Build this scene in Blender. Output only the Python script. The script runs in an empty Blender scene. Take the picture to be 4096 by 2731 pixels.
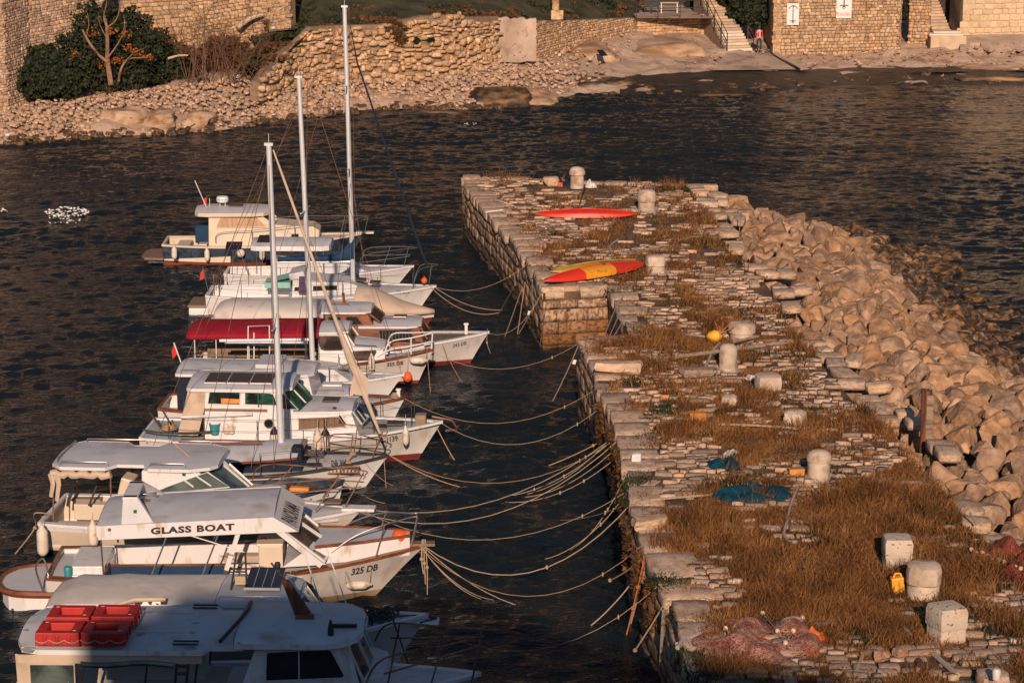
import bpy, bmesh, math, random
import numpy as np
from mathutils import Vector, Matrix, noise
R = math.radians
rnd = random.Random(7)
SC = bpy.context.scene
COL = SC.collection
# ------------------------------------------------------------------ camera
F, TH, HC, CX, CY = 9700.0, R(12.6), 17.6, 2048.0, 1365.5
CT, ST = math.cos(TH), math.sin(TH)
cd = bpy.data.cameras.new('camera'); cam = bpy.data.objects.new('camera', cd); COL.objects.link(cam)
cam.location = (0, 0, HC); cam.rotation_euler = (R(90) - TH, 0, 0)
cd.sensor_width = 36; cd.lens = 36 * F / 4096; cd.clip_end = 2000; cd.clip_start = .5
SC.camera = cam
# ------------------------------------------------------------------ sun, sky, exposure
SUN_EL, SUN_AZ = R(21.7), R(-.9)          # the sun stands behind the camera
ANTI = Vector((math.sin(SUN_AZ) * math.cos(SUN_EL), math.cos(SUN_AZ) * math.cos(SUN_EL), -math.sin(SUN_EL)))
sl = bpy.data.lights.new('sun', 'SUN'); sl.energy = 5.0; sl.angle = R(.55); sl.color = (1, .72, .51)
so = bpy.data.objects.new('sun', sl); COL.objects.link(so)
so.rotation_euler = ANTI.to_track_quat('-Z', 'Y').to_euler(); so.location = (0, -20, 40)
wd = bpy.data.worlds.new('World'); SC.world = wd; wd.use_nodes = True
nt = wd.node_tree; nt.nodes.clear()
sk = nt.nodes.new('ShaderNodeTexSky'); sk.sky_type = 'NISHITA'; sk.sun_disc = False
sk.sun_elevation = SUN_EL; sk.sun_rotation = R(180) + SUN_AZ; sk.air_density = 1.0; sk.dust_density = .3; sk.ozone_density = 2.5
bg = nt.nodes.new('ShaderNodeBackground'); bg.inputs[1].default_value = .065
wo = nt.nodes.new('ShaderNodeOutputWorld')
nt.links.new(sk.outputs[0], bg.inputs[0]); nt.links.new(bg.outputs[0], wo.inputs[0])
SC.view_settings.view_transform = 'Standard'; SC.view_settings.look = 'None'
SC.view_settings.exposure = -.02; SC.view_settings.gamma = 1; SC.view_settings.use_curve_mapping = False
SC.cycles.max_bounces = 6; SC.cycles.transparent_max_bounces = 6

def ray(px, py):
    x, y = (px - CX) / F, (py - CY) / F
    return Vector((x, CT - y * ST, -ST - y * CT))
def P(px, py, z=0.0):                       # point of height z seen at a place of the photograph
    d = ray(px, py); t = (z - HC) / d.z
    return Vector((d.x * t, d.y * t, z))
def PY(px, py, Y):                          # the same at a given distance
    d = ray(px, py); t = Y / d.y
    return Vector((d.x * t, Y, HC + d.z * t))
def proj(v):
    x, y, z = v[0], v[1], v[2] - HC
    D = y * CT - z * ST
    return CX + F * x / D, CY + F * (-(z * CT) - y * ST) / D

# ------------------------------------------------------------------ materials
def N(nt, t, **k):
    n = nt.nodes.new(t)
    for a, b in k.items(): setattr(n, a, b)
    return n
MATS = {}
def mat(name, c, rough=.6, var=.15, scale=3.0, c2=None, bump=0.0, bscale=20, metal=0, spec=.5, rand=0.0,
        dark=None, dscale=1.5, dpos=.62, stretch=(1, 1, 1), coat=0, world=False, dsoft=.08, trans=0, fdark=None, fscale=30, fpos=.68):
    m = bpy.data.materials.new(name); m.use_nodes = True; nt = m.node_tree; L = nt.links.new
    b = nt.nodes['Principled BSDF']
    b.inputs['Roughness'].default_value = rough; b.inputs['Metallic'].default_value = metal
    b.inputs['Specular IOR Level'].default_value = spec
    if coat: b.inputs['Coat Weight'].default_value = coat
    if trans: b.inputs['Transmission Weight'].default_value = trans
    if world:
        tc = N(nt, 'ShaderNodeNewGeometry'); src = tc.outputs['Position']
    else:
        tc = N(nt, 'ShaderNodeTexCoord'); src = tc.outputs['Object']
        oi = N(nt, 'ShaderNodeObjectInfo')
        ad = N(nt, 'ShaderNodeVectorMath', operation='MULTIPLY_ADD')
        ad.inputs[1].default_value = (1, 1, 1)
        cmb = N(nt, 'ShaderNodeCombineXYZ')
        mu = N(nt, 'ShaderNodeMath', operation='MULTIPLY'); mu.inputs[1].default_value = 37.0
        L(oi.outputs['Random'], mu.inputs[0])
        for i in range(3): L(mu.outputs[0], cmb.inputs[i])
        L(src, ad.inputs[0]); L(cmb.outputs[0], ad.inputs[2]); src = ad.outputs[0]
    mp = N(nt, 'ShaderNodeMapping'); mp.inputs['Scale'].default_value = stretch
    L(src, mp.inputs[0]); src = mp.outputs[0]
    c = tuple(c); c2 = c2 or c
    no = N(nt, 'ShaderNodeTexNoise'); no.inputs['Scale'].default_value = scale; no.inputs['Detail'].default_value = 5
    L(src, no.inputs['Vector'])
    cr = N(nt, 'ShaderNodeValToRGB'); e = cr.color_ramp.elements
    e[0].position = .3; e[1].position = .7
    e[0].color = tuple(v * (1 - var) for v in c) + (1,); e[1].color = tuple(min(1, v * (1 + var)) for v in c2) + (1,)
    L(no.outputs['Fac'], cr.inputs[0]); out = cr.outputs[0]
    def mask(cc, sc, pos, out, soft, det=6):
        n2 = N(nt, 'ShaderNodeTexNoise'); n2.inputs['Scale'].default_value = sc; n2.inputs['Detail'].default_value = det
        L(src, n2.inputs['Vector'])
        r2 = N(nt, 'ShaderNodeValToRGB'); r2.color_ramp.elements[0].position = pos - soft; r2.color_ramp.elements[1].position = pos + soft
        L(n2.outputs['Fac'], r2.inputs[0])
        mx = N(nt, 'ShaderNodeMix', data_type='RGBA'); L(r2.outputs[0], mx.inputs[0]); L(out, mx.inputs[6])
        mx.inputs[7].default_value = tuple(cc) + (1,)
        return mx.outputs[2]
    if dark: out = mask(dark, dscale, dpos, out, dsoft)
    if fdark: out = mask(fdark, fscale, fpos, out, .03, 3)
    if rand:
        oi2 = N(nt, 'ShaderNodeObjectInfo'); gi = N(nt, 'ShaderNodeNewGeometry')
        sm_ = N(nt, 'ShaderNodeMath', operation='ADD'); L(oi2.outputs['Random'], sm_.inputs[0]); L(gi.outputs['Random Per Island'], sm_.inputs[1])
        fr_ = N(nt, 'ShaderNodeMath', operation='FRACT'); L(sm_.outputs[0], fr_.inputs[0])
        mr = N(nt, 'ShaderNodeMapRange'); mr.inputs[3].default_value = 1 - rand; mr.inputs[4].default_value = 1 + rand
        L(fr_.outputs[0], mr.inputs[0])
        hs = N(nt, 'ShaderNodeHueSaturation'); L(mr.outputs[0], hs.inputs['Value']); L(out, hs.inputs['Color'])
        m2 = N(nt, 'ShaderNodeMath', operation='MULTIPLY_ADD'); m2.inputs[1].default_value = rand * 1.0; m2.inputs[2].default_value = 1 - rand * .5
        fr = N(nt, 'ShaderNodeMath', operation='FRACT'); m7 = N(nt, 'ShaderNodeMath', operation='MULTIPLY'); m7.inputs[1].default_value = 7.3
        L(fr_.outputs[0], m7.inputs[0]); L(m7.outputs[0], fr.inputs[0]); L(fr.outputs[0], m2.inputs[0]); L(m2.outputs[0], hs.inputs['Saturation'])
        out = hs.outputs[0]
    L(out, b.inputs['Base Color'])
    if bump:
        n3 = N(nt, 'ShaderNodeTexNoise'); n3.inputs['Scale'].default_value = bscale; n3.inputs['Detail'].default_value = 6
        L(src, n3.inputs['Vector'])
        bp = N(nt, 'ShaderNodeBump'); bp.inputs['Strength'].default_value = 1; bp.inputs['Distance'].default_value = bump
        L(n3.outputs['Fac'], bp.inputs['Height']); L(bp.outputs[0], b.inputs['Normal'])
    MATS[name] = m
    return m
M = MATS
mat('white_paint', (.66, .665, .70), .35, .05, 2, dark=(.47, .38, .30), dscale=4, dpos=.66, coat=.2, stretch=(1, 1, .35))
mat('cream_paint', (.60, .52, .43), .4, .06, 2, dark=(.45, .34, .24), dscale=4, dpos=.72)
mat('old_white', (.55, .53, .53), .5, .10, 2.5, dark=(.36, .30, .24), dscale=2.6, dpos=.66, stretch=(1, 1, .3), dsoft=.12)
mat('deck_grey', (.50, .52, .57), .55, .10, 1.2, dark=(.33, .30, .28), dscale=1.6, dpos=.64, dsoft=.12, fdark=(.34, .24, .16), fscale=5, fpos=.76)
mat('deck_white', (.53, .54, .57), .5, .06, 2, dark=(.36, .34, .33), dscale=3, dpos=.7)
mat('deck_teal', (.36, .44, .46), .55, .08, 2, dark=(.25, .29, .29), dscale=3, dpos=.68)
mat('deck_brown', (.15, .12, .11), .8, .15, 3)
mat('navy_paint', (.02, .035, .06), .35, .25, 4, c2=(.05, .075, .11), coat=.3, dark=(.10, .12, .15), dscale=5, dpos=.66)
mat('green_paint', (.012, .075, .05), .4, .15, 3)
mat('red_boot', (.16, .022, .02), .6, .25, 4, dark=(.05, .02, .02), dpos=.6)
mat('orange_boot', (.30, .06, .02), .6, .25, 4)
mat('dark_boot', (.02, .025, .03), .6, .25, 4)
mat('ochre_boot', (.30, .2, .11), .7, .25, 4, dark=(.1, .06, .04), dpos=.58)
mat('red_canvas', (.30, .012, .028), .8, .12, 3, bump=.004, bscale=6, spec=.2)
mat('blue_canvas', (.015, .045, .10), .8, .15, 3, bump=.006, bscale=5, spec=.2)
mat('navy_canvas', (.012, .02, .04), .8, .15, 3, spec=.2)
mat('beige_canvas', (.50, .40, .32), .85, .10, 2.5, dark=(.36, .27, .2), dpos=.66, bump=.006, bscale=5, spec=.2)
mat('white_tarp', (.55, .51, .48), .75, .08, 1.5, dark=(.36, .31, .28), dscale=1.6, dpos=.66, bump=.015, bscale=2.5, spec=.25, dsoft=.12)
mat('varnish', (.19, .06, .025), .4, .35, 5, stretch=(.5, 3, 3), coat=.3, dark=(.07, .025, .015), dpos=.6)
mat('teak', (.20, .13, .09), .7, .25, 6, stretch=(.3, 3, 3))
mat('old_wood', (.26, .19, .14), .85, .3, 4, stretch=(.4, 5, 5), bump=.006, bscale=12, dark=(.08, .05, .04))
mat('pale_wood', (.50, .38, .26), .8, .2, 4, stretch=(.4, 5, 5))
mat('red_wood', (.20, .065, .03), .8, .35, 4, stretch=(6, 6, .5), bump=.01, bscale=10, dark=(.05, .025, .02), dpos=.55)
mat('glass_dark', (.02, .022, .026), .06, .3, 2, spec=.6)
mat('glass_brown', (.10, .07, .06), .1, .5, 2.5, spec=.6, dark=(.03, .02, .02), dpos=.5)
mat('glass_green', (.015, .06, .04), .08, .6, 4, spec=.6, dark=(.01, .015, .015), dpos=.5, dsoft=.02)
mat('glass_grey', (.09, .12, .115), .07, .35, 1.6, spec=.6, dark=(.03, .04, .045), dpos=.55)
mat('curtain_tan', (.42, .26, .17), .8, .15, 2, c2=(.46, .30, .2), stretch=(6, 6, .6))
mat('curtain_brown', (.17, .10, .065), .8, .3, 2, stretch=(9, 9, .6))
mat('steel', (.55, .52, .50), .28, .15, 8, metal=.9)
mat('rusty_steel', (.26, .15, .10), .6, .3, 9, metal=.4, dark=(.12, .05, .03), dpos=.55)
mat('dark_metal', (.035, .033, .035), .5, .2, 8)
mat('alu', (.62, .65, .70), .4, .06, 5, metal=.25)
mat('black_rubber', (.015, .015, .017), .6, .2, 5)
mat('red_plastic', (.42, .014, .012), .5, .12, 5, dark=(.30, .012, .012), dscale=3, dpos=.6)
mat('orange_plastic', (.75, .11, .02), .4, .12, 5)
mat('yellow_plastic', (.75, .36, .03), .5, .15, 5, dark=(.4, .18, .03), dpos=.68)
mat('amber_plastic', (.62, .24, .05), .6, .15, 5, dark=(.35, .14, .04), dpos=.66)
mat('kayak_red', (.62, .035, .015), .35, .12, 3)
mat('kayak_yellow', (.72, .30, .02), .4, .1, 3)
mat('kayak_olive', (.38, .27, .05), .5, .15, 3)
mat('kayak_green', (.08, .13, .08), .5, .15, 3)
mat('fender_white', (.62, .56, .50), .55, .1, 4, dark=(.32, .24, .18), dscale=5, dpos=.62)
mat('rope_pale', (.36, .27, .19), .9, .25, 30, bump=.004, bscale=60)
mat('rope_grey', (.34, .30, .28), .9, .25, 30, bump=.004, bscale=60)
mat('rope_tan', (.38, .24, .13), .9, .3, 30)
mat('rope_dark', (.05, .045, .045), .9, .3, 30)
mat('rope_orange', (.40, .13, .04), .9, .3, 30)
mat('teal_tarp', (.004, .045, .075), .85, .3, 6, bump=.05, bscale=16, spec=.15, dark=(.02, .08, .10), dscale=7, dpos=.66)
mat('teal_bucket', (.03, .25, .29), .5, .1, 5)
mat('mint', (.22, .48, .42), .6, .1, 5)
mat('purple_cloth', (.07, .04, .09), .8, .3, 5)
mat('solar', (.018, .017, .022), .2, .3, 30, spec=.6)
mat('solar_brown', (.055, .042, .04), .3, .3, 12, spec=.5)
mat('print_black', (.02, .02, .024), .6, .1, 5)
mat('print_dkred', (.09, .02, .025), .6, .1, 5)
mat('print_teal', (.06, .13, .15), .6, .1, 5)
mat('print_red', (.5, .03, .03), .6, .1, 5)
mat('sign_white', (.66, .67, .69), .5, .03, 3)
mat('green_lens', (.01, .12, .06), .3, .1, 5)
mat('signal_red', (.5, .02, .02), .5, .1, 5)
# stone and ground
mat('coping_stone', (.45, .31, .215), .85, .16, 2.2, c2=(.55, .40, .29), bump=.02, bscale=7, dark=(.24, .17, .12), dscale=1.8, dpos=.64, rand=.16, fdark=(.12, .09, .07), fscale=16, fpos=.70)
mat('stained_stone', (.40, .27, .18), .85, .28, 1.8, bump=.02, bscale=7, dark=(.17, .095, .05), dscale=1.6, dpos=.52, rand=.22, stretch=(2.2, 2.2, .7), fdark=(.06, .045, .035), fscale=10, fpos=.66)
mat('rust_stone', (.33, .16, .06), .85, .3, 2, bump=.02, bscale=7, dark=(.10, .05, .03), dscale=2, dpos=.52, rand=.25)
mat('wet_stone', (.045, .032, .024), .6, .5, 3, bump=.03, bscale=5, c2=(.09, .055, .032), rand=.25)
mat('ledge_wet', (.012, .011, .011), .55, .5, 1.5, bump=.08, bscale=2.5, c2=(.035, .026, .02), dark=(.10, .06, .035), dscale=.9, dpos=.68)
mat('paving', (.42, .28, .19), .95, .22, 3, c2=(.54, .385, .28), bump=.03, bscale=8, dark=(.16, .11, .075), dscale=3, dpos=.58, rand=.30)
mat('boulder', (.245, .145, .085), .95, .2, 1.6, c2=(.38, .24, .15), bump=.05, bscale=4, rand=.24, dark=(.23, .14, .09), dscale=1.1, dpos=.58, dsoft=.05, fdark=(.12, .08, .055), fscale=9, fpos=.70)
mat('boulder_wet', (.07, .042, .025), .7, .5, 2.5, c2=(.22, .12, .05), bump=.04, bscale=5, rand=.3, dark=(.025, .018, .014), dscale=2, dpos=.5)
mat('bollard_stone', (.46, .36, .28), .85, .16, 2.5, c2=(.54, .445, .37), bump=.015, bscale=12, rand=.07, dark=(.30, .19, .12), dscale=3, dpos=.60, dsoft=.10, fdark=(.15, .11, .09), fscale=17, fpos=.68)
mat('bollard_pitted', (.52, .44, .37), .85, .1, 2.5, bump=.02, bscale=12, rand=.05, dark=(.46, .33, .23), dscale=2.5, dpos=.66, fdark=(.09, .07, .06), fscale=11, fpos=.655)
mat('rubble_stone', (.36, .22, .12), .9, .28, 3, c2=(.54, .37, .23), bump=.02, bscale=8, rand=.28, dark=(.28, .13, .06), dscale=2.6, dpos=.62)
mat('shore_stone', (.34, .22, .145), .9, .25, 3, c2=(.50, .35, .25), bump=.02, bscale=8, rand=.26, dark=(.27, .17, .11), dscale=2, dpos=.62)
mat('wall_block', (.36, .23, .13), .9, .25, 2.5, c2=(.50, .345, .215), bump=.02, bscale=8, rand=.25, dark=(.28, .15, .08), dscale=2, dpos=.62)
mat('fine_block', (.54, .40, .26), .85, .1, 2.5, c2=(.58, .45, .31), bump=.01, bscale=8, rand=.12, dark=(.44, .26, .13), dscale=1.5, dpos=.64)
mat('mortar', (.22, .15, .10), .95, .3, 4, bump=.02, bscale=10)
mat('pale_mortar', (.50, .38, .28), .95, .12, 4)
mat('dark_joint', (.05, .035, .028), .95, .4, 5, bump=.02, bscale=10)
mat('shore_ground', (.43, .30, .215), .95, .16, .5, c2=(.50, .37, .28), bump=.10, bscale=3, world=True, dark=(.27, .16, .10), dscale=.8, dpos=.60, fdark=(.15, .09, .06), fscale=2.6, fpos=.69)
mat('pale_rock', (.38, .245, .15), .9, .2, .9, c2=(.50, .355, .25), bump=.16, bscale=2.2, dark=(.24, .13, .065), dscale=1.1, dpos=.54, fdark=(.14, .09, .06), fscale=3, fpos=.70)
mat('concrete', (.38, .28, .21), .9, .16, .6, c2=(.46, .345, .275), bump=.05, bscale=3, dark=(.24, .16, .11), fdark=(.16, .10, .07), fscale=4, fpos=.68, dscale=.9, dpos=.62)
mat('stain_grey', (.30, .31, .33), .6, .1, 3)
mat('stain_rust', (.33, .24, .18), .6, .3, 8, dark=(.22, .13, .08), dscale=9, dpos=.5)
mat('pier_soil', (.075, .045, .026), .95, .4, 1.6, c2=(.14, .085, .05), bump=.05, bscale=6, world=True, dark=(.04, .035, .022), dscale=1.1, dpos=.56)
mat('pale_steps', (.60, .51, .43), .85, .1, 2, rand=.15)
mat('step_stone', (.46, .34, .24), .85, .15, 2, rand=.2)
mat('hill_ground', (.03, .028, .018), .95, .3, .15, c2=(.05, .042, .026), bump=.3, bscale=.5, world=True, dark=(.15, .10, .07), dscale=.10, dpos=.67)
mat('dark_grass', (.022, .028, .014), .9, .5, .8, c2=(.05, .045, .02), world=True, bump=.1, bscale=3)
def leafmat(name, cols, sub=.0, sc=1.5):
    m = bpy.data.materials.new(name); m.use_nodes = True; nt = m.node_tree; L = nt.links.new
    b = nt.nodes['Principled BSDF']; b.inputs['Roughness'].default_value = .75; b.inputs['Specular IOR Level'].default_value = .2
    g = N(nt, 'ShaderNodeNewGeometry'); cr = N(nt, 'ShaderNodeValToRGB')
    no = N(nt, 'ShaderNodeTexNoise'); no.inputs['Scale'].default_value = sc; L(g.outputs['Position'], no.inputs['Vector'])
    ma = N(nt, 'ShaderNodeMath', operation='MULTIPLY_ADD'); ma.inputs[1].default_value = .45
    m3 = N(nt, 'ShaderNodeMath', operation='MULTIPLY_ADD'); m3.inputs[1].default_value = 1.3; m3.inputs[2].default_value = -.38
    L(no.outputs['Fac'], m3.inputs[0]); L(g.outputs['Random Per Island'], ma.inputs[0]); L(m3.outputs[0], ma.inputs[2])
    L(ma.outputs[0], cr.inputs[0]); el = cr.color_ramp.elements
    while len(el) < len(cols): el.new(.5)
    for i, c in enumerate(cols): el[i].position = i / (len(cols) - 1); el[i].color = tuple(c) + (1,)
    L(cr.outputs[0], b.inputs['Base Color']); MATS[name] = m
    if sub:
        tr = N(nt, 'ShaderNodeBsdfTranslucent'); L(cr.outputs[0], tr.inputs[0]); mx = N(nt, 'ShaderNodeMixShader'); mx.inputs[0].default_value = sub
        o = nt.nodes['Material Output']; L(b.outputs[0], mx.inputs[1]); L(tr.outputs[0], mx.inputs[2]); L(mx.outputs[0], o.inputs[0])
leafmat('dry_grass', [(.05, .024, .012), (.13, .06, .024), (.25, .115, .042), (.36, .175, .065), (.50, .28, .12)], .2, .9)
leafmat('dry_scrub', [(.05, .028, .016), (.11, .055, .026), (.18, .09, .04)], .1, 3)
leafmat('green_weed', [(.010, .016, .010), (.028, .038, .018), (.075, .075, .03)], .1)
leafmat('evergreen', [(.008, .013, .010), (.018, .026, .016), (.035, .045, .022), (.055, .06, .03)], .1)
leafmat('autumn_leaf', [(.35, .10, .02), (.5, .18, .04)], .3)
leafmat('twig', [(.05, .025, .018), (.12, .065, .045), (.2, .12, .085)])
mat('bark', (.26, .15, .10), .9, .3, 5, dark=(.10, .06, .05), dpos=.55)
mat('skin', (.45, .27, .2), .6, .05, 5)
mat('jeans', (.02, .03, .05), .8, .2, 8)
mat('hair', (.02, .013, .01), .7, .2, 8)
mat('jacket_red', (.42, .012, .018), .7, .1, 5)
mat('net_pink', (.34, .17, .12), .95, .3, 9, bump=.05, bscale=30, fdark=(.05, .025, .02), fscale=34, fpos=.56, dark=(.28, .07, .04), dscale=3, dpos=.58, c2=(.5, .26, .2))
mat('net_red', (.26, .05, .03), .95, .35, 12, bump=.05, bscale=30, fdark=(.04, .015, .015), fscale=30, fpos=.57, dark=(.1, .03, .03), dpos=.6)
mat('net_orange', (.55, .12, .03), .95, .3, 12, bump=.03, bscale=25)
mat('float_cork', (.62, .5, .38), .8, .15, 6)

# ------------------------------------------------------------------ mesh builder
def link(o, parent=None):
    COL.objects.link(o)
    if parent is not None: o.parent = parent
    return o
class MB:
    def __init__(s): s.v = []; s.f = []; s.sm = []
    def add(s, vs, fs, smooth=False):
        n = len(s.v); s.v += [tuple(v) for v in vs]
        for f in fs: s.f.append(tuple(n + i for i in f)); s.sm.append(smooth)
        return s
    def box(s, c, d, rz=0, rx=0, ry=0):
        hx, hy, hz = d[0] / 2, d[1] / 2, d[2] / 2
        m = Matrix.Rotation(rz, 3, 'Z') @ Matrix.Rotation(ry, 3, 'Y') @ Matrix.Rotation(rx, 3, 'X'); c = Vector(c)
        vs = [c + m @ Vector((x * hx, y * hy, z * hz)) for z in (-1, 1) for x, y in ((-1, -1), (1, -1), (1, 1), (-1, 1))]
        return s.add(vs, [(3, 2, 1, 0), (4, 5, 6, 7), (0, 1, 5, 4), (1, 2, 6, 5), (2, 3, 7, 6), (3, 0, 4, 7)])
    def prism(s, poly, z0, z1, inset=0):
        n = len(poly); cx = sum(p[0] for p in poly) / n; cy = sum(p[1] for p in poly) / n
        top = [(p[0] + (cx - p[0]) * inset, p[1] + (cy - p[1]) * inset, (z1(*p) if callable(z1) else z1)) for p in poly]
        bot = [(p[0], p[1], (z0(*p) if callable(z0) else z0)) for p in poly]
        fs = [tuple(range(n))[::-1], tuple(range(n, 2 * n))] + [(i, (i + 1) % n, n + (i + 1) % n, n + i) for i in range(n)]
        return s.add(bot + top, fs)
    def quad(s, *p, th=0, n=None):              # a plate of some thickness
        p = [Vector(q) for q in p]; k = len(p)
        if not th: return s.add(p, [tuple(range(k))])
        n = n or (p[1] - p[0]).cross(p[2] - p[0]).normalized()
        q = [a + n * th for a in p]
        return s.add(p + q, [tuple(range(k))[::-1], tuple(range(k, 2 * k))] + [(i, (i + 1) % k, k + (i + 1) % k, k + i) for i in range(k)])
    def tube(s, path, r, seg=6, closed=False, smooth=True, rad=None, cap=True):
        pts = [Vector(p) for p in path]; n = len(pts)
        if n < 2: return s
        rings = []; up = Vector((0, 0, 1))
        prev = None
        for i in range(n):
            a = pts[i - 1] if i or closed else pts[i]; b = pts[(i + 1) % n] if i < n - 1 or closed else pts[i]
            d = (b - a)
            d = d.normalized() if d.length > 1e-9 else Vector((1, 0, 0))
            if prev is None: x = d.cross(up if abs(d.z) < .9 else Vector((1, 0, 0))).normalized()
            else: x = (prev - d * prev.dot(d)).normalized()
            prev = x; y = d.cross(x)
            rr = rad[i] if rad else r
            rings.append([pts[i] + (x * math.cos(2 * math.pi * k / seg) + y * math.sin(2 * math.pi * k / seg)) * rr for k in range(seg)])
        vs = [v for q in rings for v in q]; fs = []
        for i in range(n if closed else n - 1):
            j = (i + 1) % n
            for k in range(seg): l = (k + 1) % seg; fs.append((i * seg + k, i * seg + l, j * seg + l, j * seg + k))
        if not closed and cap: fs += [tuple(range(seg))[::-1], tuple((n - 1) * seg + k for k in range(seg))]
        return s.add(vs, fs, smooth)
    def lathe(s, prof, c=(0, 0, 0), seg=16, sq=0, axis='Z', jit=0, seed=0):
        c = Vector(c); vs = []; rr = random.Random(seed)
        for r, z in prof:
            for k in range(seg):
                a = 2 * math.pi * (k + .5) / seg; ca, sa = math.cos(a), math.sin(a)
                q = 1
                if sq: m_ = max(abs(ca), abs(sa)); q = (1 - sq) + sq / m_
                j = 1 + rr.uniform(-jit, jit)
                p = Vector((r * q * ca * j, r * q * sa * j, z + rr.uniform(-jit, jit) * .3 * r))
                if axis == 'X': p = Vector((p.z, p.x, p.y))
                if axis == 'Y': p = Vector((p.x, p.z, p.y))
                vs.append(c + p)
        n = len(prof); fs = []
        for i in range(n - 1):
            for k in range(seg): l = (k + 1) % seg; fs.append((i * seg + k, i * seg + l, (i + 1) * seg + l, (i + 1) * seg + k))
        fs += [tuple(range(seg))[::-1], tuple((n - 1) * seg + k for k in range(seg))]
        return s.add(vs, fs, True)
    def loft(s, rows, closed=False, smooth=True):
        n = len(rows[0]); vs = [v for r in rows for v in r]; fs = []
        for i in range(len(rows) - 1):
            for k in range(n if closed else n - 1):
                l = (k + 1) % n; fs.append((i * n + k, i * n + l, (i + 1) * n + l, (i + 1) * n + k))
        return s.add(vs, fs, smooth)
    def mesh(s, name, m=None):
        me = bpy.data.meshes.new(name); me.from_pydata(s.v, [], s.f)
        me.polygons.foreach_set('use_smooth', s.sm)
        if m is not None: me.materials.append(M[m] if isinstance(m, str) else m)
        me.update(); return me
    def build(s, name, m, parent=None, bevel=0, sharp=True):
        me = s.mesh(name, m)
        if sharp and any(s.sm):
            try: me.set_sharp_from_angle(angle=R(40))
            except Exception: pass
        o = bpy.data.objects.new(name, me); link(o, parent)
        if bevel:
            md = o.modifiers.new('bevel', 'BEVEL'); md.width = bevel; md.segments = 2; md.limit_method = 'ANGLE'; md.angle_limit = R(35)
        return o
def tag(o, label=None, cat=None, group=None, kind=None):
    if label: o['label'] = label
    if cat: o['category'] = cat
    if group: o['group'] = group
    if kind: o['kind'] = kind
    return o
def empty(name, loc=(0, 0, 0), rz=0, label=None, cat=None, group=None, kind=None):
    o = bpy.data.objects.new(name, None); COL.objects.link(o); o.location = loc; o.rotation_euler = (0, 0, rz); o.empty_display_size = .2
    return tag(o, label, cat, group, kind)
def part(name, m, parent, bevel=0, **k):
    return _Part(name, m, parent, bevel)
class _Part(MB):                                 # a builder that is linked on leaving the with-block
    def __init__(s, name, m, parent, bevel=0): MB.__init__(s); s.a = (name, m, parent, bevel)
    def __enter__(s): return s
    def __exit__(s, *e):
        if s.v and not e[0]: s.o = MB.build(s, *s.a)
def inst(me, name, parent, loc, rot=(0, 0, 0), sc=(1, 1, 1)):
    o = bpy.data.objects.new(name, me); COL.objects.link(o); o.location = loc; o.rotation_euler = rot; o.scale = sc
    if parent is not None: o.parent = parent
    return o
def npmesh(name, m, V, Fc, parent=None, smooth=False):
    V = np.asarray(V, dtype=np.float32); Fc = np.asarray(Fc, dtype=np.int32)
    me = bpy.data.meshes.new(name); k = Fc.shape[1]
    me.vertices.add(len(V)); me.vertices.foreach_set('co', V.ravel())
    me.loops.add(Fc.size); me.loops.foreach_set('vertex_index', Fc.ravel())
    me.polygons.add(len(Fc)); me.polygons.foreach_set('loop_start', np.arange(len(Fc), dtype=np.int32) * k)
    try: me.polygons.foreach_set('loop_total', np.full(len(Fc), k, dtype=np.int32))
    except Exception: pass
    if smooth: me.polygons.foreach_set('use_smooth', np.ones(len(Fc), dtype=bool))
    me.update(calc_edges=True); me.validate()
    if m: me.materials.append(M[m])
    o = bpy.data.objects.new(name, me); link(o, parent); return o
def catmull(p, n=6, closed=False):
    p = [Vector(q) for q in p]; out = []; k = len(p)
    if k < 3: return p
    for i in range(k - 1):
        a, b, c, d = p[max(i - 1, 0)], p[i], p[i + 1], p[min(i + 2, k - 1)]
        for j in range(n):
            t = j / n; out.append(.5 * ((2 * b) + (c - a) * t + (2 * a - 5 * b + 4 * c - d) * t * t + (3 * b - a - 3 * c + d) * t ** 3))
    return out + [p[-1]]
def sag(a, b, s, n=10):
    a, b = Vector(a), Vector(b)
    return [a.lerp(b, i / n) - Vector((0, 0, s * 4 * (i / n) * (1 - i / n))) for i in range(n + 1)]
# a rough stone: a cube-sphere squashed into a block and roughened
def stone_mesh(name, m, seed, k=.55, rough=.14, cuts=2, facet=0):
    bm = bmesh.new(); bmesh.ops.create_cube(bm, size=2)
    if cuts: bmesh.ops.subdivide_edges(bm, edges=bm.edges[:], cuts=cuts, use_grid_fill=True)
    r = random.Random(seed); off = Vector((r.uniform(0, 50), r.uniform(0, 50), r.uniform(0, 50)))
    pl = []
    for _ in range(facet):
        n = Vector((r.gauss(0, 1), r.gauss(0, 1), r.gauss(0, 1))).normalized(); pl.append((n, r.uniform(.62, .95)))
    for v in bm.verts:
        s = v.co.normalized() * 1.05; v.co = v.co.lerp(s, k)
        for n, d in pl:
            h = v.co.dot(n)
            if h > d: v.co -= n * (h - d)
        v.co += noise.noise_vector(v.co * .9 + off) * rough
    me = bpy.data.meshes.new(name); bm.to_mesh(me); bm.free(); me.materials.append(M[m])
    if facet == 0: me.polygons.foreach_set('use_smooth', [True] * len(me.polygons))
    return me
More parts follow.
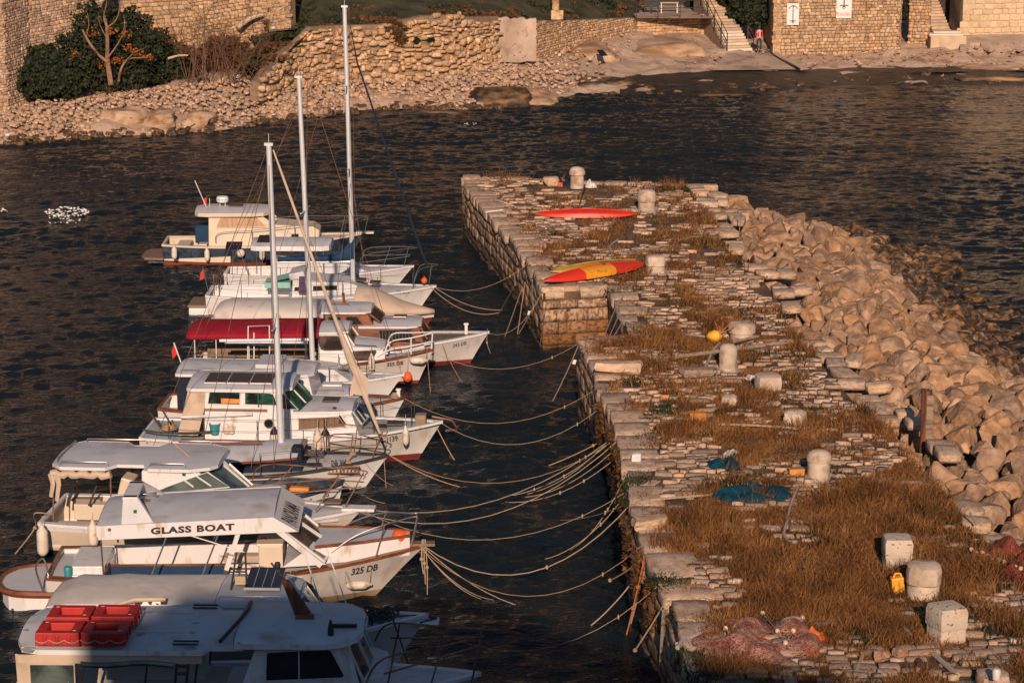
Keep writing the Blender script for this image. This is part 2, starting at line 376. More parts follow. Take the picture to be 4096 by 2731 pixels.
def text_mesh(txt, h, font_w=1.0, bold=.0, shear=0, space=1.0):
    cu = bpy.data.curves.new('t', 'FONT'); cu.body = txt; cu.size = 1; cu.offset = bold; cu.shear = shear; cu.space_character = space
    cu.resolution_u = 3
    o = bpy.data.objects.new('t', cu); me = bpy.data.meshes.new_from_object(o)
    vs = [v.co.copy() for v in me.vertices]; fs = [tuple(p.vertices) for p in me.polygons]
    bpy.data.objects.remove(o); bpy.data.meshes.remove(me); bpy.data.curves.remove(cu)
    x0 = min(v.x for v in vs); x1 = max(v.x for v in vs); y0 = min(v.y for v in vs); y1 = max(v.y for v in vs)
    k = h / (y1 - y0)
    return [((v.x - x0) * k * font_w, (v.y - y0) * k) for v in vs], fs, (x1 - x0) * k * font_w
# ================================================================== helpers for the setting
def arr(me):
    V = np.empty(len(me.vertices) * 3, dtype=np.float32); me.vertices.foreach_get('co', V)
    Fc = [tuple(p.vertices) for p in me.polygons]
    q = [f for f in Fc if len(f) == 4]; t = [(f[0], f[1], f[2], f[2]) for f in Fc if len(f) == 3]
    return V.reshape(-1, 3), np.array(q, dtype=np.int32)
def merged(name, m, tmpls, items, parent=None, smooth=True, kind='stuff'):
    A = {}; VV = []; FF = []; n = 0
    for t, mx in items:
        if t not in A: A[t] = arr(tmpls[t])
        V, Fc = A[t]; K = np.array(mx, dtype=np.float32)
        VV.append(V @ K[:3, :3].T + K[:3, 3]); FF.append(Fc + n); n += len(V)
    if not VV: return None
    o = npmesh(name, m, np.concatenate(VV), np.concatenate(FF), parent, smooth)
    if kind: o['kind'] = kind
    return o
def trs(loc, rot, sc):
    return Matrix.LocRotScale(Vector(loc), rot if not isinstance(rot, tuple) else Matrix.Rotation(rot[2], 3, 'Z') @ Matrix.Rotation(rot[1], 3, 'Y') @ Matrix.Rotation(rot[0], 3, 'X'), Vector(sc))
def pieces(name, m, tmpls, items, parent, limit=300, smooth=True, tail=None):
    """the pieces that show largest become parts, the rest one part of stuff"""
    def key(it):
        p = it[1].translation; s = it[1].to_scale(); x, y = proj(p)
        vis = -300 < x < 4400 and -200 < y < 2900
        return -(vis * 1000 + (s.x * s.z * 100 + s.x) / max(p.y, 5) * 50)
    items = sorted(items, key=key)
    for t, mx in items[:limit]:
        o = bpy.data.objects.new(name, tmpls[t]); COL.objects.link(o); o.matrix_local = mx; o.parent = parent
    merged((tail or 'small_' + name), m, tmpls, items[limit:], parent, smooth)
STN = {}
def stones(m, n=7, k=.55, rough=.14, cuts=2, facet=0):
    key = (m, n, k, rough, cuts, facet)
    if key not in STN: STN[key] = [stone_mesh(m, m, 11 + i * 3, k, rough, cuts, facet) for i in range(n)]
    return STN[key]
def nz(x, y, s=1.0, o=0.0): return noise.noise(Vector((x * s + o, y * s - o, o * 1.7)))

# ================================================================== water
def water_material():
    m = bpy.data.materials.new('sea_water'); m.use_nodes = True; nt = m.node_tree; L = nt.links.new
    b = nt.nodes['Principled BSDF']; b.inputs['Base Color'].default_value = (.006, .012, .018, 1); b.inputs['Roughness'].default_value = .05
    b.inputs['IOR'].default_value = 1.333; b.inputs['Specular IOR Level'].default_value = .27
    g = N(nt, 'ShaderNodeNewGeometry')
    def layer(sc, rot, s, det=3, dist=.4):
        mp = N(nt, 'ShaderNodeMapping'); mp.inputs['Scale'].default_value = sc; mp.inputs['Rotation'].default_value = (0, 0, R(rot))
        L(g.outputs['Position'], mp.inputs[0])
        n = N(nt, 'ShaderNodeTexNoise'); n.inputs['Scale'].default_value = s; n.inputs['Detail'].default_value = det; n.inputs['Distortion'].default_value = dist
        L(mp.outputs[0], n.inputs['Vector']); return n.outputs['Fac']
    a = layer((.55, 1.6, 1), 6, 1.5, 4, .6); d = layer((.9, 2.0, 1), 18, 6.5, 3, .5)
    # gusts: patches where the ripples are stronger
    gu = N(nt, 'ShaderNodeTexNoise'); gu.inputs['Scale'].default_value = .07; gu.inputs['Detail'].default_value = 3
    L(g.outputs['Position'], gu.inputs['Vector'])
    gr = N(nt, 'ShaderNodeMapRange'); gr.inputs[1].default_value = .35; gr.inputs[2].default_value = .65; gr.inputs[3].default_value = .6; gr.inputs[4].default_value = 1.35
    L(gu.outputs['Fac'], gr.inputs[0])
    def mad(x, k, y=None):
        n = N(nt, 'ShaderNodeMath', operation='MULTIPLY_ADD'); L(x, n.inputs[0]); n.inputs[1].default_value = k
        if y is not None: L(y, n.inputs[2])
        else: n.inputs[2].default_value = 0
        return n.outputs[0]
    h = mad(d, .06, mad(a, .08))
    mu = N(nt, 'ShaderNodeMath', operation='MULTIPLY'); L(h, mu.inputs[0]); L(gr.outputs[0], mu.inputs[1])
    bp = N(nt, 'ShaderNodeBump'); bp.inputs['Strength'].default_value = 1; bp.inputs['Distance'].default_value = 1.0
    L(mu.outputs[0], bp.inputs['Height']); L(bp.outputs[0], b.inputs['Normal'])
    MATS['sea_water'] = m
water_material()
def swell(X, Y, seed=5):
    g = np.random.default_rng(seed); H = np.zeros_like(X)
    # patches of stronger and weaker chop
    A = 1 + .35 * np.sin(X * .11 + 1.3 + .9 * np.sin(Y * .06)) * np.cos(Y * .085 + .7) + .2 * np.sin(X * .31 - Y * .17)
    for k in range(64):
        lam = .42 * 1.052 ** k * g.uniform(.9, 1.1); q = 2 * math.pi / lam; th = math.pi / 2 + g.normal(0, .5); sl = .062 if lam < .85 else (.026 if lam < 2 else .010)
        H += sl / q * np.sin(q * (X * math.cos(th) + Y * math.sin(th)) + g.uniform(0, 6.28) + .8 * np.sin(X * q * .13 + k))
    return H * A
x0, x1, y0, y1, st_ = -31.0, 35.0, 37.0, 162.0, .118
nx, ny = int((x1 - x0) / st_) + 1, int((y1 - y0) / st_) + 1
gx, gy = np.meshgrid(np.linspace(x0, x1, nx), np.linspace(y0, y1, ny)); hz_ = swell(gx, gy)
fd = np.clip(np.minimum(np.minimum(gx - x0, x1 - gx), np.minimum(gy - y0, y1 - gy)) / 2, 0, 1); hz_ *= fd
idx = np.arange(nx * ny).reshape(ny, nx)
Vw = np.stack([gx, gy, hz_], -1).reshape(-1, 3); Fw = np.stack([idx[:-1, :-1], idx[:-1, 1:], idx[1:, 1:], idx[1:, :-1]], -1).reshape(-1, 4)
k_ = len(Vw); ex = [(-260, -60), (260, -60), (260, y0), (-260, y0), (-260, y1), (260, y1), (260, 230), (-260, 230), (x0, y0), (x0, y1), (x1, y0), (x1, y1)]
Vw = np.concatenate([Vw, [(a, b_, 0) for a, b_ in ex]]); Fw = np.concatenate([Fw, np.array([(0, 1, 2, 3), (4, 5, 6, 7), (3, 8, 9, 4), (10, 2, 5, 11)]) + k_])
tag(npmesh('water', 'sea_water', Vw, Fw, None, True), kind='structure')
with part('seabed', 'wet_stone', None) as w:
    w.add([(-260, -60, -4), (260, -60, -4), (260, 230, -4), (-260, 230, -4)], [(0, 1, 2, 3)])
tag(w.o, kind='structure')

# ================================================================== town wall on which the photographer stands
root = empty('city_wall', (0, -8, 0), 0, 'tall town wall and tower behind the viewer, throwing shade on the near water', 'wall')
with part('wall', 'wall_block', root) as w: w.box((0, -1, 7.4), (160, 8, 17), 0)
def shade_top(px, py, z, Y=-6.0):         # how high a wall at Y must stand for its shade to end at this place
    p = P(px, py, z); t = (p.y - Y) / ANTI.y
    return p.x - ANTI.x * t, z - ANTI.z * t
TW = [(330, 2470, 2.6), (640, 2440, 2.6), (660, 2350, 2.4), (1900, 2350, 1.2), (2350, 2560, 0.5), (2750, 2640, 1.95), (3350, 2700, 1.95)]
with part('tower', 'wall_block', root) as w:
    tp = [shade_top(*t) for t in TW]; n = len(tp)
    w.add([(x, 2 + 0, z) for x, z in tp] + [(x, 2, 0) for x, z in tp] + [(x, -2, z) for x, z in tp] + [(x, -2, 0) for x, z in tp],
          [(i, i + 1, n + i + 1, n + i) for i in range(n - 1)] + [(2 * n + i + 1, 2 * n + i, 3 * n + i, 3 * n + i + 1) for i in range(n - 1)] + [(i + 1, i, 2 * n + i, 2 * n + i + 1) for i in range(n - 1)] + [(0, n, 3 * n, 2 * n), (2 * n - 1, n - 1, 3 * n - 1, 4 * n - 1)])

# ================================================================== far shore: terrain
PROF = [(-900, [(700, -2), (640, 0), (580, .5), (500, 1.0), (440, 1.4)]),
 (-300, [(640, -2), (590, 0), (530, .45), (470, .9), (420, 1.4)]),
 (0, [(640, -2), (575, 0), (520, .35), (470, .7), (430, 1.1)]),
 (209, [(640, -2), (566, 0), (500, .45), (440, 1.0), (385, 1.5)]),
 (435, [(620, -2), (548, 0), (500, .5), (430, 1.0), (370, 1.6)]),
 (640, [(610, -2), (538, 0), (490, .45), (420, 1.0), (345, 1.7)]),
 (870, [(600, -2), (525, 0), (480, .4), (400, 1.1), (310, 2.0)]),
 (1219, [(550, -2), (472, 0), (420, .5), (350, 1.1), (285, 1.9)]),
 (1515, [(520, -2), (440, 0), (395, .5), (330, 1.1), (262, 1.9)]),
 (1800, [(510, -2), (440, 0), (385, .45), (315, 1.1), (250, 1.8)]),
 (2003, [(500, -2), (430, 0), (370, .4), (310, 1.0), (235, 1.7)]),
 (2316, [(460, -2), (376, 0), (335, .35), (280, .8), (165, 1.95)]),
 (2525, [(450, -2), (374, 0), (322, .25), (262, .7), (128, 2.05)]),
 (2786, [(450, -2), (378, 0), (305, .25), (270, .5), (130, 1.9)]),
 (2900, [(440, -2), (372, 0), (300, .25), (262, .48), (202, 1.0)]),
 (3050, [(440, -2), (362, 0), (298, .25), (262, .48), (198, 1.05)]),
 (3483, [(430, -2), (345, 0), (290, .25), (250, .52), (196, 1.05)]),
 (3831, [(420, -2), (336, 0), (280, .28), (240, .58), (180, 1.2)]),
 (4300, [(420, -2), (332, 0), (275, .3), (235, .6), (170, 1.3)]),
 (5000, [(420, -2), (332, 0), (275, .3), (235, .6), (170, 1.3)])]
def shore_rows():
    cols = []
    for px, pr in PROF:
        c = [P(px, y, z) for y, z in pr]; e = c[-1]
        c += [Vector((e.x * 1.01, e.y + 3, e.z + .25)), Vector((e.x * 1.08, e.y + 12, e.z + 1.5))]
        cols.append(c)
    rows = []
    for i in range(len(cols) - 1):
        dx = abs(cols[i + 1][1].x - cols[i][1].x); n = max(2, int(dx / .45))
        for k in range(n):
            t = k / n; c = [cols[i][j].lerp(cols[i + 1][j], t) for j in range(7)]
            r = []
            for j in range(6):
                m_ = [3, 7, 9, 9, 4, 5][j]
                for q in range(m_): r.append(c[j].lerp(c[j + 1], q / m_))
            r.append(c[6])
            for p in r:
                a = (1.0 if p.x < 3 else 1.7) if p.y < c[4].y + 1 else .3
                p.z += a * (.16 * nz(p.x, p.y, .45) + .12 * nz(p.x, p.y, 1.3, 9) + .06 * nz(p.x, p.y, 3.1, 2))
            rows.append(r)
    return rows
with part('shore_ground', 'shore_ground', None) as w: w.loft(shore_rows())
tag(w.o, kind='structure')
# hillside behind, above the picture
with part('hillside', 'hill_ground', None) as w:
    rows = []
    for i in range(60):
        x = -230 + i * 8; r = []
        for j in range(16):
            y = 172 + j * 9 + 6 * nz(x, 0, .02); r.append(Vector((x, y, 2.0 + max(0, (j - .5)) * 9.5 + (3 * nz(x, y, .03) if j > 1 else 0))))
        rows.append(r)
    w.loft(rows)
tag(w.o, kind='structure')

# ---------------------------------------------------------------- masonry faces
def face_items(path, hfun, sw, sh, seed, ntm, depth=.12, jit=.25, tight=1.04, ragged=0.0, zjit=.1, skip=None, sink=.5, hcap=None):
    """stones on a vertical face over a ground polyline (world points); returns matrices"""
    r = random.Random(seed); it = []
    seg = [(path[i], path[i + 1]) for i in range(len(path) - 1)]
    for a, b in seg:
        L_ = (b - a).xy.length; d = (b - a).xy.normalized(); nrm = Vector((d.y, -d.x, 0)); ang = math.atan2(d.y, d.x)
        z = -.95
        H = max(hfun(a), hfun(b))
        while z < H:
            h = sh * r.uniform(1 - jit, 1 + jit); u = -r.uniform(0, sw)
            while u < L_:
                w_ = sw * r.uniform(1 - jit * 1.6, 1 + jit * 1.6); uc = u + w_ / 2; t = min(max(uc / L_, 0), 1)
                p = a.lerp(b, t); top = hfun(p) + ragged * nz(p.x, p.z, 1.1, 5); zz = z + h / 2 + r.uniform(-zjit, zjit) * h
                if 0 < uc < L_ and zz < top - h * .3 and not (skip and skip(p, p.z + zz)):
                    c = Vector((p.x, p.y, p.z + zz)) + nrm * (r.uniform(-.25, .35) * depth * sink)
                    mx = trs(c, (r.uniform(-.08, .08), r.uniform(-.07, .07), ang + r.uniform(-.1, .1)), (w_ / 2 * tight, depth * r.uniform(.7, 1.2), h / 2 * tight))
                    it.append((r.randrange(ntm), mx))
                u += w_
            z += h
    return it
def back_face(path, hfun, m, parent, thick=.6, off=.03, name='core'):
    with part(name, m, parent) as w:
        for a, b in zip(path, path[1:]):
            d = (b - a).xy.normalized(); n = Vector((-d.y, d.x, 0))
            k = max(1, int((b - a).length / 1.2))
            for i in range(k):
                p, q = a.lerp(b, i / k) + n * off, a.lerp(b, (i + 1) / k) + n * off
                hp, hq = hfun(p), hfun(q)
                w.add([p - Vector((0, 0, 1)), q - Vector((0, 0, 1)), q + Vector((0, 0, hq)), p + Vector((0, 0, hp)),
                       p + n * thick - Vector((0, 0, 1)), q + n * thick - Vector((0, 0, 1)), q + n * thick + Vector((0, 0, hq)), p + n * thick + Vector((0, 0, hp))],
                      [(0, 1, 2, 3), (5, 4, 7, 6), (3, 2, 6, 7), (0, 3, 7, 4), (1, 5, 6, 2)])
    return w.o
def wall(name, label, cat, path, hfun, m, sw, sh, seed, core='mortar', k=.45, rough=.16, depth=.12, jit=.28, piece='stone', limit=300, **kw):
    root = empty(name, (0, 0, 0), 0, label, cat)
    back_face(path, hfun, core, root)
    tm = stones(m, 7, k, rough, 1 if sw < .3 else 2)
    it = face_items(path, hfun, sw, sh, seed, 7, depth, jit, **kw)
    it = [i for i in it if -150 < proj(i[1].translation)[0] < 4250 and proj(i[1].translation)[1] > -60]
    it = [i for i in it if i[1].translation.z < 30]; pieces(piece, m, tm, it, root, limit)
    return root
def topfun(pts):                      # top edge given by photograph rows over columns -> height above the local base
    def f(p):
        x, y = proj(p)
        for (x0, y0), (x1, y1) in zip(pts, pts[1:]):
            if x <= x1 or (x1, y1) == pts[-1]:
                t = min(max((x - x0) / (x1 - x0), 0), 1); yt = y0 + (y1 - y0) * t; break
        return max(.05, PY(x, yt, p.y).z - p.z)
    return f
# bastion at the left edge
pth = [P(-400, 470, .9), P(30, 440, 1.1), P(130, 402, 1.3), P(420, 340, 1.7)]
wall('bastion_wall', 'pale sunlit masonry bastion at the far left edge above the pebble beach', 'wall', pth, lambda p: 15 - p.z, 'shore_stone', .30, .17, 3, core='shore_ground', depth=.05, rough=.2, jit=.4, tight=.98)
# house wall behind the dry brush
pth = [P(300, 205, 2.9), P(760, 175, 3.3), P(1075, 120, 4.0)]
wall('old_house_wall', 'ochre block wall standing behind the leafless brush at upper left', 'wall', pth, lambda p: 9, 'wall_block', .42, .24, 5, depth=.06, tight=.97)
pth = [P(1075, 60, 5.2), P(1160, 50, 5.4)]
wall('garden_wall', 'short piece of ochre wall showing between dark bushes above the rubble wall', 'wall', pth, lambda p: 5, 'wall_block', .35, .22, 6, depth=.06)
# rubble retaining wall
pth = [P(1040, 335, 2.0), P(1180, 300, 2.0), P(1330, 285, 2.0), P(1600, 275, 1.9), P(1800, 262, 1.9), P(1995, 232, 1.9)]
tf = topfun([(1040, 330), (1075, 285), (1130, 222), (1180, 185), (1205, 150), (1240, 112), (1320, 104), (1420, 102), (1450, 116), (1540, 92), (1600, 86), (1640, 66), (1800, 62), (1860, 70), (2000, 66)])
wall('rubble_wall', 'broad dry rubble retaining wall above the far beach', 'wall', pth, tf, 'rubble_stone', .40, .27, 8, core='mortar', k=.75, rough=.28, depth=.22, jit=.52, zjit=.5, sink=1.2, ragged=.45)
# long coursed wall
pth = [P(2140, 222, 1.8), P(2330, 170, 1.95), P(2545, 126, 2.05)]
tf = topfun([(2140, 82), (2240, 84), (2550, 72)])
wall('long_low_wall', 'long coursed stone wall between the grey render patch and the terrace', 'wall', pth, tf, 'rubble_stone', .34, .18, 9, core='mortar', k=.5, rough=.22, depth=.1, jit=.4)
# rendered patch
pth = [P(1990, 232, 1.9), P(2145, 224, 1.9)]
root = empty('rendered_wall', (0, 0, 0), 0, 'smooth grey rendered stretch of wall beside the rubble wall', 'wall')
tf = topfun([(1980, 66), (2150, 72)])
with part('render_coat', 'concrete', root) as w:
    a, b = pth
    rows = []
    for i in range(13):
        p = a.lerp(b, i / 12) + Vector((0, -.25, 0)); h = tf(p) - .15 + .25 * nz(i * .6, 2, 1); rows.append([p + Vector((0, .9 * (j / 8), h * j / 8 - .3 * (1 - j / 8))) + Vector((0, -.14 * nz(i, j, .3), .1 * nz(i * .4, j, .6) * (j == 0))) for j in range(9)] + [p + Vector((0, 1.4, h))])
    w.loft(rows)
# terrace with railing
pth = [P(2545, 128, 2.05), P(2820, 118, 2.05)]
tf = topfun([(2540, 76), (2820, 58)])
TZ = PY(2600, 70, pth[0].y).z
wall('terrace_wall', 'low ochre wall under the railed terrace left of the stairs', 'wall', pth, tf, 'rubble_stone', .33, .19, 12, k=.5, rough=.2, depth=.09)
with part('terrace_side', 'mortar', None) as w:
    a = P(2820, 118, 2.05); w.add([a - Vector((0, 0, 1)), a + Vector((2, 14, -1)), Vector((a.x + 2, a.y + 14, TZ)), Vector((a.x, a.y, TZ))], [(0, 1, 2, 3)])
tag(w.o, kind='structure')
with part('terrace', 'concrete', None) as w:
    a, b = P(2545, 74, TZ), P(2850, 74, TZ)
    w.add([a, b, b + Vector((2, 14, .1)), a + Vector((0, 14, .1))], [(0, 1, 2, 3)])
tag(w.o, kind='structure')
# sign wall
WP = [P(3094, 208, 1.05), P(3590, 196, 1.1)]; pth = WP + [P(3600, 182, 1.15)]
def WY(px): return WP[0].y + (WP[1].y - WP[0].y) * (px - 3094) / 496
def holes(p, z): 
    x, y = proj((p.x, p.y, z)); return False
wall('sign_wall', 'brown block wall that carries the two white anchor signs', 'wall', pth, lambda p: 17, 'wall_block', .33, .235, 14, core='mortar', k=.5, rough=.15, depth=.07, tight=.97)
pth = [WP[0] + Vector((-.05, 6, 1)), WP[0] + Vector((-.05, 0, 0))]
back_face(pth, lambda p: 8, 'wall_block', bpy.data.objects['sign_wall'], .5, 0, 'return_wall')
pth = [P(3640, 180, 1.25), P(3725, 182, 1.25)]
wall('pillar_wall', 'ragged dark stone pillar between the dark gap and the narrow stairs', 'wall', [v + Vector((0, .8, 0)) for v in pth], lambda p: 9, 'rubble_stone', .26, .2, 15, k=.5, rough=.25, depth=.1)
pth = [P(3848, 142, 1.7), P(4250, 132, 1.8)]
wall('fine_block_house', 'golden house wall of large smooth blocks at the far right', 'building', pth, lambda p: 15, 'fine_block', .62, .40, 16, core='pale_mortar', k=.12, rough=.06, depth=.05, jit=.22, tight=.95, zjit=.02, piece='block')
back_face([pth[0] + Vector((-.02, 5, 0)), pth[0]], lambda p: 8, 'fine_block', bpy.data.objects['fine_block_house'], .5, 0, 'return_wall')
with part('fine_base', 'concrete', None) as w:
    w.loft([[P(x, 200 + 10 * math.sin(x), 1.0) + Vector((0, 0, 0)), P(x, 172, 1.4), P(x, 140, 1.75) + Vector((0, .3, 0))] for x in range(3840, 4300, 40)])
w.o.name = 'rock_footing'; tag(w.o, kind='structure')

# ---------------------------------------------------------------- stairs
def stairs(name, label, p0, wdt, n, rise, run, ang, mats, seed=1):
    root = empty(name, p0, ang, label, 'stairs'); r = random.Random(seed)
    for i in range(n):
        with part('step', mats(i), root, .01) as w: w.box((0, i * run + .3 + r.uniform(-.01, .01), (i + .5) * rise), (wdt + r.uniform(-.03, .03), .6, rise * .96))
    with part('base', 'mortar', root) as w:
        for i in range(n): w.box((0, i * run + .45, i * rise / 2 - .35), (wdt * .96, run, i * rise + .6))
    return root
p0 = P(2960, 205, 1.0)
stairs('stone_stairs', 'long flight of pale stone steps climbing from the shore to the terrace', p0, 1.75, 22, .172, .30, R(16), lambda i: 'pale_steps' if i in (0, 2, 4, 5, 6) else 'step_stone')
p1 = P(3772, 142, 1.65)
stairs('narrow_stairs', 'narrow steep stone stairs between the pillar and the golden house', p1, 1.3, 14, .19, .27, R(10), lambda i: 'step_stone', 3)
root = empty('landing_block', P(3790, 200, .95), 0, 'pale stone landing at the foot of the narrow stairs', 'landing')
with part('block', 'step_stone', root, .04) as w: w.box((0, 0.6, .45), (2.5, 1.4, 1.0)); 
with part('slab', 'pale_steps', root, .03) as w: w.box((-.1, .7, 1.0), (2.3, 1.2, .12)); w.box((.05, 1.0, 1.13), (1.9, .9, .14))
with part('dark_slot', 'dark_joint', root) as w: w.box((-1.27, -.02, .45), (.16, .3, .9))
# wooden door leaf in the gap
root = empty('wooden_gate', P(3705, 120, 1.9), 0, 'old dark plank gate leaning in the gap right of the sign wall', 'gate')
for i in range(5):
    with part('plank', 'old_wood', root) as w: w.box((-.85 + i * .12, 1.4 + i * .02, 2.0), (.10, .05, 4))
with part('dark_doorway', 'dark_joint', None) as w: w.box(PY(3800, 60, p1.y + 3.2) + Vector((.3, 2.5, 2.5)), (1.6, .3, 7))
w.o.name = 'passage_wall'; tag(w.o, 'dark passage wall at the top of the narrow stairs', 'wall')

def railing(name, label, pts, h, m='dark_metal', posts=None, nr=2, r=.02):
    root = empty(name, pts[0], 0, label, 'railing'); o = Vector(pts[0])
    q = [Vector(p) - o for p in pts]
    for p in q:
        with part('post', m, root) as w: w.tube([p - Vector((0, 0, .12)), p + Vector((0, 0, h))], r * 1.3, 6)
    for k in range(nr):
        with part('rail', m, root) as w: w.tube([p + Vector((0, 0, h * (1 - k * .45))) for p in q], r * 1.1, 6)
    return root
zz = Vector((0, 0, 1))
railing('terrace_railing', 'black metal railing along the terrace edge', [P(2545, 78, TZ) + zz * .1, P(2632, 76, TZ) + zz * .1, P(2720, 72, TZ) + zz * .1, P(2808, 70, TZ) + zz * .1], 1.05, r=.022)
c, s_ = math.cos(R(16)), math.sin(R(16))
def st(i, dx=-.95): return p0 + Vector((dx * c - (i * .30) * s_, dx * s_ + i * .30 * c, i * .172))
railing('stair_railing', 'black metal railing running down the left side of the pale stairs', [st(-.2), st(3.6), st(8), st(12.5), st(17)], 1.25, r=.028)
railing('right_stair_railing', 'thin brown railing on the right side of the pale stairs behind the walker', [st(.6, 1.05), st(4.2, 1.05), st(8, 1.05)], .9, 'rusty_steel', r=.018)
# slipway kerbs
with part('slipway', 'concrete', None) as w:
    w.add([P(2905, 212, 1.06), P(3092, 212, 1.08), P(3200, 278, .5), P(2850, 282, .5)], [(0, 1, 2, 3)])
    w.add([P(3092, 216, 1.12), P(3110, 212, 1.12), P(3240, 276, .56), P(3205, 282, .55)], [(3, 2, 1, 0)])
tag(w.o, kind='structure')
root = empty('slipway_rail', P(3060, 190, 1.1), 0, 'dark rail lying in the slipway beside the walker', 'rail')
with part('bar', 'dark_metal', root) as w: w.tube([P(3065, 200, 1.2) - root.location, P(3200, 276, .62) - root.location], .045, 5)

# ---------------------------------------------------------------- anchor signs
def sign(label, px0, py0, px1, py1, ydist, lower):
    a, b = PY(px0, py1, ydist), PY(px1, py0, ydist); wd_, h = b.x - a.x, b.z - a.z; cx = (a.x + b.x) / 2
    root = empty('anchor_sign', (cx, ydist - .14, a.z), 0, label, 'sign')
    with part('board', 'sign_white', root) as w: w.box((0, 0, h / 2), (wd_, .04, h))
    with part('anchor_emblem', 'print_black', root) as w:
        s = wd_ / .8; y = -.028; z0 = .30 * h if lower else .12 * h; ht = h * (.55 if lower else .74)
        w.box((0, y, z0 + ht / 2), (.055 * s, .012, ht))                                 # shank, ring below, flukes above
        w.box((0, y - .001, z0 + .10 * s), (.46 * s, .012, .045 * s))
        w.tube([(.07 * s * math.cos(t), y, z0 - .0 + .06 * s * math.sin(t)) for t in [k * math.pi / 6 for k in range(12)]], .018 * s, 5, closed=True)
        arc = [(.28 * s * math.sin(t), y, z0 + ht - .18 * s + .22 * s * math.cos(t)) for t in [(-1.25 + k * 2.5 / 10) for k in range(11)]]
        w.tube(arc, .03 * s, 5, rad=[.012 * s + .022 * s * (1 - abs(k - 5) / 5) for k in range(11)])
        for sg in (-1, 1): w.add([(sg * .30 * s, y - .005, z0 + ht - .2 * s), (sg * .2 * s, y - .005, z0 + ht - .1 * s), (sg * .28 * s, y - .005, z0 + ht - .06 * s)], [(0, 1, 2)])
    if lower:
        v, f, tw = text_mesh('NO ANCHORING', .10 * h * 1.0, .95)
        k = wd_ * .86 / tw
        with part('lettering', 'print_red', root) as w: w.add([(x * k - wd_ * .43, -.026, .06 * h + yy) for x, yy in v], f)
sign('smaller white anchor sign on the brown block wall, nearer the stairs', 3146, 14, 3196, 100, WY(3170) - .02, False)
sign('white anchor sign with red lettering, cut by the top of the picture', 3343, -70, 3408, 73, WY(3375) - .02, True)

# ---------------------------------------------------------------- loose stones of the far beach
def beach(root_label, pxs, n, seed, m, sz, zone, limit=300):
    r = random.Random(seed); it = []
    tm = stones(m, 7, .7, .22, 1)
    RK = [(505, 478, 95, 50), (645, 480, 75, 45), (790, 482, 80, 40)]
    root = empty('beach_stones', (0, 0, 0), 0, root_label, 'stones')
    for _ in range(n):
        px = r.uniform(*pxs)
        if px > pxs[1] - 260 and pxs[1] < 3000 and r.random() < (px - pxs[1] + 260) / 260: continue
        yt, yb, z0, z1 = zone(px); t = r.random(); py = yb + (yt - yb) * t
        if any(((px - a) / c) ** 2 + ((py - q) / d) ** 2 < 1 for a, q, c, d in RK): continue
        p = P(px, py, z0 + (z1 - z0) * t); s = sz * (.5 + r.random() ** 2.5 * 1.6)
        it.append((r.randrange(7), trs(p + Vector((0, 0, s * .12)), (r.uniform(-.3, .3), r.uniform(-.3, .3), r.uniform(0, 6)), (s, s * r.uniform(.6, 1), s * r.uniform(.45, .75)))))
    pieces('stone', m, tm, it, root, limit)
def interp(tab, x):
    if x <= tab[0][0]: return tab[0][1]
    for (a, b), (c_, d) in zip(tab, tab[1:]):
        if x <= c_: return b + (d - b) * (x - a) / (c_ - a)
    return tab[-1][1]
WL = [(px, pr[1][0]) for px, pr in PROF]; TL = [(px, pr[4][0]) for px, pr in PROF]; TZL = [(px, pr[4][1]) for px, pr in PROF]
beach('loose pale stones strewn over the beach under the evergreen bushes', (0, 1300), 3100, 21, 'shore_stone', .085, lambda x: (interp(TL, x) + 8, interp(WL, x) - 6, .05, interp(TZL, x)))
beach('tumbled stones on the slope below the rubble wall', (1050, 2420), 3000, 22, 'shore_stone', .105, lambda x: (interp(TL, x) + 4, interp(WL, x) - 12, .1, interp(TZL, x)))
beach('dark wet stones at the far waterline', (20, 2300), 420, 23, 'boulder_wet', .17, lambda x: (interp(WL, x) - 22, interp(WL, x) + 6, -.02, .16))
beach('scattered stones on the dark tidal ledge at the right', (2300, 4096), 150, 24, 'boulder_wet', .20, lambda x: (interp(WL, x) - 38, interp(WL, x) + 4, -.05, .12))
beach('small stones along the foot of the sign wall', (2350, 4096), 260, 25, 'shore_stone', .08, lambda x: (interp(TL, x) + 6, 262, .6, interp(TZL, x)))
# big rocks
def rock(label, px, py, z, sx, sy, sz, rz=0, m='pale_rock', seed=1, k=.8, rough=.25):
    root = P(px, py, z); me = stone_mesh('rock', m, seed, k, rough, 9, 4)
    for v in me.vertices: v.co += noise.noise_vector(v.co * 3 + Vector((seed, 0, 0))) * .11 + noise.noise_vector(v.co * 8) * .035
    me.polygons.foreach_set('use_smooth', [True] * len(me.polygons))
    o = bpy.data.objects.new('rock', me); COL.objects.link(o)
    o.location = root; o.rotation_euler = (0, 0, rz); o.scale = (sx, sy, sz); tag(o, label, 'rock'); return o
rock('large rounded tan rock on the beach below the bare tree', 505, 482, .55, 1.35, 1.0, .72, .05, seed=3)
rock('cracked rock to the right of the rounded tan rock', 645, 486, .5, 1.0, 1.0, .6, .2, seed=5)
rock('low brown rock at the right end of the beach rocks', 790, 488, .4, 1.1, .9, .5, -.1, seed=8)
rock('dark rock in the water edge at the lower left beach', 255, 545, .0, 1.0, .5, .35, 0, 'boulder_wet', seed=9)
rock('wide layered brown rock jutting into the water below the rubble wall', 2010, 405, .15, 1.8, 1.6, .85, .1, 'boulder_wet', seed=12)
rock('light capped rock beside the layered brown rock', 2150, 398, .2, 1.5, 1.4, .6, -.1, 'pale_rock', seed=14)
rock('small brown rock left of the layered rock', 1690, 405, .1, .8, .6, .45, 0, 'boulder_wet', seed=15)
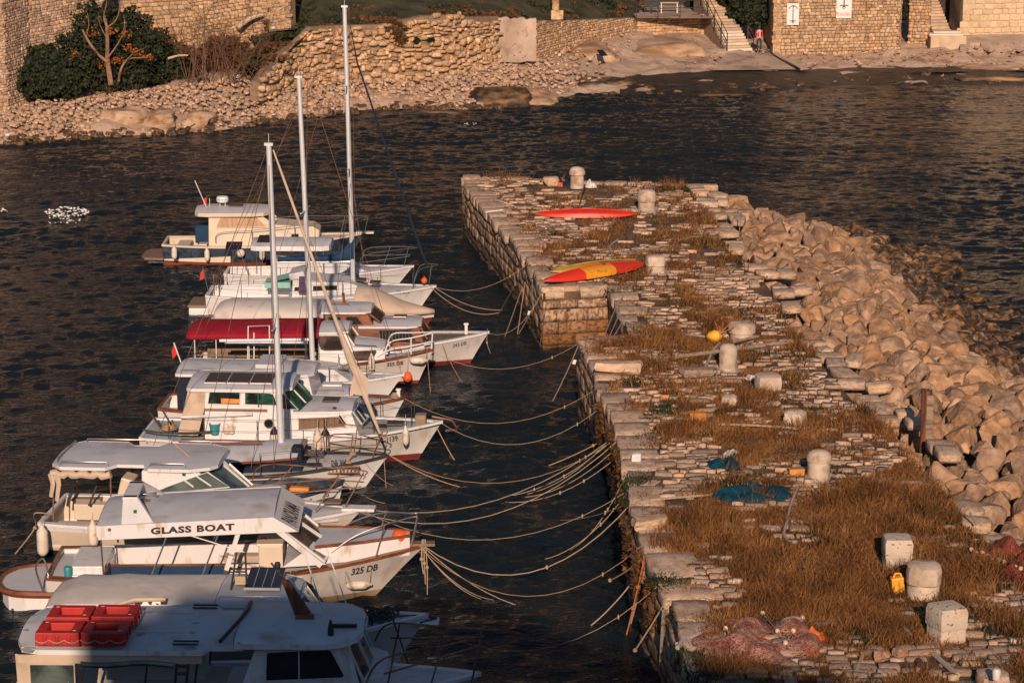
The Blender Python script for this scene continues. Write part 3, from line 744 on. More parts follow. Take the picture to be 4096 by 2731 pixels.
rock('flat dark ledge of rock sloping into the water', 1720, 455, -.05, 1.9, .45, .22, .05, 'boulder_wet', seed=16, rough=.15)
rock('brown rock shelf below the long wall', 2400, 350, .0, 2.2, 1.6, .62, .1, 'boulder_wet', seed=18)
rock('pale domed bedrock under the terrace', 2640, 205, 1.0, 3.4, 3.2, 1.05, .1, 'pale_rock', seed=19, rough=.2)
rock('smooth pale bedrock left of the dark cloth', 2330, 228, 1.0, 2.6, 2.6, .9, -.1, 'pale_rock', seed=20, rough=.2)
rock('thin lit ledge at the waterline left of centre', 2850, 385, -.1, 3.0, .6, .2, .02, 'boulder_wet', seed=21, rough=.15)
rock('long thin lit ledge at the waterline below the sign wall', 3420, 357, -.08, 4.0, .5, .2, -.02, 'boulder_wet', seed=22, rough=.15)
rock('low island rock off the slipway', 3140, 395, -.08, .9, .5, .2, .0, 'boulder_wet', seed=23, rough=.15)
rock('pale mound of rock near the right edge of the far shore', 3960, 285, .2, 2.0, 1.4, .55, .0, 'pale_rock', seed=24)
rock('dark shelf rock in the water at the far right', 3980, 325, .0, 2.6, 1.2, .45, .0, 'boulder_wet', seed=25)
with part('tidal_ledge', 'ledge_wet', None) as w:
    rows = []
    for i in range(40):
        x = 2480 + i * 44; yb = interp(WL, x)
        rows.append([P(x, yb + 25, -.2) + zz * 0, P(x, yb - 8, .10) + zz * .10 * nz(i, 0, .5), P(x, yb - 45, .30) + zz * .12 * nz(i, 3, .9), P(x, 283 + 10 * nz(i, 7, .5), .42) - zz * .02, P(x, 268 + 10 * nz(i, 9, .5), .40)])
    w.loft(rows)
tag(w.o, kind='structure')
# weathered bits on the far shore
with part('dark_cloth', 'navy_canvas', None) as w: w.add([P(2388, 203, 1.75), P(2412, 202, 1.75), P(2430, 224, 1.6), P(2404, 226, 1.6)], [(0, 1, 2, 3)])
w.o.modifiers.new('t', 'SOLIDIFY').thickness = .04; w.o.name = 'folded_cloth'; tag(w.o, 'small dark folded cloth lying on the pale bedrock', 'cloth')
# upper ground above the retaining walls
with part('upper_ground', 'dark_grass', None) as w:
    rows = []
    for px in range(960, 2600, 40):
        yt = interp([(960, 330), (1075, 290), (1140, 215), (1240, 120), (1420, 104), (1640, 70), (2240, 84), (2560, 74)], px)
        Y = interp([(960, 142), (1040, P(1040, 335, 2).y), (1330, P(1330, 285, 2).y), (2000, P(1995, 232, 1.9).y), (2330, P(2330, 170, 1.95).y), (2545, P(2545, 126, 2.05).y)], px) + .5
        a = PY(px, yt + 6, Y); rows.append([a, a + Vector((.1, 3, .35)), a + Vector((.2, 7, 1.3)), a + Vector((.3, 14, 3.5)), a + Vector((0, 24, 6))])
    w.loft(rows)
tag(w.o, kind='structure')

# ================================================================== vegetation
def leaves(n, centers, size, seed, asp=1.0, up=0.0):
    """n leaf quads spread through ellipsoids (c, r, weight)"""
    g = np.random.default_rng(seed); W = np.array([c[2] if len(c) > 2 else c[1][0] * c[1][1] * c[1][2] for c in centers], float); W /= W.sum()
    k = g.choice(len(centers), n, p=W); C_ = np.array([tuple(c[0]) for c in centers])[k]; Rr = np.array([tuple(c[1]) for c in centers])[k]
    d = g.normal(size=(n, 3)); d /= np.linalg.norm(d, axis=1)[:, None]; rad = g.uniform(.45, 1.06, n) ** .6
    lump = 1 + .18 * np.sin(d[:, 0] * 9 + k) * np.cos(d[:, 2] * 8 + k * 2)
    p = C_ + d * Rr * (rad * lump)[:, None]
    a = g.normal(size=(n, 3)); a[:, 2] += up; a /= np.linalg.norm(a, axis=1)[:, None]
    b = np.cross(a, g.normal(size=(n, 3))); b /= np.linalg.norm(b, axis=1)[:, None]
    s = (size * g.uniform(.5, 1.4, n))[:, None]; a = a * s * asp; b = b * s
    V = np.stack([p - a - b * .3, p - a * .1 + b, p + a + b * .2, p + a * .1 - b], 1).reshape(-1, 3)
    return V, np.arange(n * 4, dtype=np.int32).reshape(-1, 4)
def bush(label, blobs, n, size, m, seed, name='evergreen_bush', cat='bush', twigs=None, parent=None):
    V, Fc = leaves(n, blobs, size, seed); base = Vector(blobs[0][0])
    o = npmesh('foliage' if twigs else name, m, V, Fc)
    if twigs:
        root = empty(name, (0, 0, 0), 0, label, cat); o.parent = root
        with part('stem', 'bark', root) as w:
            for t in twigs: w.tube(t[0], t[1], 5, rad=t[2] if len(t) > 2 else None)
        return root
    return tag(o, label, cat)
YS = 1.55
def B(px, py, Y, rx, ry, rz): return (PY(px, py, Y * YS), (rx, ry, rz))
def PYs(px, py, Y): return PY(px, py, Y * YS)
bush('big dark evergreen bush behind the bare tree at upper left', [B(330, 120, 89, 2.2, 1.8, 1.9), B(480, 150, 90, 2.0, 1.6, 1.7), B(330, 230, 88, 2.4, 1.8, 1.6), B(520, 260, 89, 2.0, 1.6, 1.6), B(430, 310, 88, 2.4, 1.6, 1.0), B(600, 230, 90, 1.4, 1.2, 1.6), B(250, 60, 92, 1.2, 1.2, 1.0)], 26000, .095, 'evergreen', 31, twigs=[([P(400, 380, 1.5) + Vector((0, 1, 0)), PYs(400, 150, 90)], .12)])
bush('low dark evergreen bush against the bastion wall', [B(180, 260, 86.5, 1.3, 1.2, 1.1), B(150, 320, 86, 1.4, 1.2, 1.0), B(240, 330, 86, 1.4, 1.2, .8), B(120, 275, 86.5, .7, .7, .7)], 11000, .09, 'evergreen', 32, twigs=[([P(180, 380, 1.3) + Vector((0, 1, 0)), PYs(180, 260, 86.5)], .08)])
bush('dark bush spilling over the beach right of the bare tree', [B(690, 290, 90, 1.3, 1.2, 1.0), B(610, 320, 89.5, 1.2, 1.1, .8)], 7000, .085, 'evergreen', 33, twigs=[([P(650, 345, 1.6) + Vector((0, 1, 0)), PYs(660, 290, 90)], .06)])
bush('dark evergreen crown above the garden at the top left', [B(1040, 20, 104, 1.0, 1, 1.6), B(1210, 40, 104, 1.3, 1.2, 1.3), B(1290, 30, 105, 1.3, 1.2, 1.3)], 7000, .11, 'evergreen', 34, twigs=[([PYs(1200, 100, 104), PYs(1200, 30, 104)], .08)])
bush('dark bushes in the middle of the upper garden', [B(1560, 25, 106, 1.5, 1.2, 1.0), B(1650, 20, 106, 1.3, 1.2, .9), B(1480, 15, 106, 1, 1, .8)], 6000, .11, 'evergreen', 35, twigs=[([PYs(1560, 80, 106), PYs(1560, 30, 106)], .08)])
bush('low dark shrubs right of centre in the upper garden', [B(1930, 22, 107, 1.6, 1.2, .7), B(2060, 30, 107, 1.4, 1.1, .6)], 5000, .11, 'evergreen', 36, twigs=[([PYs(1980, 70, 107), PYs(1980, 30, 107)], .07)])
bush('round dark shrub beside the terrace wall', [B(2405, 22, 109, .95, .8, .75), B(2370, 40, 109, .6, .6, .5)], 3500, .10, 'evergreen', 37, twigs=[([PYs(2400, 60, 109), PYs(2400, 30, 109)], .06)])
bush('dark ivy covered tree right of the pale stairs', [B(2975, 20, 108, 1.1, 1.2, 1.4), B(3040, 30, 108, 1.0, 1.2, 1.3), B(3010, 60, 107, .95, .9, .7), B(2920, -30, 109, 1.2, 1.2, 1.3)], 11000, .10, 'evergreen', 38, name='evergreen_tree', cat='tree', twigs=[([PYs(3010, 120, 107.5), PYs(3010, 20, 108)], .12)])
bush('dark shrub in the gap right of the sign wall', [B(3608, 25, 108, .45, .6, 1.2)], 2500, .09, 'evergreen', 39, twigs=[([PYs(3608, 90, 108), PYs(3608, 30, 108)], .05)])
bush('small dark tree beside the terrace table', [B(2765, 15, 112, .35, .4, 1.0)], 1200, .09, 'evergreen', 40, name='evergreen_tree', cat='tree', twigs=[([PYs(2765, 45, 112), PYs(2765, 10, 112)], .05)])
bush('two dark green plants growing out of the rubble wall', [B(1665, 163, (P(1665, 270, 1.9).y - .35) / YS, .22, .2, .22), B(1722, 160, (P(1722, 266, 1.9).y - .35) / YS, .24, .2, .16)], 900, .05, 'evergreen', 41, name='wall_plant', cat='plant')
bush('rusty dry creeper hanging over the rubble wall', [B(1560, 110, (P(1560, 276, 1.9).y - .2) / YS, .95, .25, .45), B(1500, 130, (P(1560, 276, 1.9).y - .3) / YS, .5, .25, .4), B(1600, 150, (P(1560, 276, 1.9).y - .3) / YS, .4, .2, .4)], 2600, .06, 'dry_scrub', 42, name='dry_creeper', cat='plant')
bush('dry brown scrub along the upper garden edge', [B(1330, 55, 104, 1.6, 1, .5), B(1450, 45, 105, 1.4, 1, .6), B(1800, 20, 107, 2.0, 1, .7), B(1240, 80, 103, 1, .8, .4), B(2150, 10, 108, 1.2, 1, .8)], 7000, .10, 'dry_grass', 43, name='dry_scrub', cat='bush')
bush('reddish brown shrub left of the terrace', [B(2300, 30, 109, .9, .8, .8), B(2260, 10, 110, .8, .8, .8)], 3000, .08, 'dry_scrub', 44, name='dry_scrub', cat='bush')
def twig_mesh(name, m, base, n, h, spread, seed, r0=.025, parent=None, curl=.3, levels=2, flat=None):
    rr = random.Random(seed)
    with part(name, m, parent) as w:
        def grow(p, d, L_, r, lv):
            pts = [p]; 
            for k in range(5):
                d = (d + Vector((rr.gauss(0, curl), rr.gauss(0, curl), rr.gauss(0, curl * .6))) * .35).normalized(); pts.append(pts[-1] + d * L_ / 5)
                if lv and rr.random() < .62 and k: grow(pts[-1], (d + Vector((rr.gauss(0, .7), rr.gauss(0, .7), rr.gauss(.1, .5)))).normalized(), L_ * rr.uniform(.35, .6), r * .6, lv - 1)
            w.tube(pts, r, 3, rad=[r * (1 - .15 * k) for k in range(6)], cap=False)
        for _ in range(n):
            b = base(rr) if callable(base) else Vector(base)
            d = Vector((rr.gauss(0, spread), rr.gauss(0, spread * .6), 1)) if flat is None else Vector((rr.gauss(0, 1), rr.gauss(0, .6), rr.uniform(*flat)))
            grow(b, d.normalized(), h * rr.uniform(.5, 1.1), r0 * rr.uniform(.6, 1.2), levels)
    return w.o
o = twig_mesh('leafless_bush', 'twig', lambda r: P(r.uniform(740, 960), r.uniform(310, 340), 1.9), 48, 4.6, .28, 51, .028); tag(o, 'tall leafless thicket of upright stems in front of the ochre house wall', 'bush')
bush('low tangle of brown foliage around the foot of the leafless thicket', [B(820, 250, 91.5, 1.5, 1, .8), B(700, 230, 92, 1.1, .9, .9), B(960, 260, 92, 1.3, .9, .8), B(870, 300, 91.5, 1.0, .8, .5)], 7500, .09, 'dry_scrub', 45, name='dry_undergrowth', cat='bush')
bush('brown leafless scrub left of the house wall behind the evergreens', [B(560, 330, 90, 1.6, 1, .6), B(760, 300, 91, 1.5, 1, .9), B(900, 210, 93, 1.6, 1, 1.0), B(640, 180, 93, .9, .8, 1.0)], 6000, .10, 'dry_scrub', 47, name='dry_scrub', cat='bush')
o = twig_mesh('brush_pile', 'twig', lambda r: P(r.uniform(930, 1080), r.uniform(250, 320), 2.2), 60, 2.6, 1.0, 52, .022, flat=(.2, 1.1)); tag(o, 'arching heap of cut brown brushwood left of the rubble wall', 'brushwood')
o = twig_mesh('dead_branches', 'twig', lambda r: P(r.uniform(300, 480), r.uniform(385, 415), 1.1), 46, 1.9, 1.0, 53, .022, flat=(-.1, .9)); tag(o, 'heap of grey dead branches on the beach under the evergreen bush', 'branches')
o = twig_mesh('dead_branches', 'twig', lambda r: P(r.uniform(680, 760), r.uniform(320, 345), 1.8), 24, 1.4, .8, 54, .018, flat=(.2, 1.2)); tag(o, 'small clump of dry twigs standing beside the black tyre', 'branches')
# bare tree
Yt = P(445, 370, 1.6).y - .6
def T(px, py, dy=0): return PY(px, py, Yt + dy)
root = empty('bare_tree', T(445, 322), 0, 'bare pruned tree with a few orange leaves in front of the evergreen bush', 'tree'); o_ = root.location.copy()
limbs = [([(445, 340), (437, 290), (430, 230), (430, 170), (428, 108)], .17, .09), ([(432, 250), (400, 225), (370, 190), (345, 150), (330, 120)], .10, .055), ([(475, 325), (480, 290), (495, 255), (520, 235), (560, 232), (600, 230)], .08, .02),
         ([(428, 235), (455, 200), (485, 150), (505, 70)], .05, .012), ([(428, 112), (415, 70), (425, 20), (430, -30)], .05, .015), ([(430, 110), (465, 80), (478, 30), (470, -30)], .045, .012), ([(345, 150), (355, 100), (350, 55)], .03, .01), ([(430, 160), (400, 100), (392, 50)], .03, .01), ([(500, 245), (540, 210), (575, 195)], .03, .01), ([(490, 150), (500, 120), (495, 60)], .03, .01), ([(430, 108), (418, 60), (400, 10)], .03, .01)]
for i, (pl, r0, r1) in enumerate(limbs):
    with part('trunk' if i == 0 else 'limb', 'bark', root) as w:
        pts = catmull([T(x, y, .15 * ((i * 7 + k) % 3 - 1) * (k > 0)) - o_ for k, (x, y) in enumerate(pl)], 3); w.tube(pts, r0, 6, rad=[r0 + (r1 - r0) * k / (len(pts) - 1) for k in range(len(pts))])
V, Fc = leaves(420, [(T(x, y) - o_, (.35, .3, .2)) for x, y in ((365, 135), (445, 125), (540, 205), (510, 190), (560, 215), (590, 230), (410, 262), (475, 240), (500, 140), (300, 215), (460, 243))], .055, 61)
npmesh('leaf_cluster', 'autumn_leaf', V, Fc, root)
g = np.random.default_rng(8); bl = []
for _ in range(160):
    px = g.uniform(1000, 2560); yt = interp([(960, 300), (1075, 250), (1140, 190), (1240, 120), (1420, 104), (1640, 70), (2240, 84), (2560, 74)], px); Y = interp([(960, 142), (1040, P(1040, 335, 2).y), (1330, P(1330, 285, 2).y), (2000, P(1995, 232, 1.9).y), (2545, P(2545, 126, 2.05).y)], px)
    k = g.uniform(0, 1); bl.append((PY(px, yt + 4, Y) + Vector((0, .8 + 13 * k, .05 + 3.6 * k * k)), (g.uniform(.5, 1.4), .8, g.uniform(.08, .3))))
for nm, mm, q in (('ground_cover', 'green_weed', bl[:100]), ('dry_weeds', 'dry_scrub', bl[100:])):
    V, Fc = leaves(14000, q, .09, 63, up=1.5); o = npmesh(nm, mm, V, Fc); tag(o, 'low growth on the ground above the far walls', 'plants', kind='stuff')
bush('dark scrub between the thicket and the end of the rubble wall', [B(1060, 255, 92.5, 1.0, 1, .9), B(1110, 205, 94, .9, 1, .7), B(1170, 150, 96, .8, 1, .5), B(1010, 300, 91, .9, .8, .5)], 5500, .09, 'dry_scrub', 46, name='dry_scrub', cat='bush')
# white driftwood logs and rubbish
def log(label, a, b, r, m='pale_wood', name='driftwood'):
    root = Vector(a); 
    with part(name, m, None) as w:
        pts = catmull([Vector((0, 0, 0)), (Vector(b) - root) * .5 + Vector((0, 0, r)), Vector(b) - root], 3); w.tube(pts, r, 7, rad=[r * (1 - .06 * i) for i in range(len(pts))])
    w.o.location = root; tag(w.o, label, 'wood'); return w.o
log('pale broken trunk lying on top of the brushwood heap', PYs(950, 112, 94), PYs(1050, 60, 94.5), .16)
log('short bleached log among the brambles', PYs(672, 235, 88.2), PYs(752, 222, 88.5), .07)
log('pale stick leaning on the beach rocks', P(735, 512, .25), P(778, 490, .5), .05)
with part('tyre', 'black_rubber', None) as w: w.tube([(.28 * math.cos(t), .28 * math.sin(t), .1) for t in [k * math.pi / 8 for k in range(16)]], .11, 8, closed=True)
w.o.location = P(815, 333, 1.75); w.o.rotation_euler = (.5, .2, 0); tag(w.o, 'black tyre thrown among the stones below the thicket', 'tyre')
bm_ = stones('sign_white', 2, .8, .3, 2)
for px, py, z, s, lb in ((1093, 112, 5.0, .1, 'white plastic bag on the dark slope above the brushwood'), (950, 308, 2.0, .13, 'white rag among stones under the thicket'), (30, 540, .3, .12, 'bleached white stone at the left beach edge')):
    o = inst(bm_[0], 'plastic_bag' if 'stone' not in lb else 'white_stone', None, P(px, py, z), (0, 0, .3), (s, s * .8, s * .7)); tag(o, lb, 'rubbish' if 'stone' not in lb else 'stone')
# terrace furniture
def tchair(px, lab):
    b = PY(px, 62, P(2600, 60, TZ).y); b.z = TZ
    root = empty('garden_chair', b + Vector((0, 1.0, 0)), 0, lab, 'chair', 'dark chairs on the terrace')
    with part('seat', 'dark_metal', root) as w: w.box((0, 0, .45), (.5, .5, .05))
    with part('backrest', 'dark_metal', root) as w: w.box((0, -.24, .78), (.5, .05, .6), rx=.1)
    for sx in (-.22, .22):
        for sy in (-.22, .22):
            with part('leg', 'dark_metal', root) as w: w.tube([(sx, sy, 0), (sx, sy, .45)], .02, 5)
tchair(2593, 'left one of the two dark high backed chairs on the terrace'); tchair(2624, 'right one of the two dark high backed chairs on the terrace')
b = PY(2680, 60, P(2600, 60, TZ).y); b.z = TZ
root = empty('terrace_table', b + Vector((0, 1.2, 0)), 0, 'pale table beside the dark chairs on the terrace', 'table')
with part('top', 'pale_wood', root) as w: w.box((0, 0, .74), (1.3, .7, .05))
for sx in (-.55, .55):
    for sy in (-.28, .28):
        with part('leg', 'sign_white', root) as w: w.box((sx, sy, .36), (.06, .06, .72))
# roofed post at the top of the picture
root = empty('gate_pillar', PY(2222, 66, P(2240, 197, 1.85).y + .8), 0, 'small stone gate pillar at the top of the long wall', 'pillar')
with part('shaft', 'rubble_stone', root, .04) as w: w.box((0, 0, .9), (.45, .45, 2.4))
with part('foot', 'rubble_stone', root, .06) as w: w.box((.1, -.1, .1), (.8, .6, .6))
# ================================================================== the pier
PZ = 1.95
LEFT = [(1856, 705), (1866, 752), (1900, 800), (1938, 842), (1982, 880), (2012, 922), (2050, 962), (2085, 1010), (2112, 1062), (2146, 1118), (2172, 1160)]
JET = [(2172, 1160), (2436, 1146)]
REC = [(2436, 1146), (2446, 1168), (2482, 1250), (2519, 1345)]
NEARF = [(2519, 1345), (2420, 1358), (2313, 1372)]
NEARL = [(2313, 1372), (2345, 1430), (2372, 1490), (2398, 1556), (2428, 1616), (2455, 1678), (2478, 1745), (2501, 1826), (2516, 1959), (2535, 2085), (2569, 2180), (2595, 2245), (2643, 2332), (2678, 2406), (2713, 2484), (2740, 2580), (2775, 2720), (2830, 2900)]
RIGHT = [(2745, 741), (2782, 787), (2857, 880), (2888, 960), (2943, 1030), (3042, 1097), (3108, 1185), (3158, 1306), (3219, 1378), (3262, 1407), (3334, 1500), (3423, 1603), (3512, 1693), (3615, 1782), (3687, 1880), (3736, 1947), (3794, 2000), (3831, 2050), (3870, 2135), (3930, 2180), (4096, 2230), (4400, 2330)]
def pz(l): return [P(x, y, PZ) for x, y in l]
outline = pz(LEFT) + pz(JET)[1:] + pz(REC)[1:] + pz(NEARF)[1:] + pz(NEARL)[1:] + pz([(4800, 2900)]) + pz(RIGHT)[::-1] + pz([(2690, 735), (2400, 727), (2100, 712)])
pier = empty('stone_pier', (0, 0, 0), 0, 'old stone pier overgrown with dry grass, running away from the viewer', 'pier')
OUT2 = [(p.x, p.y) for p in outline]
def inside(x, y, poly=OUT2):
    c = False; n = len(poly); j = n - 1
    for i in range(n):
        xi, yi = poly[i]; xj, yj = poly[j]
        if (yi > y) != (yj > y) and x < (xj - xi) * (y - yi) / (yj - yi) + xi: c = not c
        j = i
    return c
with part('core', 'pier_soil', pier) as w:
    w.prism(OUT2[::-1], -3.5, PZ - .10)
    w.v = [tuple(v) for v in w.v]
XMN, XMX, YMN, YMX = min(p[0] for p in OUT2), min(40, max(p[0] for p in OUT2)), min(p[1] for p in OUT2), max(p[1] for p in OUT2)
def zt(x, y): return PZ + .05 * nz(x, y, .35) + .02 * nz(x, y, 1.3, 4)
# gently uneven top surface
def top_sheet():
    xs = np.arange(XMN, XMX, .4); ys = np.arange(YMN, YMX, .4); V = []; idx = {}; Fc = []
    for i, x in enumerate(xs):
        for j, y in enumerate(ys):
            if inside(x, y): idx[i, j] = len(V); V.append((x, y, zt(x, y) - .02))
    for (i, j) in idx:
        q = [(i, j), (i + 1, j), (i + 1, j + 1), (i, j + 1)]
        if all(k in idx for k in q): Fc.append([idx[k] for k in q])
    return npmesh('top_soil', 'pier_soil', V, Fc, pier, True)
top_sheet()
# coping stones and the courses below them
def offset_in(pts, d):
    out = []
    for i, p in enumerate(pts):
        a = pts[max(i - 1, 0)]; b = pts[min(i + 1, len(pts) - 1)]; t = (b - a).xy.normalized(); out.append(p + Vector((-t.y, t.x, 0)) * d)
    return out
def along(pts, step, seed, jit=.3):
    r = random.Random(seed); L_ = [0]
    for a, b in zip(pts, pts[1:]): L_.append(L_[-1] + (b - a).length)
    def at(s):
        for i in range(len(pts) - 1):
            if s <= L_[i + 1]: return pts[i].lerp(pts[i + 1], (s - L_[i]) / (L_[i + 1] - L_[i]))
        return pts[-1]
    s = 0; out = []
    while s < L_[-1] - .1:
        e = min(s + step * r.uniform(1 - jit, 1 + jit), L_[-1])
        if L_[-1] - e < .3: e = L_[-1]
        out.append((at(s), at(e))); s = e
    return out
tc = stones('coping_stone', 7, .10, .07, 2); ts = stones('stained_stone', 7, .10, .07, 2); tr = stones('rust_stone', 7, .12, .08, 2); tw = stones('wet_stone', 7, .4, .15, 2)
cop, blk, rst, wet = [], [], [], []
def edge_run(poly, seed, wd_=.8, step=1.15, jitz=.05, front=False, proud=.12):
    """poly runs with the stone on its left; coping on top, courses below"""
    r = random.Random(seed)
    for a, b in along(poly, step, seed):
        d = (b - a); L_ = d.xy.length; ang = math.atan2(d.y, d.x); n = Vector((-math.sin(ang), math.cos(ang), 0))
        ww = wd_ * r.uniform(.75, 1.35); h = .40; out = r.uniform(-.02, proud)
        c = (a + b) / 2 + n * (ww / 2 - out)
        cop.append((r.randrange(7), trs((c.x, c.y, PZ - h / 2 + .05 + r.uniform(-jitz, jitz)), (r.uniform(-.03, .03), r.uniform(-.03, .03), ang + r.uniform(-.03, .03)), (L_ / 2 * .97, ww / 2, h / 2))))
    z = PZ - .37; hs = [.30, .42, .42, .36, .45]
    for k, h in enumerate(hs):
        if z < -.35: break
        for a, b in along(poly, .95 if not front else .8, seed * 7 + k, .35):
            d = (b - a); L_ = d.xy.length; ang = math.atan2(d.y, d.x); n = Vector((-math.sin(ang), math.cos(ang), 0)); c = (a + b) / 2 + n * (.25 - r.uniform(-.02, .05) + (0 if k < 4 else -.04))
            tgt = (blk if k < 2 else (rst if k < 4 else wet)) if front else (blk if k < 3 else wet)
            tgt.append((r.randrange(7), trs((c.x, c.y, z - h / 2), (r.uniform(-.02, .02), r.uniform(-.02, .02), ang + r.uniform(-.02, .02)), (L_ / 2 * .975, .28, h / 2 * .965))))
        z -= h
back = pz([(2745, 741), (2690, 735), (2400, 727), (2100, 712), (1856, 705)])
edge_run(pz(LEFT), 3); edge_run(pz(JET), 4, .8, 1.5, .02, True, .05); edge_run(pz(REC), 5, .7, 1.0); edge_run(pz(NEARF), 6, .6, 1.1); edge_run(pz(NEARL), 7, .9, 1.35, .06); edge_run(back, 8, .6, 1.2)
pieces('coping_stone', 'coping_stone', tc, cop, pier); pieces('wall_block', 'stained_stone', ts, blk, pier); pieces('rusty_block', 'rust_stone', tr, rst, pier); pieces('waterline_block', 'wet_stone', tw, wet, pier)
# right hand edging slabs, pale
slab = []
r = random.Random(5); RR = pz(RIGHT)
for row, (off, ww) in enumerate(((.30, .62), (.95, .55))):
    for a, b in along(offset_in(RR, -off * -1), .95, 30 + row, .45):
        d = b - a; L_ = d.xy.length; ang = math.atan2(d.y, d.x); c = (a + b) / 2
        if r.random() < (.8 if row else .42): continue
        slab.append((r.randrange(7), trs((c.x, c.y, PZ - .06 + r.uniform(-.03, .03)), (r.uniform(-.07, .07), r.uniform(-.07, .07), ang + r.uniform(-.28, .28)), (L_ / 2 * r.uniform(.6, 1.05), ww / 2 * r.uniform(.7, 1.2), .13))))
pieces('edging_slab', 'coping_stone', tc, slab, pier)
# ---------------------------------------------------------------- what grows where: 1 = grass, 0 = bare paving
SP = [(2745, 1885, 130, 75, -1.2), (2620, 1600, 170, 60, -.35), (2560, 1720, 110, 60, -.5), (2650, 1270, 110, 90, -.9), (3050, 1200, 130, 100, -.75), (3030, 1050, 150, 60, -.7), (3350, 1560, 90, 90, -.8), (3220, 1480, 110, 50, -.6), (3000, 1480, 160, 30, -.3),
      (3400, 1880, 110, 60, -.5), (3650, 2690, 220, 60, -1.1), (4000, 2600, 130, 90, -.7), (4020, 2380, 90, 60, -.5), (2700, 2330, 70, 120, -.55), (2760, 2480, 90, 60, -.3), (3080, 1880, 60, 40, .5), (3150, 2150, 400, 120, .40), (3300, 2350, 350, 150, .45), (3650, 2100, 250, 140, .35), (3250, 2170, 60, 25, -.8), (2830, 2330, 60, 40, -.7), (3000, 2420, 60, 20, -.7), (3750, 2150, 60, 20, -.6), (3000, 1750, 250, 60, .5),
      (2900, 1560, 200, 40, .25), (2600, 1400, 200, 50, .4), (2500, 930, 200, 60, .2), (2350, 780, 220, 40, .2), (2720, 1350, 140, 40, .3), (2070, 780, 120, 60, -.5), (2250, 900, 90, 40, -.2), (3250, 1740, 150, 50, .3), (3080, 2060, 90, 30, .3), (3380, 2000, 110, 20, -.5), (3060, 2560, 170, 70, -1.3)]
SPW = []
for x, y, rx, ry, a in SP:
    p = P(x, y, PZ); SPW.append((p.x, p.y, (P(x + rx, y, PZ) - p).x, abs(P(x, y - ry, PZ).y - p.y), a))
def gmask(x, y):
    v = .82 + .60 * nz(x, y * .8, .42, 3) + .75 * nz(x, y * .6, 1.5, 8) + .5 * nz(x, y * .7, 3.5, 5)
    if y > 75: v += .14
    for cx, cy, rx, ry, a in SPW:
        q = ((x - cx) / rx) ** 2 + ((y - cy) / ry) ** 2
        if q < 4: v += a * math.exp(-q)
    return v
edge_all = [p for p in pz(LEFT + JET + REC + NEARF + NEARL)]
def dist_edge(x, y, poly=edge_all):
    best = 9
    for a, b in zip(poly, poly[1:]):
        dx, dy = b.x - a.x, b.y - a.y; t = ((x - a.x) * dx + (y - a.y) * dy) / (dx * dx + dy * dy + 1e-9); t = min(max(t, 0), 1)
        q = math.hypot(x - a.x - t * dx, y - a.y - t * dy)
        if q < best: best = q
    return best
pav = []; r = random.Random(9); tp = stones('paving', 7, .22, .16, 1)
y = YMN + .3
while y < YMX:
    d = .23 + .09 * r.random() + (.05 if y > 80 else 0); x = XMN + r.random() * .2
    while x < XMX:
        L_ = r.uniform(.18, .55) * (1.4 if r.random() < .1 else 1) + (.12 if y > 75 else 0); xc = x + L_ / 2; yc = y + .12 * nz(x, y, .6)
        if inside(xc, yc) and gmask(xc, yc) < .98 and r.random() < .84 - .25 * (nz(xc, yc, .8, 17) > .12) and -100 < proj((xc, yc, PZ))[0] < 4200:
            de = dist_edge(xc, yc)
            if de > .72 and dist_edge(xc, yc, RR) > .2:
                pav.append((r.randrange(7), trs((xc, yc, zt(xc, yc) + r.uniform(-.045, .03)), (r.uniform(-.07, .07), r.uniform(-.07, .07), r.uniform(-.10, .10)), (L_ / 2 * r.uniform(.85, 1.0), d / 2 * r.uniform(.72, .98), .055))))
        x += L_
    y += d
pieces('paving_stone', 'paving', tp, pav, pier)
# ---------------------------------------------------------------- grass
def blades(n, seed, hmin, hmax, wd_, cond, lean=.35, tuft=6, spread=.10, simple=False):
    g = random.Random(seed); V = []; k = 0; tries = 0
    while k < n and tries < n * 4:
        tries += 1
        # denser near the viewer as the photograph resolves more there
        px = g.uniform(1850, 4150); py = 700 + 2100 * g.random() ** .8
        p = P(px, py, PZ)
        if not inside(p.x, p.y): continue
        if not cond(p.x, p.y, g): continue
        hh = g.uniform(hmin, hmax) * max(.3, .85 + 1.5 * nz(p.x, p.y, .7, 2) + .6 * nz(p.x, p.y, 2.2, 6)); ax, ay = g.gauss(.12, .3), g.gauss(-.05, .3)
        for _ in range(tuft):
            x, y_ = p.x + g.gauss(0, spread), p.y + g.gauss(0, spread); h = hh * g.uniform(.5, 1.15); a = g.uniform(0, 6.28); w2 = wd_ * g.uniform(.6, 1.3) * (.8 + p.y / 100)
            lx, ly = (ax + g.gauss(0, lean)) * h, (ay + g.gauss(0, lean)) * h; ca, sa = math.cos(a) * w2, math.sin(a) * w2; z = PZ - .03
            if simple: V += [(x - ca, y_ - sa, z), (x + ca, y_ + sa, z), (x + lx + ca * .2, y_ + ly, z + h), (x + lx - ca * .2, y_ + ly, z + h)]
            else: V += [(x - ca, y_ - sa, z), (x + ca, y_ + sa, z), (x + lx * .4 + ca * .7, y_ + ly * .4 + sa * .7, z + h * .6), (x + lx * .4 - ca * .7, y_ + ly * .4 - sa * .7, z + h * .6),
                  (x + lx * .4 - ca * .7, y_ + ly * .4 - sa * .7, z + h * .6), (x + lx * .4 + ca * .7, y_ + ly * .4 + sa * .7, z + h * .6), (x + lx, y_ + ly, z + h), (x + lx - .002, y_ + ly, z + h)]
            k += 1
    return V
def grass(name, label, m, *a, **k):
    V = blades(*a, **k); o = npmesh(name, m, V, np.arange(len(V)).reshape(-1, 4)); tag(o, label, 'grass', kind='stuff'); return o
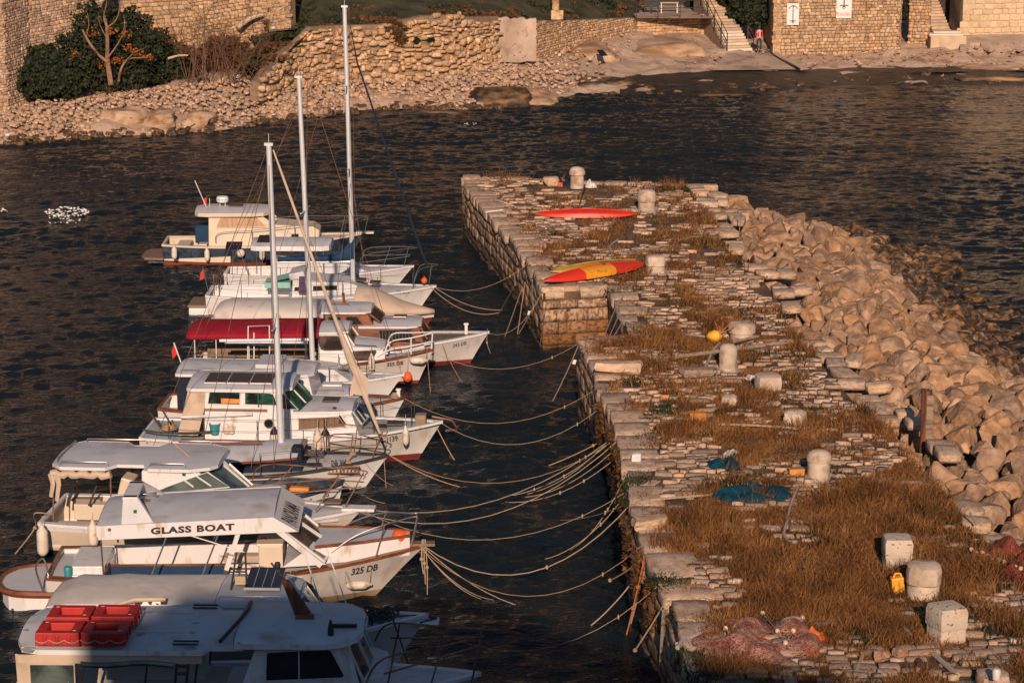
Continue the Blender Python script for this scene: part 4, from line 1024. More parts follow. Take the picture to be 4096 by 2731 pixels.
grass('dry_grass', 'long dry brown grass over the pier', 'dry_grass', 190000, 71, .07, .34, .0065, lambda x, y, g: gmask(x, y) > .40 + g.random() * .65 and dist_edge(x, y) > .12 + g.random() * .5)
grass('short_grass', 'short brown scrub between the paving stones of the pier', 'dry_scrub', 90000, 72, .04, .12, .010, lambda x, y, g: gmask(x, y) > .20 + g.random() * .45 and dist_edge(x, y) > .05 + g.random() * .6, lean=.8, tuft=8, spread=.12, simple=True)
grass('green_weeds', 'dark green weeds among the dry grass of the pier', 'green_weed', 85000, 73, .05, .16, .014, lambda x, y, g: gmask(x, y) > .15 and nz(x, y, .9, 31) + .5 * nz(x, y, 2.3, 7) > .10 + g.random() * .16, lean=.8, tuft=14, spread=.12, simple=True)
# seaweed / plants hanging on the pier's face
def hang(n, seed):
    g = np.random.default_rng(seed); V = []; pts = pz(NEARL[3:13]) + []
    for _ in range(n):
        i = g.integers(0, len(pts) - 1); p = pts[i].lerp(pts[i + 1], float(g.random())); 
        if nz(p.x, p.y, 1.2, 12) < .05: continue
        z = PZ - .1 - 1.0 * g.random() ** 1.5; q = p + Vector((-.12 - .08 * g.random(), 0, 0)); a = g.normal(0, 1, 3) * .05; b = g.normal(0, 1, 3) * .02
        c = np.array((q.x, q.y, z)); V += [c - a, c + b, c + a, c - b]
    return V
V = hang(9000, 5); o = npmesh('wall_weeds', 'dry_scrub', V, np.arange(len(V)).reshape(-1, 4)); tag(o, 'brown creepers hanging down the face of the near pier', 'weeds', kind='stuff')
# ================================================================== rubble breakwater
SEA = [(2825, 800, 1.5), (2990, 815, 1.5), (3186, 858, 1.4), (3296, 893, 1.1), (3406, 920, .7), (3505, 955, .4), (3600, 1015, .15), (3654, 1085, 0), (3700, 1168, 0), (3770, 1223, 0), (3874, 1285, 0), (3946, 1361, 0), (4020, 1444, 0), (4120, 1510, 0), (4400, 1690, 0), (4700, 1900, 0)]
seaw = []
for x, y, z in SEA:                     # z: height of the rocks that form the outline there, the water lies just behind them
    p = P(x, y, z); seaw.append(Vector((p.x + .9 * z, p.y + 1.0 * z, 0)))
def resample(pts, n):
    L_ = [0]
    for a, b in zip(pts, pts[1:]): L_.append(L_[-1] + (b - a).length)
    out = []
    for k in range(n):
        s = L_[-1] * k / (n - 1)
        for i in range(len(pts) - 1):
            if s <= L_[i + 1] + 1e-6: out.append(pts[i].lerp(pts[i + 1], (s - L_[i]) / (L_[i + 1] - L_[i]))); break
    return out
NB = 60; A_ = resample(pz(RIGHT), NB); S_ = resample(seaw, NB)
mound = empty('rubble_breakwater', (0, 0, 0), 0, 'bank of tumbled tan boulders along the seaward side of the pier', 'breakwater')
def hmound(u): return 1.5 + .55 * math.sin(min(u * 2.6, math.pi)) * (u < 1.2) - 1.5 * u ** 1.6 - .15
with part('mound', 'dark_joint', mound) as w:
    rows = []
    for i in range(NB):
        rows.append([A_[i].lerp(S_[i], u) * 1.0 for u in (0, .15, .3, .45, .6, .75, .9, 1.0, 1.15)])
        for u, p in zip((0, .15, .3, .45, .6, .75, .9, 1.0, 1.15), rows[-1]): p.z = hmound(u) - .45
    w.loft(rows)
tb = stones('boulder', 9, .45, .07, 3, 13); tbw = stones('boulder_wet', 7, .6, .25, 3, 4)
dry, wt = [], []; r = random.Random(44); placed = []
def try_place(t, u, s, extra=0):
    i = min(int(t * (NB - 1)), NB - 2); f = t * (NB - 1) - i
    a = A_[i].lerp(A_[i + 1], f); b = S_[i].lerp(S_[i + 1], f); p = a.lerp(b, u); p.z = hmound(u) + extra
    x, y = proj(p)
    if not (-50 < y < 3100 and x < 4450): return
    for q, sq in placed:
        if (q - p).length < (s + sq) * .86: return
    placed.append((p, s))
    it = (r.randrange(7), trs(p - Vector((0, 0, .08)), (r.uniform(-.7, .7), r.uniform(-.7, .7), r.uniform(0, 6.3)), (s * r.uniform(.95, 1.4), s * r.uniform(.8, 1.1), s * r.uniform(.65, 1.0))))
    (wt if u > .78 + r.uniform(-.05, .06) else dry).append(it)
for s, n in ((.54, 40), (.42, 1500), (.33, 5000), (.23, 6000), (.15, 4500)):
    for _ in range(n): try_place(r.random() ** 1.15, r.uniform(.04, 1.06), s * r.uniform(.85, 1.2), -.05)
pieces('boulder', 'boulder', tb, dry, mound, 300, False, 'small_rubble'); pieces('wet_boulder', 'boulder_wet', tbw, wt, mound, 300, False, 'small_wet_rubble')
# sunken rocks off the breakwater
wt2 = []
for _ in range(120):
    t = r.random(); i = min(int(t * (NB - 1)), NB - 2); p = A_[i].lerp(S_[i], r.uniform(1.02, 1.22)); s = r.uniform(.28, .6)
    wt2.append((r.randrange(7), trs((p.x, p.y, -.12 + r.uniform(-.1, .05)), (r.uniform(-.3, .3), r.uniform(-.3, .3), r.uniform(0, 6)), (s * 1.3, s, s * .6))))
pieces('sunken_rock', 'boulder_wet', tbw, wt2, mound, 160, False)
# ================================================================== boat kit: local x forward, y to the far side, z up
class Boat:
    def __init__(s, name, label, cat, st, bw, group='boats moored side by side'):
        a, b = P(*st), P(*bw); d = (b - a).xy; s.L = d.length; s.a = math.atan2(d.y, d.x)
        s.o = Vector((a.x, a.y, 0)); s.root = empty(name, s.o, s.a, label, cat, group)
        s.ex = Vector((math.cos(s.a), math.sin(s.a), 0)); s.ey = Vector((-math.sin(s.a), math.cos(s.a), 0))
    def at(s, px, py, y):                    # local x, z of the point seen at px, py on the plane local y
        d = ray(px, py); n = s.ey; q = s.o + n * y; t = (q - Vector((0, 0, HC))).dot(n) / d.dot(n)
        p = Vector((0, 0, HC)) + d * t; return (p - s.o).dot(s.ex), p.z
    def az(s, px, py, z):                    # local x, y of the point seen at px, py at height z
        p = P(px, py, z) - s.o; return p.dot(s.ex), p.dot(s.ey)
    def w(s, x, y, z): return s.o + s.ex * x + s.ey * y + Vector((0, 0, z))
    def hull(s, B, zs, zm, zb, tr=.8, rake=.9, draft=.45, full=2.2, m='white_paint', boot='red_boot', bz=.10, sheer=None, sheer_v=.84, gun='varnish', gr=.035, stern_rake=0, flare=.0, tmax=.45, capw=.09):
        s.B, s.zs, s.zm, s.zb, s.tr, s.rake, s.draft, s.full, s.srake, s.tmax, s.flare = B, zs, zm, zb, tr, rake, draft, full, stern_rake, tmax, flare
        NT = 26; T = [((k / NT) if k < 16 else 1 - (1 - 16 / NT) * (1 - (k - 16) / 10) ** 1.5) for k in range(NT + 1)]
        s.T = T
        def band(name, mm, zf0, zf1, n, parent=None):
            with part(name, mm, parent or s.root) as w:
                for side in (-1, 1):
                    rows = []
                    for t in T: rows.append([s.hp(t, zf0(t) + (zf1(t) - zf0(t)) * j / n, side) for j in range(n + 1)])
                    if side > 0: rows = [r[::-1] for r in rows]
                    w.loft(rows)
                # transom
                n2 = n; r0 = [s.hp(0, zf0(0) + (zf1(0) - zf0(0)) * j / n2, -1) for j in range(n2 + 1)]; r1 = [Vector((v[0], -v[1], v[2])) for v in r0]
                w.loft([r0, r1], smooth=False)
            return w.o
        top = s.sheer; sv = (lambda t: bz + .02 + (top(t) - bz) * sheer_v)
        band('bottom_paint', boot, lambda t: -draft, lambda t: bz, 4)
        if sheer:
            h = band('hull', m, lambda t: bz, sv, 6); band('sheer_stripe', sheer, sv, lambda t: top(t), 2)
        else: h = band('hull', m, lambda t: bz, lambda t: top(t), 7)
        s.hullobj = h
        if gun:
            with part('gunwale', gun, s.root) as w:
                for side in (-1, 1):
                    w.loft([[s.hp(t, top(t), side) + Vector((0, side * .03, -.04)), s.hp(t, top(t), side) + Vector((0, side * .035, .03)), s.inn(t, capw, side, .03), s.inn(t, capw, side, -.03)] for t in T], closed=True, smooth=False)
                w.box((.03 + stern_rake, 0, top(0)), (.09, B * tr * .98, .07))
        return s
    def sheer(s, t): return s.zs + (s.zb - s.zs) * t ** 1.8 + (s.zm - (s.zs + (s.zb - s.zs) * .287)) * 4 * t * (1 - t)
    def hb(s, t):
        if t < s.tmax: f = s.tr + (1 - s.tr) * math.sin(math.pi / 2 * t / s.tmax)
        else: f = max(0, 1 - ((t - s.tmax) / (1 - s.tmax)) ** s.full)
        return max(.012, s.B / 2 * f)
    def hp(s, t, z, side):
        top = s.sheer(t); u = min(max((z + s.draft) / (top + s.draft), 0), 1)
        e = .30 + .75 * t ** 2.5
        y = s.hb(t) * u ** e
        x = s.L * t - s.rake * (1 - u) ** .9 * t ** 4 + s.srake * (1 - u) * (1 - t) ** 6 * 0 + s.srake * u * (1 - t) ** 8
        return Vector((x, side * y, z))
    def inn(s, t, d, side, dz=0):
        y = max(s.hb(t) - d, .004); return Vector((s.L * t + s.srake * (1 - t) ** 8 - (d if t > .97 else 0) * 1.0, side * y, s.sheer(t) + dz))
    def deck(s, t0, t1, drop=.03, m='deck_grey', d=.08, name='deck', crown=.05, wallm=None, ends=True):
        T = sorted(set([t0, t1] + [t for t in s.T if t0 < t < t1]))
        with part(name, m, s.root) as w:
            w.loft([[Vector((s.inn(t, d, -1).x, -max(s.hb(t) - d, .004) * (1 - q / 3), s.sheer(t) - drop + crown * (1 - (1 - q / 3) ** 2))) for q in range(4)] + [Vector((s.inn(t, d, 1).x, max(s.hb(t) - d, .004) * q / 3, s.sheer(t) - drop + crown * (1 - (q / 3) ** 2))) for q in range(1, 4)] for t in T])
        if drop > .06 or d > .12:
            with part(name.replace('deck', 'bulwark').replace('sole', 'coaming'), wallm or m, s.root) as w:
                for side in (-1, 1):
                    w.loft([[s.inn(t, .03, side, -.005), s.inn(t, d, side, -.005), s.inn(t, d, side, -drop)] for t in T], smooth=False)
                if ends:
                    for t in (T[0], T[-1]): w.add([s.inn(t, d, -1, -.01), s.inn(t, d, 1, -.01), s.inn(t, d, 1, -drop), s.inn(t, d, -1, -drop)], [(0, 1, 2, 3)])
    def house(s, name, prof, w0, w1=None, tumble=.08, m='white_paint', parent=None, bevel=.02, zref=None):
        """prof: closed side outline (x,z); half width runs from w0 at the aft end to w1 at the front"""
        w1 = w0 if w1 is None else w1; xs = [p[0] for p in prof]; zs = [p[1] for p in prof]; x0, x1, z0 = min(xs), max(xs), min(zs) if zref is None else zref
        H = House(); H.b = s; prof = [(x, z - .3 if z < z0 + .27 else z) for x, z in prof]
        H.hw = lambda x, z: w0 + (w1 - w0) * ((x - x0) / (x1 - x0)) ** 1.5 * (1 if x1 > x0 else 0) - tumble * (z - z0) if x > x0 else w0 - tumble * (z - z0)
        n = len(prof)
        with part(name, m, parent or s.root, bevel) as w:
            vs = [(x, -H.hw(x, z), z) for x, z in prof] + [(x, H.hw(x, z), z) for x, z in prof]
            w.add(vs, [tuple(range(n)), tuple(range(n, 2 * n))[::-1]] + [(i, n + i, n + (i + 1) % n, (i + 1) % n) for i in range(n)])
        H.o = w.o; return H
    def slab(s, name, pts, z, th=.06, m='deck_grey', camber=.04, rim='white_paint', parent=None, lip=.0):
        """pts: (x, halfwidth) stations from aft to fore; z number or (z aft, z fore)"""
        za, zf = z if isinstance(z, tuple) else (z, z); x0, x1 = pts[0][0], pts[-1][0]
        zz_ = lambda x: za + (zf - za) * (x - x0) / (x1 - x0)
        with part(name, m, parent or s.root) as w:
            w.loft([[Vector((x, -h + 2 * h * q / 8, zz_(x) + camber * (1 - (q / 4 - 1) ** 2))) for q in range(9)] for x, h in pts])
        if th:
            with part(name + '_edge', rim, parent or s.root) as e:
                rows = [[Vector((x, sg * (h + .012), zz_(x) + .008 + lip)), Vector((x, sg * (h + .012), zz_(x) - th)), Vector((x, sg * (h - .10), zz_(x) - th))] for sg in (-1,) for x, h in pts]
                rows2 = [[Vector((p.x, -p.y, p.z)) for p in r] for r in rows]
                e.loft(rows, smooth=False); e.loft([r[::-1] for r in rows2], smooth=False)
                for (x, h), k in ((pts[0], -1), (pts[-1], 1)): e.add([(x + .012 * k, -h, zz_(x) - th), (x + .012 * k, h, zz_(x) - th), (x + .012 * k, h, zz_(x) + .01), (x + .012 * k, h * .5, zz_(x) + camber * .75), (x + .012 * k, 0, zz_(x) + camber), (x + .012 * k, -h * .5, zz_(x) + camber * .75), (x + .012 * k, -h, zz_(x) + .01)], [(0, 1, 2, 3, 4, 5, 6)])
                e.add([(x, -h + .1, zz_(x) - th) for x, h in pts] + [(x, h - .1, zz_(x) - th) for x, h in pts], [(i, i + 1, len(pts) + i + 1, len(pts) + i) for i in range(len(pts) - 1)])
    def tubes(s, name, paths, r=.014, m='steel', seg=6, parent=None):
        with part(name, m, parent or s.root) as w:
            for p in paths: w.tube(p, r, seg)
        return w.o
    def each(s, name, paths, r=.014, m='steel', seg=6):
        for p in paths: s.tubes(name, [p], r, m, seg)
    def pulpit(s, pts, posts=(), m='steel', r=.014, name='pulpit'):
        s.tubes(name, [catmull(pts, 4)] + list(posts), r, m)
    def text(s, txt, px0, px1, py, h, m='print_black', bold=.012, shear=0, side=-1, name='registration_number', slope=0):
        """letters laid on the near side of the hull"""
        v, f, tw = text_mesh(txt, h, 1.0, bold, shear)
        # x range by search on the near skin
        def skin(px, py):
            y = -s.B / 2 * .7
            for _ in range(12):
                x, z = s.at(px, py, y); t = min(max(x / s.L, 0), 1)
                for _ in range(3): t = min(max(t + (x - s.hp(t, z, -1).x) / s.L, 0), 1)
                y = .5 * y + .5 * s.hp(t, z, -1).y
            return x, z
        (xa, za), (xb, zb) = skin(px0, py), skin(px1, py + slope)
        k = (xb - xa) / tw
        with part(name, m, s.root) as w:
            out = []
            for x, z in v:
                X = xa + x * k; Z = za + (zb - za) * (x * k) / (xb - xa) + z; t = min(max(X / s.L, 0), 1)
                for _ in range(4): t = min(max(t + (X - s.hp(t, Z, -1).x) / s.L, 0), 1)
                p = s.hp(t, Z, -1); out.append((X, p.y - .012, Z))
            w.add(out, f)
    def place(s, o, x, y, z, rz=0): o.location = s.w(x, y, z); o.rotation_euler = (o.rotation_euler[0], o.rotation_euler[1], s.a + rz); return o
class House:
    def pt(s, x, z, side=-1, off=.012): return Vector((x, side * (s.hw(x, z) + off), z))
    def win(s, poly, m='glass_dark', frame='white_paint', side=-1, fw=.03, name='window', off=.014):
        cx = sum(p[0] for p in poly) / len(poly); cz = sum(p[1] for p in poly) / len(poly)
        fr = None
        if frame:
            with part(name, frame, s.b.root) as w:
                out = [s.pt(x + (.0 if abs(x - cx) < 1e-6 else math.copysign(fw, x - cx)), z + math.copysign(fw, z - cz), side, off * .4) for x, z in poly]
                inn_ = [s.pt(x, z, side, off * .4) for x, z in poly]; n = len(poly)
                w.loft([[a, a + Vector((0, side * .02, 0)), b + Vector((0, side * .02, 0)), b] for a, b in zip(out + out[:1], inn_ + inn_[:1])], smooth=False)
            fr = w.o
        with part('pane' if frame else name, m, fr or s.b.root) as w:
            v = [s.pt(x, z, side, off) for x, z in poly]; w.add(v, [tuple(range(len(v)))])
        return fr
def pane(b, name, pts, m, frame='white_paint', fw=.035, parent=None):
    """free standing framed glass: pts are local 3D corners"""
    p = [Vector(q) for q in pts]; c = sum(p, Vector()) / len(p); n = (p[1] - p[0]).cross(p[2] - p[0]).normalized()
    if n.x < 0 and abs(n.x) > .2: n = -n
    elif n.y > 0 and abs(n.x) <= .2: n = -n
    if n.z < -.3: n = -n
    fr = None
    if frame:
        with part(name, frame, parent or b.root) as w:
            inn_ = [q + (c - q).normalized() * fw * 1.6 for q in p]
            w.loft([[a + n * .03, a - n * .02, i - n * .02, i + n * .03] for a, i in zip(p + p[:1], inn_ + inn_[:1])], closed=True, smooth=False)
        fr = w.o
    with part('pane' if frame else name, m, fr or parent or b.root) as w: w.add([q + n * .004 for q in p], [tuple(range(len(p)))])
    return fr
def fender(b, label, x, y, z, L_=.55, r=.10, m='fender_white', cap='navy_canvas', horiz=False, rope=.3, rot=0, capped=False):
    root = empty('fender', b.w(x, y, z), b.a + rot, label, 'fender', 'fenders hung along the boats')
    if horiz: root.rotation_euler = (0, R(90), b.a + rot)
    prof = [(.02, 0), (r * .55, .03), (r * .92, .09), (r, .16), (r, L_ - .16), (r * .92, L_ - .09), (r * .5, L_ - .02), (r * .28, L_ + .05), (.02, L_ + .06)]
    with part('body', m, root) as w: w.lathe([(a, q - L_ / 2) for a, q in prof], seg=12)
    if capped:
        with part('cap', cap, root) as w: w.lathe([(r * 1.03, L_ / 2 - .14), (r * .96, L_ / 2 - .08), (r * .5, L_ / 2), (.03, L_ / 2 + .06)], seg=12)
    if rope and not horiz:
        with part('lanyard', 'rope_pale', root) as w: w.tube([(0, 0, L_ / 2), (0, .06, L_ / 2 + rope)], .009, 5)
    if horiz:
        with part('lanyard', 'rope_pale', root) as w: w.tube([(0, 0, L_ / 2), (-.35, .05, L_ / 2 + .04)], .009, 5); w.tube([(0, 0, -L_ / 2), (-.35, .05, -L_ / 2 - .04)], .009, 5)
    return root
def buoy(label, p, r=.14, m='orange_plastic', name='buoy', drop=False):
    root = empty(name, p, 0, label, 'buoy')
    with part('body', m, root) as w: w.lathe([(r * math.sin(t) * (1 if not drop or t < 1.6 else 1 - .25 * (t - 1.6)), -r * math.cos(t) * 1.0 * (1.15 if drop else 1)) for t in [.12 + k * .29 for k in range(11)]], seg=14)
    with part('eye', m if not drop else 'rope_pale', root) as w: w.tube([(0, 0, r * .9), (0, 0, r * 1.4)], r * .18, 6)
    return root
def mast(b, x, y, z0, ztop, r0=.075, r1=.055, m='alu', spread=(.55,), boom=None, lean=0, sp=.7):
    with part('mast', m, b.root) as w: w.tube([(x, y, z0), (x + lean * .5, y, (z0 + ztop) / 2), (x + lean, y, ztop)], r0, 10, rad=[r0, r0 * .95, r1])
    mo = w.o
    for f in spread:
        zz_ = z0 + (ztop - z0) * f; xx = x + lean * f
        with part('spreader', m, mo) as w: w.tube([(xx, y - sp, zz_ + .03), (xx, y, zz_), (xx, y + sp, zz_ + .03)], .022, 5)
    with part('masthead', m, mo) as w:
        w.box((x + lean, y, ztop + .03), (.22, .10, .07)); w.tube([(x + lean, y, ztop), (x + lean, y, ztop + .3)], .01, 4)
    return mo
def rigging(b, paths, r=.009, m='dark_metal', name='stay'):
    for p in paths:
        with part(name, m, b.root) as w: w.tube(p, r, 4)
def mooring(label, pts, r=.014, m='rope_pale', name='mooring_rope', sm=True, knots=()):
    pts = [Vector(p) for p in pts]; o = pts[0]; q = [p - o for p in pts]; r = r * .78 if r < .025 else r
    with part(name, m, None) as w:
        w.tube(catmull(q, 5) if sm else q, r, 5)
        for k in knots:
            c = q[int(k * (len(q) - 1))]; w.lathe([(.01, -.05), (r * 3, -.02), (r * 3, .02), (.01, .05)], c, 7)
    w.o.location = o; tag(w.o, label, 'rope', 'mooring ropes'); return w.o
# ================================================================== boats, farthest first
# ---- 1: navy blue hulled cruiser
b = Boat('motor_cruiser', 'cream cabin cruiser with navy blue hull and radar dome, farthest of the moored boats', 'boat', (660, 960, .85), (1458, 932, 1.1))
b.hull(2.7, .82, .82, 1.1, tr=.72, rake=.9, m='navy_paint', boot='orange_boot', bz=.12, gun='cream_paint', gr=.04, full=2.0, sheer='navy_paint', capw=.16)
b.deck(0, .34, .62, 'cream_paint', .16, 'cockpit_sole', 0, 'cream_paint'); b.deck(.34, 1, .04, 'cream_paint', .12)
x0, z0 = b.at(591, 1030, 0)
with part('swim_platform', 'teak', b.root, .02) as w: w.add([Vector(p) for p in [(-.85, -.55, .33), (-.7, -.95, .33), (.05, -1.1, .33), (.05, 1.1, .33), (-.7, .95, .33), (-.85, .55, .33)]] + [Vector(p) for p in [(-.85, -.55, .24), (-.7, -.95, .24), (.05, -1.1, .24), (.05, 1.1, .24), (-.7, .95, .24), (-.85, .55, .24)]], [(0, 1, 2, 3, 4, 5), (11, 10, 9, 8, 7, 6)] + [(i, 6 + i, 6 + (i + 1) % 6, (i + 1) % 6) for i in range(6)])
with part('platform_bracket', 'navy_paint', b.root) as w: w.box((-.25, 0, .17), (.6, 1.7, .16))
X = lambda px, py, y=-1.0: b.at(px, py, y)
xa, za = X(835, 990); xw, zw = X(1085, 930); xf, zf = X(1250, 940); xr0, zr = X(776, 852, -1.05); xr1, _ = X(1074, 852, -1.05)
dz = .85
H = b.house('cabin', [(xa, dz), (xf + .2, dz + .25), (xf + .25, dz + .45), (xf, dz + .62), (xw + .1, dz + .72), (xw - .55, zr - .06), (xa + .02, zr - .06)], 1.02, .62, .05, 'cream_paint')
a0, c0 = X(866, 912); a1, _ = X(890, 870); a2, _ = X(1024, 870); a3, _ = X(1070, 914)
H.win([(a0, c0 + .02), (a3 - .08, c0 + .02), (a2, c0 + .42), (a1 - .08, c0 + .42)], 'curtain_tan', 'cream_paint')
H.win([(a0, c0 + .02), (a3 - .08, c0 + .02), (a2, c0 + .42), (a1 - .08, c0 + .42)], 'glass_dark', 'cream_paint', side=1)
for sy in (-1, 1): pane(b, 'windshield', [(xw + .08, sy * .86, dz + .74), (xw + .16, sy * .04, dz + .76), (xw - .42, sy * .04, zr - .1), (xw - .5, sy * .84, zr - .1)], 'glass_brown', 'cream_paint')
for px_ in (1078, 1178):
    q, _ = X(px_, 945); H.win([(q - .14, dz + .22), (q + .14, dz + .22), (q + .12, dz + .34), (q - .12, dz + .34)], 'glass_dark', 'steel', name='porthole')
b.slab('hardtop', [(xr0, .75), (xr0 + .15, 1.0), (xr0 + .5, 1.1), (xr1 - .6, 1.08), (xr1 - .2, .95), (xr1, .6)], zr - .02, .13, 'deck_white', .10, 'cream_paint')
with part('solar_panel', 'solar_brown', b.root) as w: q, _ = b.az(945, 830, zr); w.box((q, .25, zr + .11), (.55, .75, .02))
q, qy = b.az(892, 820, zr + .1)
with part('radar_dome', 'sign_white', b.root) as w: w.lathe([(.05, .0), (.20, .02), (.235, .07), (.235, .19), (.20, .24), (.05, .26)], (q, qy * .3, zr + .22), 18); w.tube([(q - .1, qy * .3, zr + .08), (q - .1, qy * .3, zr + .24)], .015); w.tube([(q + .1, qy * .3, zr + .08), (q + .1, qy * .3, zr + .24)], .015)
rd = w.o; v, f, tw = text_mesh('Raymarine', .05, 1, .01)
with part('lettering', 'print_black', rd) as w: w.add([(q + .237 * math.sin((x / tw - .5) * 1.6), qy * .3 - .24 * math.cos((x / tw - .5) * 1.6), zr + .33 + y) for x, y in v], f)
q, _ = b.az(830, 820, zr + .1); q2, z2 = b.at(779, 722, -.2)
b.each('antenna', [[(q, -.2, zr + .08), (q2, -.2, z2)]], .016, 'sign_white'); b.each('antenna', [[(q - .02, -.1, zr + .08), (q + .02, -.1, zr + .5)]], .01, 'rusty_steel'); b.each('antenna', [[(q + .12, -.1, zr + .08), (q + .12, -.1, zr + .42)]], .012, 'sign_white')
with part('flag', 'signal_red', b.root) as w: w.add([(q - .12, -.15, zr + .12), (q, -.15, zr + .16), (q, -.15, zr + .45), (q - .1, -.15, zr + .4)], [(0, 1, 2, 3)])
pr = [X(865, 975)[0], X(880, 950)[0], X(1010, 938)[0], X(1180, 925)[0], X(1380, 920)[0]]
for sg in (-1, 1): b.tubes('side_rail', [catmull([(pr[0], sg * 1.2, .95), (pr[1], sg * 1.2, 1.32), (pr[2], sg * 1.17, 1.42), (pr[3], sg * 1.1, 1.58), (b.L * .9, sg * .55, 1.68), (b.L * .99, sg * .18, 1.75)], 5)] + [[(pr[2], sg * 1.17, .95), (pr[2], sg * 1.17, 1.42)], [(pr[3], sg * 1.1, 1.05), (pr[3], sg * 1.1, 1.58)], [(b.L * .88, sg * .6, 1.0), (b.L * .9, sg * .55, 1.68)]], .014)
b.tubes('pulpit', [[(b.L * .99, -.18, 1.75), (b.L * 1.02, 0, 1.76), (b.L * .99, .18, 1.75)], [(b.L * 1.0, 0, 1.1), (b.L * 1.02, 0, 1.76)]], .014)
with part('bow_platform', 'cream_paint', b.root, .02) as w: w.box((b.L + .02, 0, 1.12), (.7, .32, .07))
with part('engine_cover', 'blue_canvas', b.root, .05) as w: q, z = X(812, 920, .3); w.box((q, .5, z - .15), (.6, .7, .7))
with part('cockpit_bench', 'cream_paint', b.root, .02) as w: w.box((.75, 0, .55), (.5, 1.5, .35)); w.box((xa - .25, -.6, .6), (.35, .5, .45))
for i, (px, py, ll, rr, cp) in enumerate(((697, 1012, .5, .11, 0), (828, 1020, .48, .10, 0), (1048, 1016, .5, .11, 0))):
    x, z = b.at(px, py, -1.46); fender(b, ['white fender at the stern quarter of the navy blue cruiser', 'white fender amidships on the navy blue cruiser', 'white fender under the cabin of the navy blue cruiser'][i], x, -1.46, z, ll, rr, rope=.22)
x, z = b.at(963, 1013, -1.5); buoy('round white ball fender on the navy blue cruiser', b.w(x, -1.5, z), .16, 'fender_white', 'ball_fender')
B1 = b
# ---- 2: low white boat with grey dodger
b = Boat('sailing_dinghy_cruiser', 'white boat with pale hardtop between the navy cruiser and the tall masted yacht', 'boat', (905, 1078, .8), (1656, 1064, .95))
b.root.name = 'small_cruiser'
b.hull(2.3, .75, .75, .95, tr=.6, rake=1.1, m='white_paint', boot='dark_boot', gun='white_paint', sheer='teak', sheer_v=.9, full=1.7)
b.deck(0, .4, .45, 'deck_white', .14, 'cockpit_sole', 0, 'white_paint'); b.deck(.4, 1, .02, 'deck_white', .06)
X = lambda px, py, y=-.8: b.at(px, py, y)
b.house('coachroof', [(X(1070, 1055)[0], .8), (X(1530, 1060)[0], .92), (X(1380, 1040)[0], 1.12), (X(1180, 1035)[0], 1.22), (X(1120, 1030)[0], 1.35), (X(1095, 1030)[0], 1.35)], .82, .35, .1, 'deck_white')
x0, z0 = X(1002, 995, -.95); x1, _ = X(1320, 1000, -.95)
b.slab('hardtop', [(x0, .85), (x0 + .2, .95), (x1 - .3, .95), (x1 - .05, .8), (x1, .5)], z0 + .08, .16, 'deck_grey', .14, 'white_paint')
for q in (x0 + .2, x1 - .25):
    for sy in (-.85, .85): b.each('support', [[(q, sy, .8), (q, sy, z0)]], .018)
with part('solar_panel', 'solar', b.root) as w: w.box((X(1058, 965)[0], -.2, z0 + .24), (.6, .9, .02), rx=.1)
with part('tilted_solar_panel', 'solar', b.root) as w: q, z = X(936, 982, -.9); w.box((q, -.9, z), (.58, .45, .025), rx=.45)
b.each('support', [[(X(936, 982)[0] - .08, -.9, .8), (X(936, 982)[0], -.9, X(936, 982)[1] + .1)], [(X(936, 982)[0] + .5, -.9, .8), (X(936, 982)[0] + .1, -.9, X(936, 982)[1] + .1)]], .014)
L_ = b.L
for sg in (-1, 1): b.tubes('pulpit', [catmull([(L_ * .72, sg * .72, .95), (L_ * .74, sg * .72, 1.45), (L_ * .9, sg * .4, 1.6), (L_ * 1.0, sg * .12, 1.62)], 4), [(L_ * .84, sg * .5, 1.0), (L_ * .87, sg * .46, 1.56)], [(L_ * .95, sg * .2, 1.05), (L_ * .97, sg * .2, 1.6)], [(L_ * .72, sg * .72, 1.2), (L_ * .98, sg * .16, 1.34)]], .013)
b.tubes('bow_rail', [[(L_ * 1.0, -.12, 1.62), (L_ * 1.02, 0, 1.62), (L_ * 1.0, .12, 1.62)]], .013)
B2 = b
# ---- 3: white yacht DB 3314 with tall mast
b = Boat('sailing_yacht', 'long white yacht with the tallest mast, blue sail cover and number DB 3314', 'sailboat', (835, 1162, .8), (1745, 1144, .97))
b.hull(2.9, .78, .78, .97, tr=.62, rake=.95, m='white_paint', boot='navy_paint', bz=.10, gun='white_paint', full=1.9, capw=.06)
b.deck(0, .36, .4, 'deck_white', .22, 'cockpit_sole', 0, 'white_paint'); b.deck(.36, 1, .02, 'deck_white', .06)
with part('bathing_platform', 'teak', b.root, .02) as w: w.box((-.28, 0, .38), (.75, 1.5, .09))
with part('platform_hull', 'white_paint', b.root, .03) as w: w.box((-.26, 0, .2), (.7, 1.6, .26))
X = lambda px, py, y=-.9: b.at(px, py, y)
H = b.house('coachroof', [(X(1165, 1130)[0], .82), (X(1440, 1130)[0], .95), (X(1520, 1120)[0], .98), (X(1400, 1110)[0], 1.20), (X(1250, 1105)[0], 1.30), (X(1170, 1105)[0], 1.34)], .95, .45, .12, 'deck_white')
q0, z = X(1252, 1152); q1, _ = X(1346, 1150); H.win([(q0, .98), (q1, 1.0), (q1, 1.14), (q0, 1.14)], 'glass_dark', 'steel', fw=.015)
q0, z = X(1178, 1152); q1, _ = X(1208, 1150); H.win([(q0, .97), (q1, .98), (q1, 1.12), (q0, 1.12)], 'glass_dark', 'steel', fw=.015)
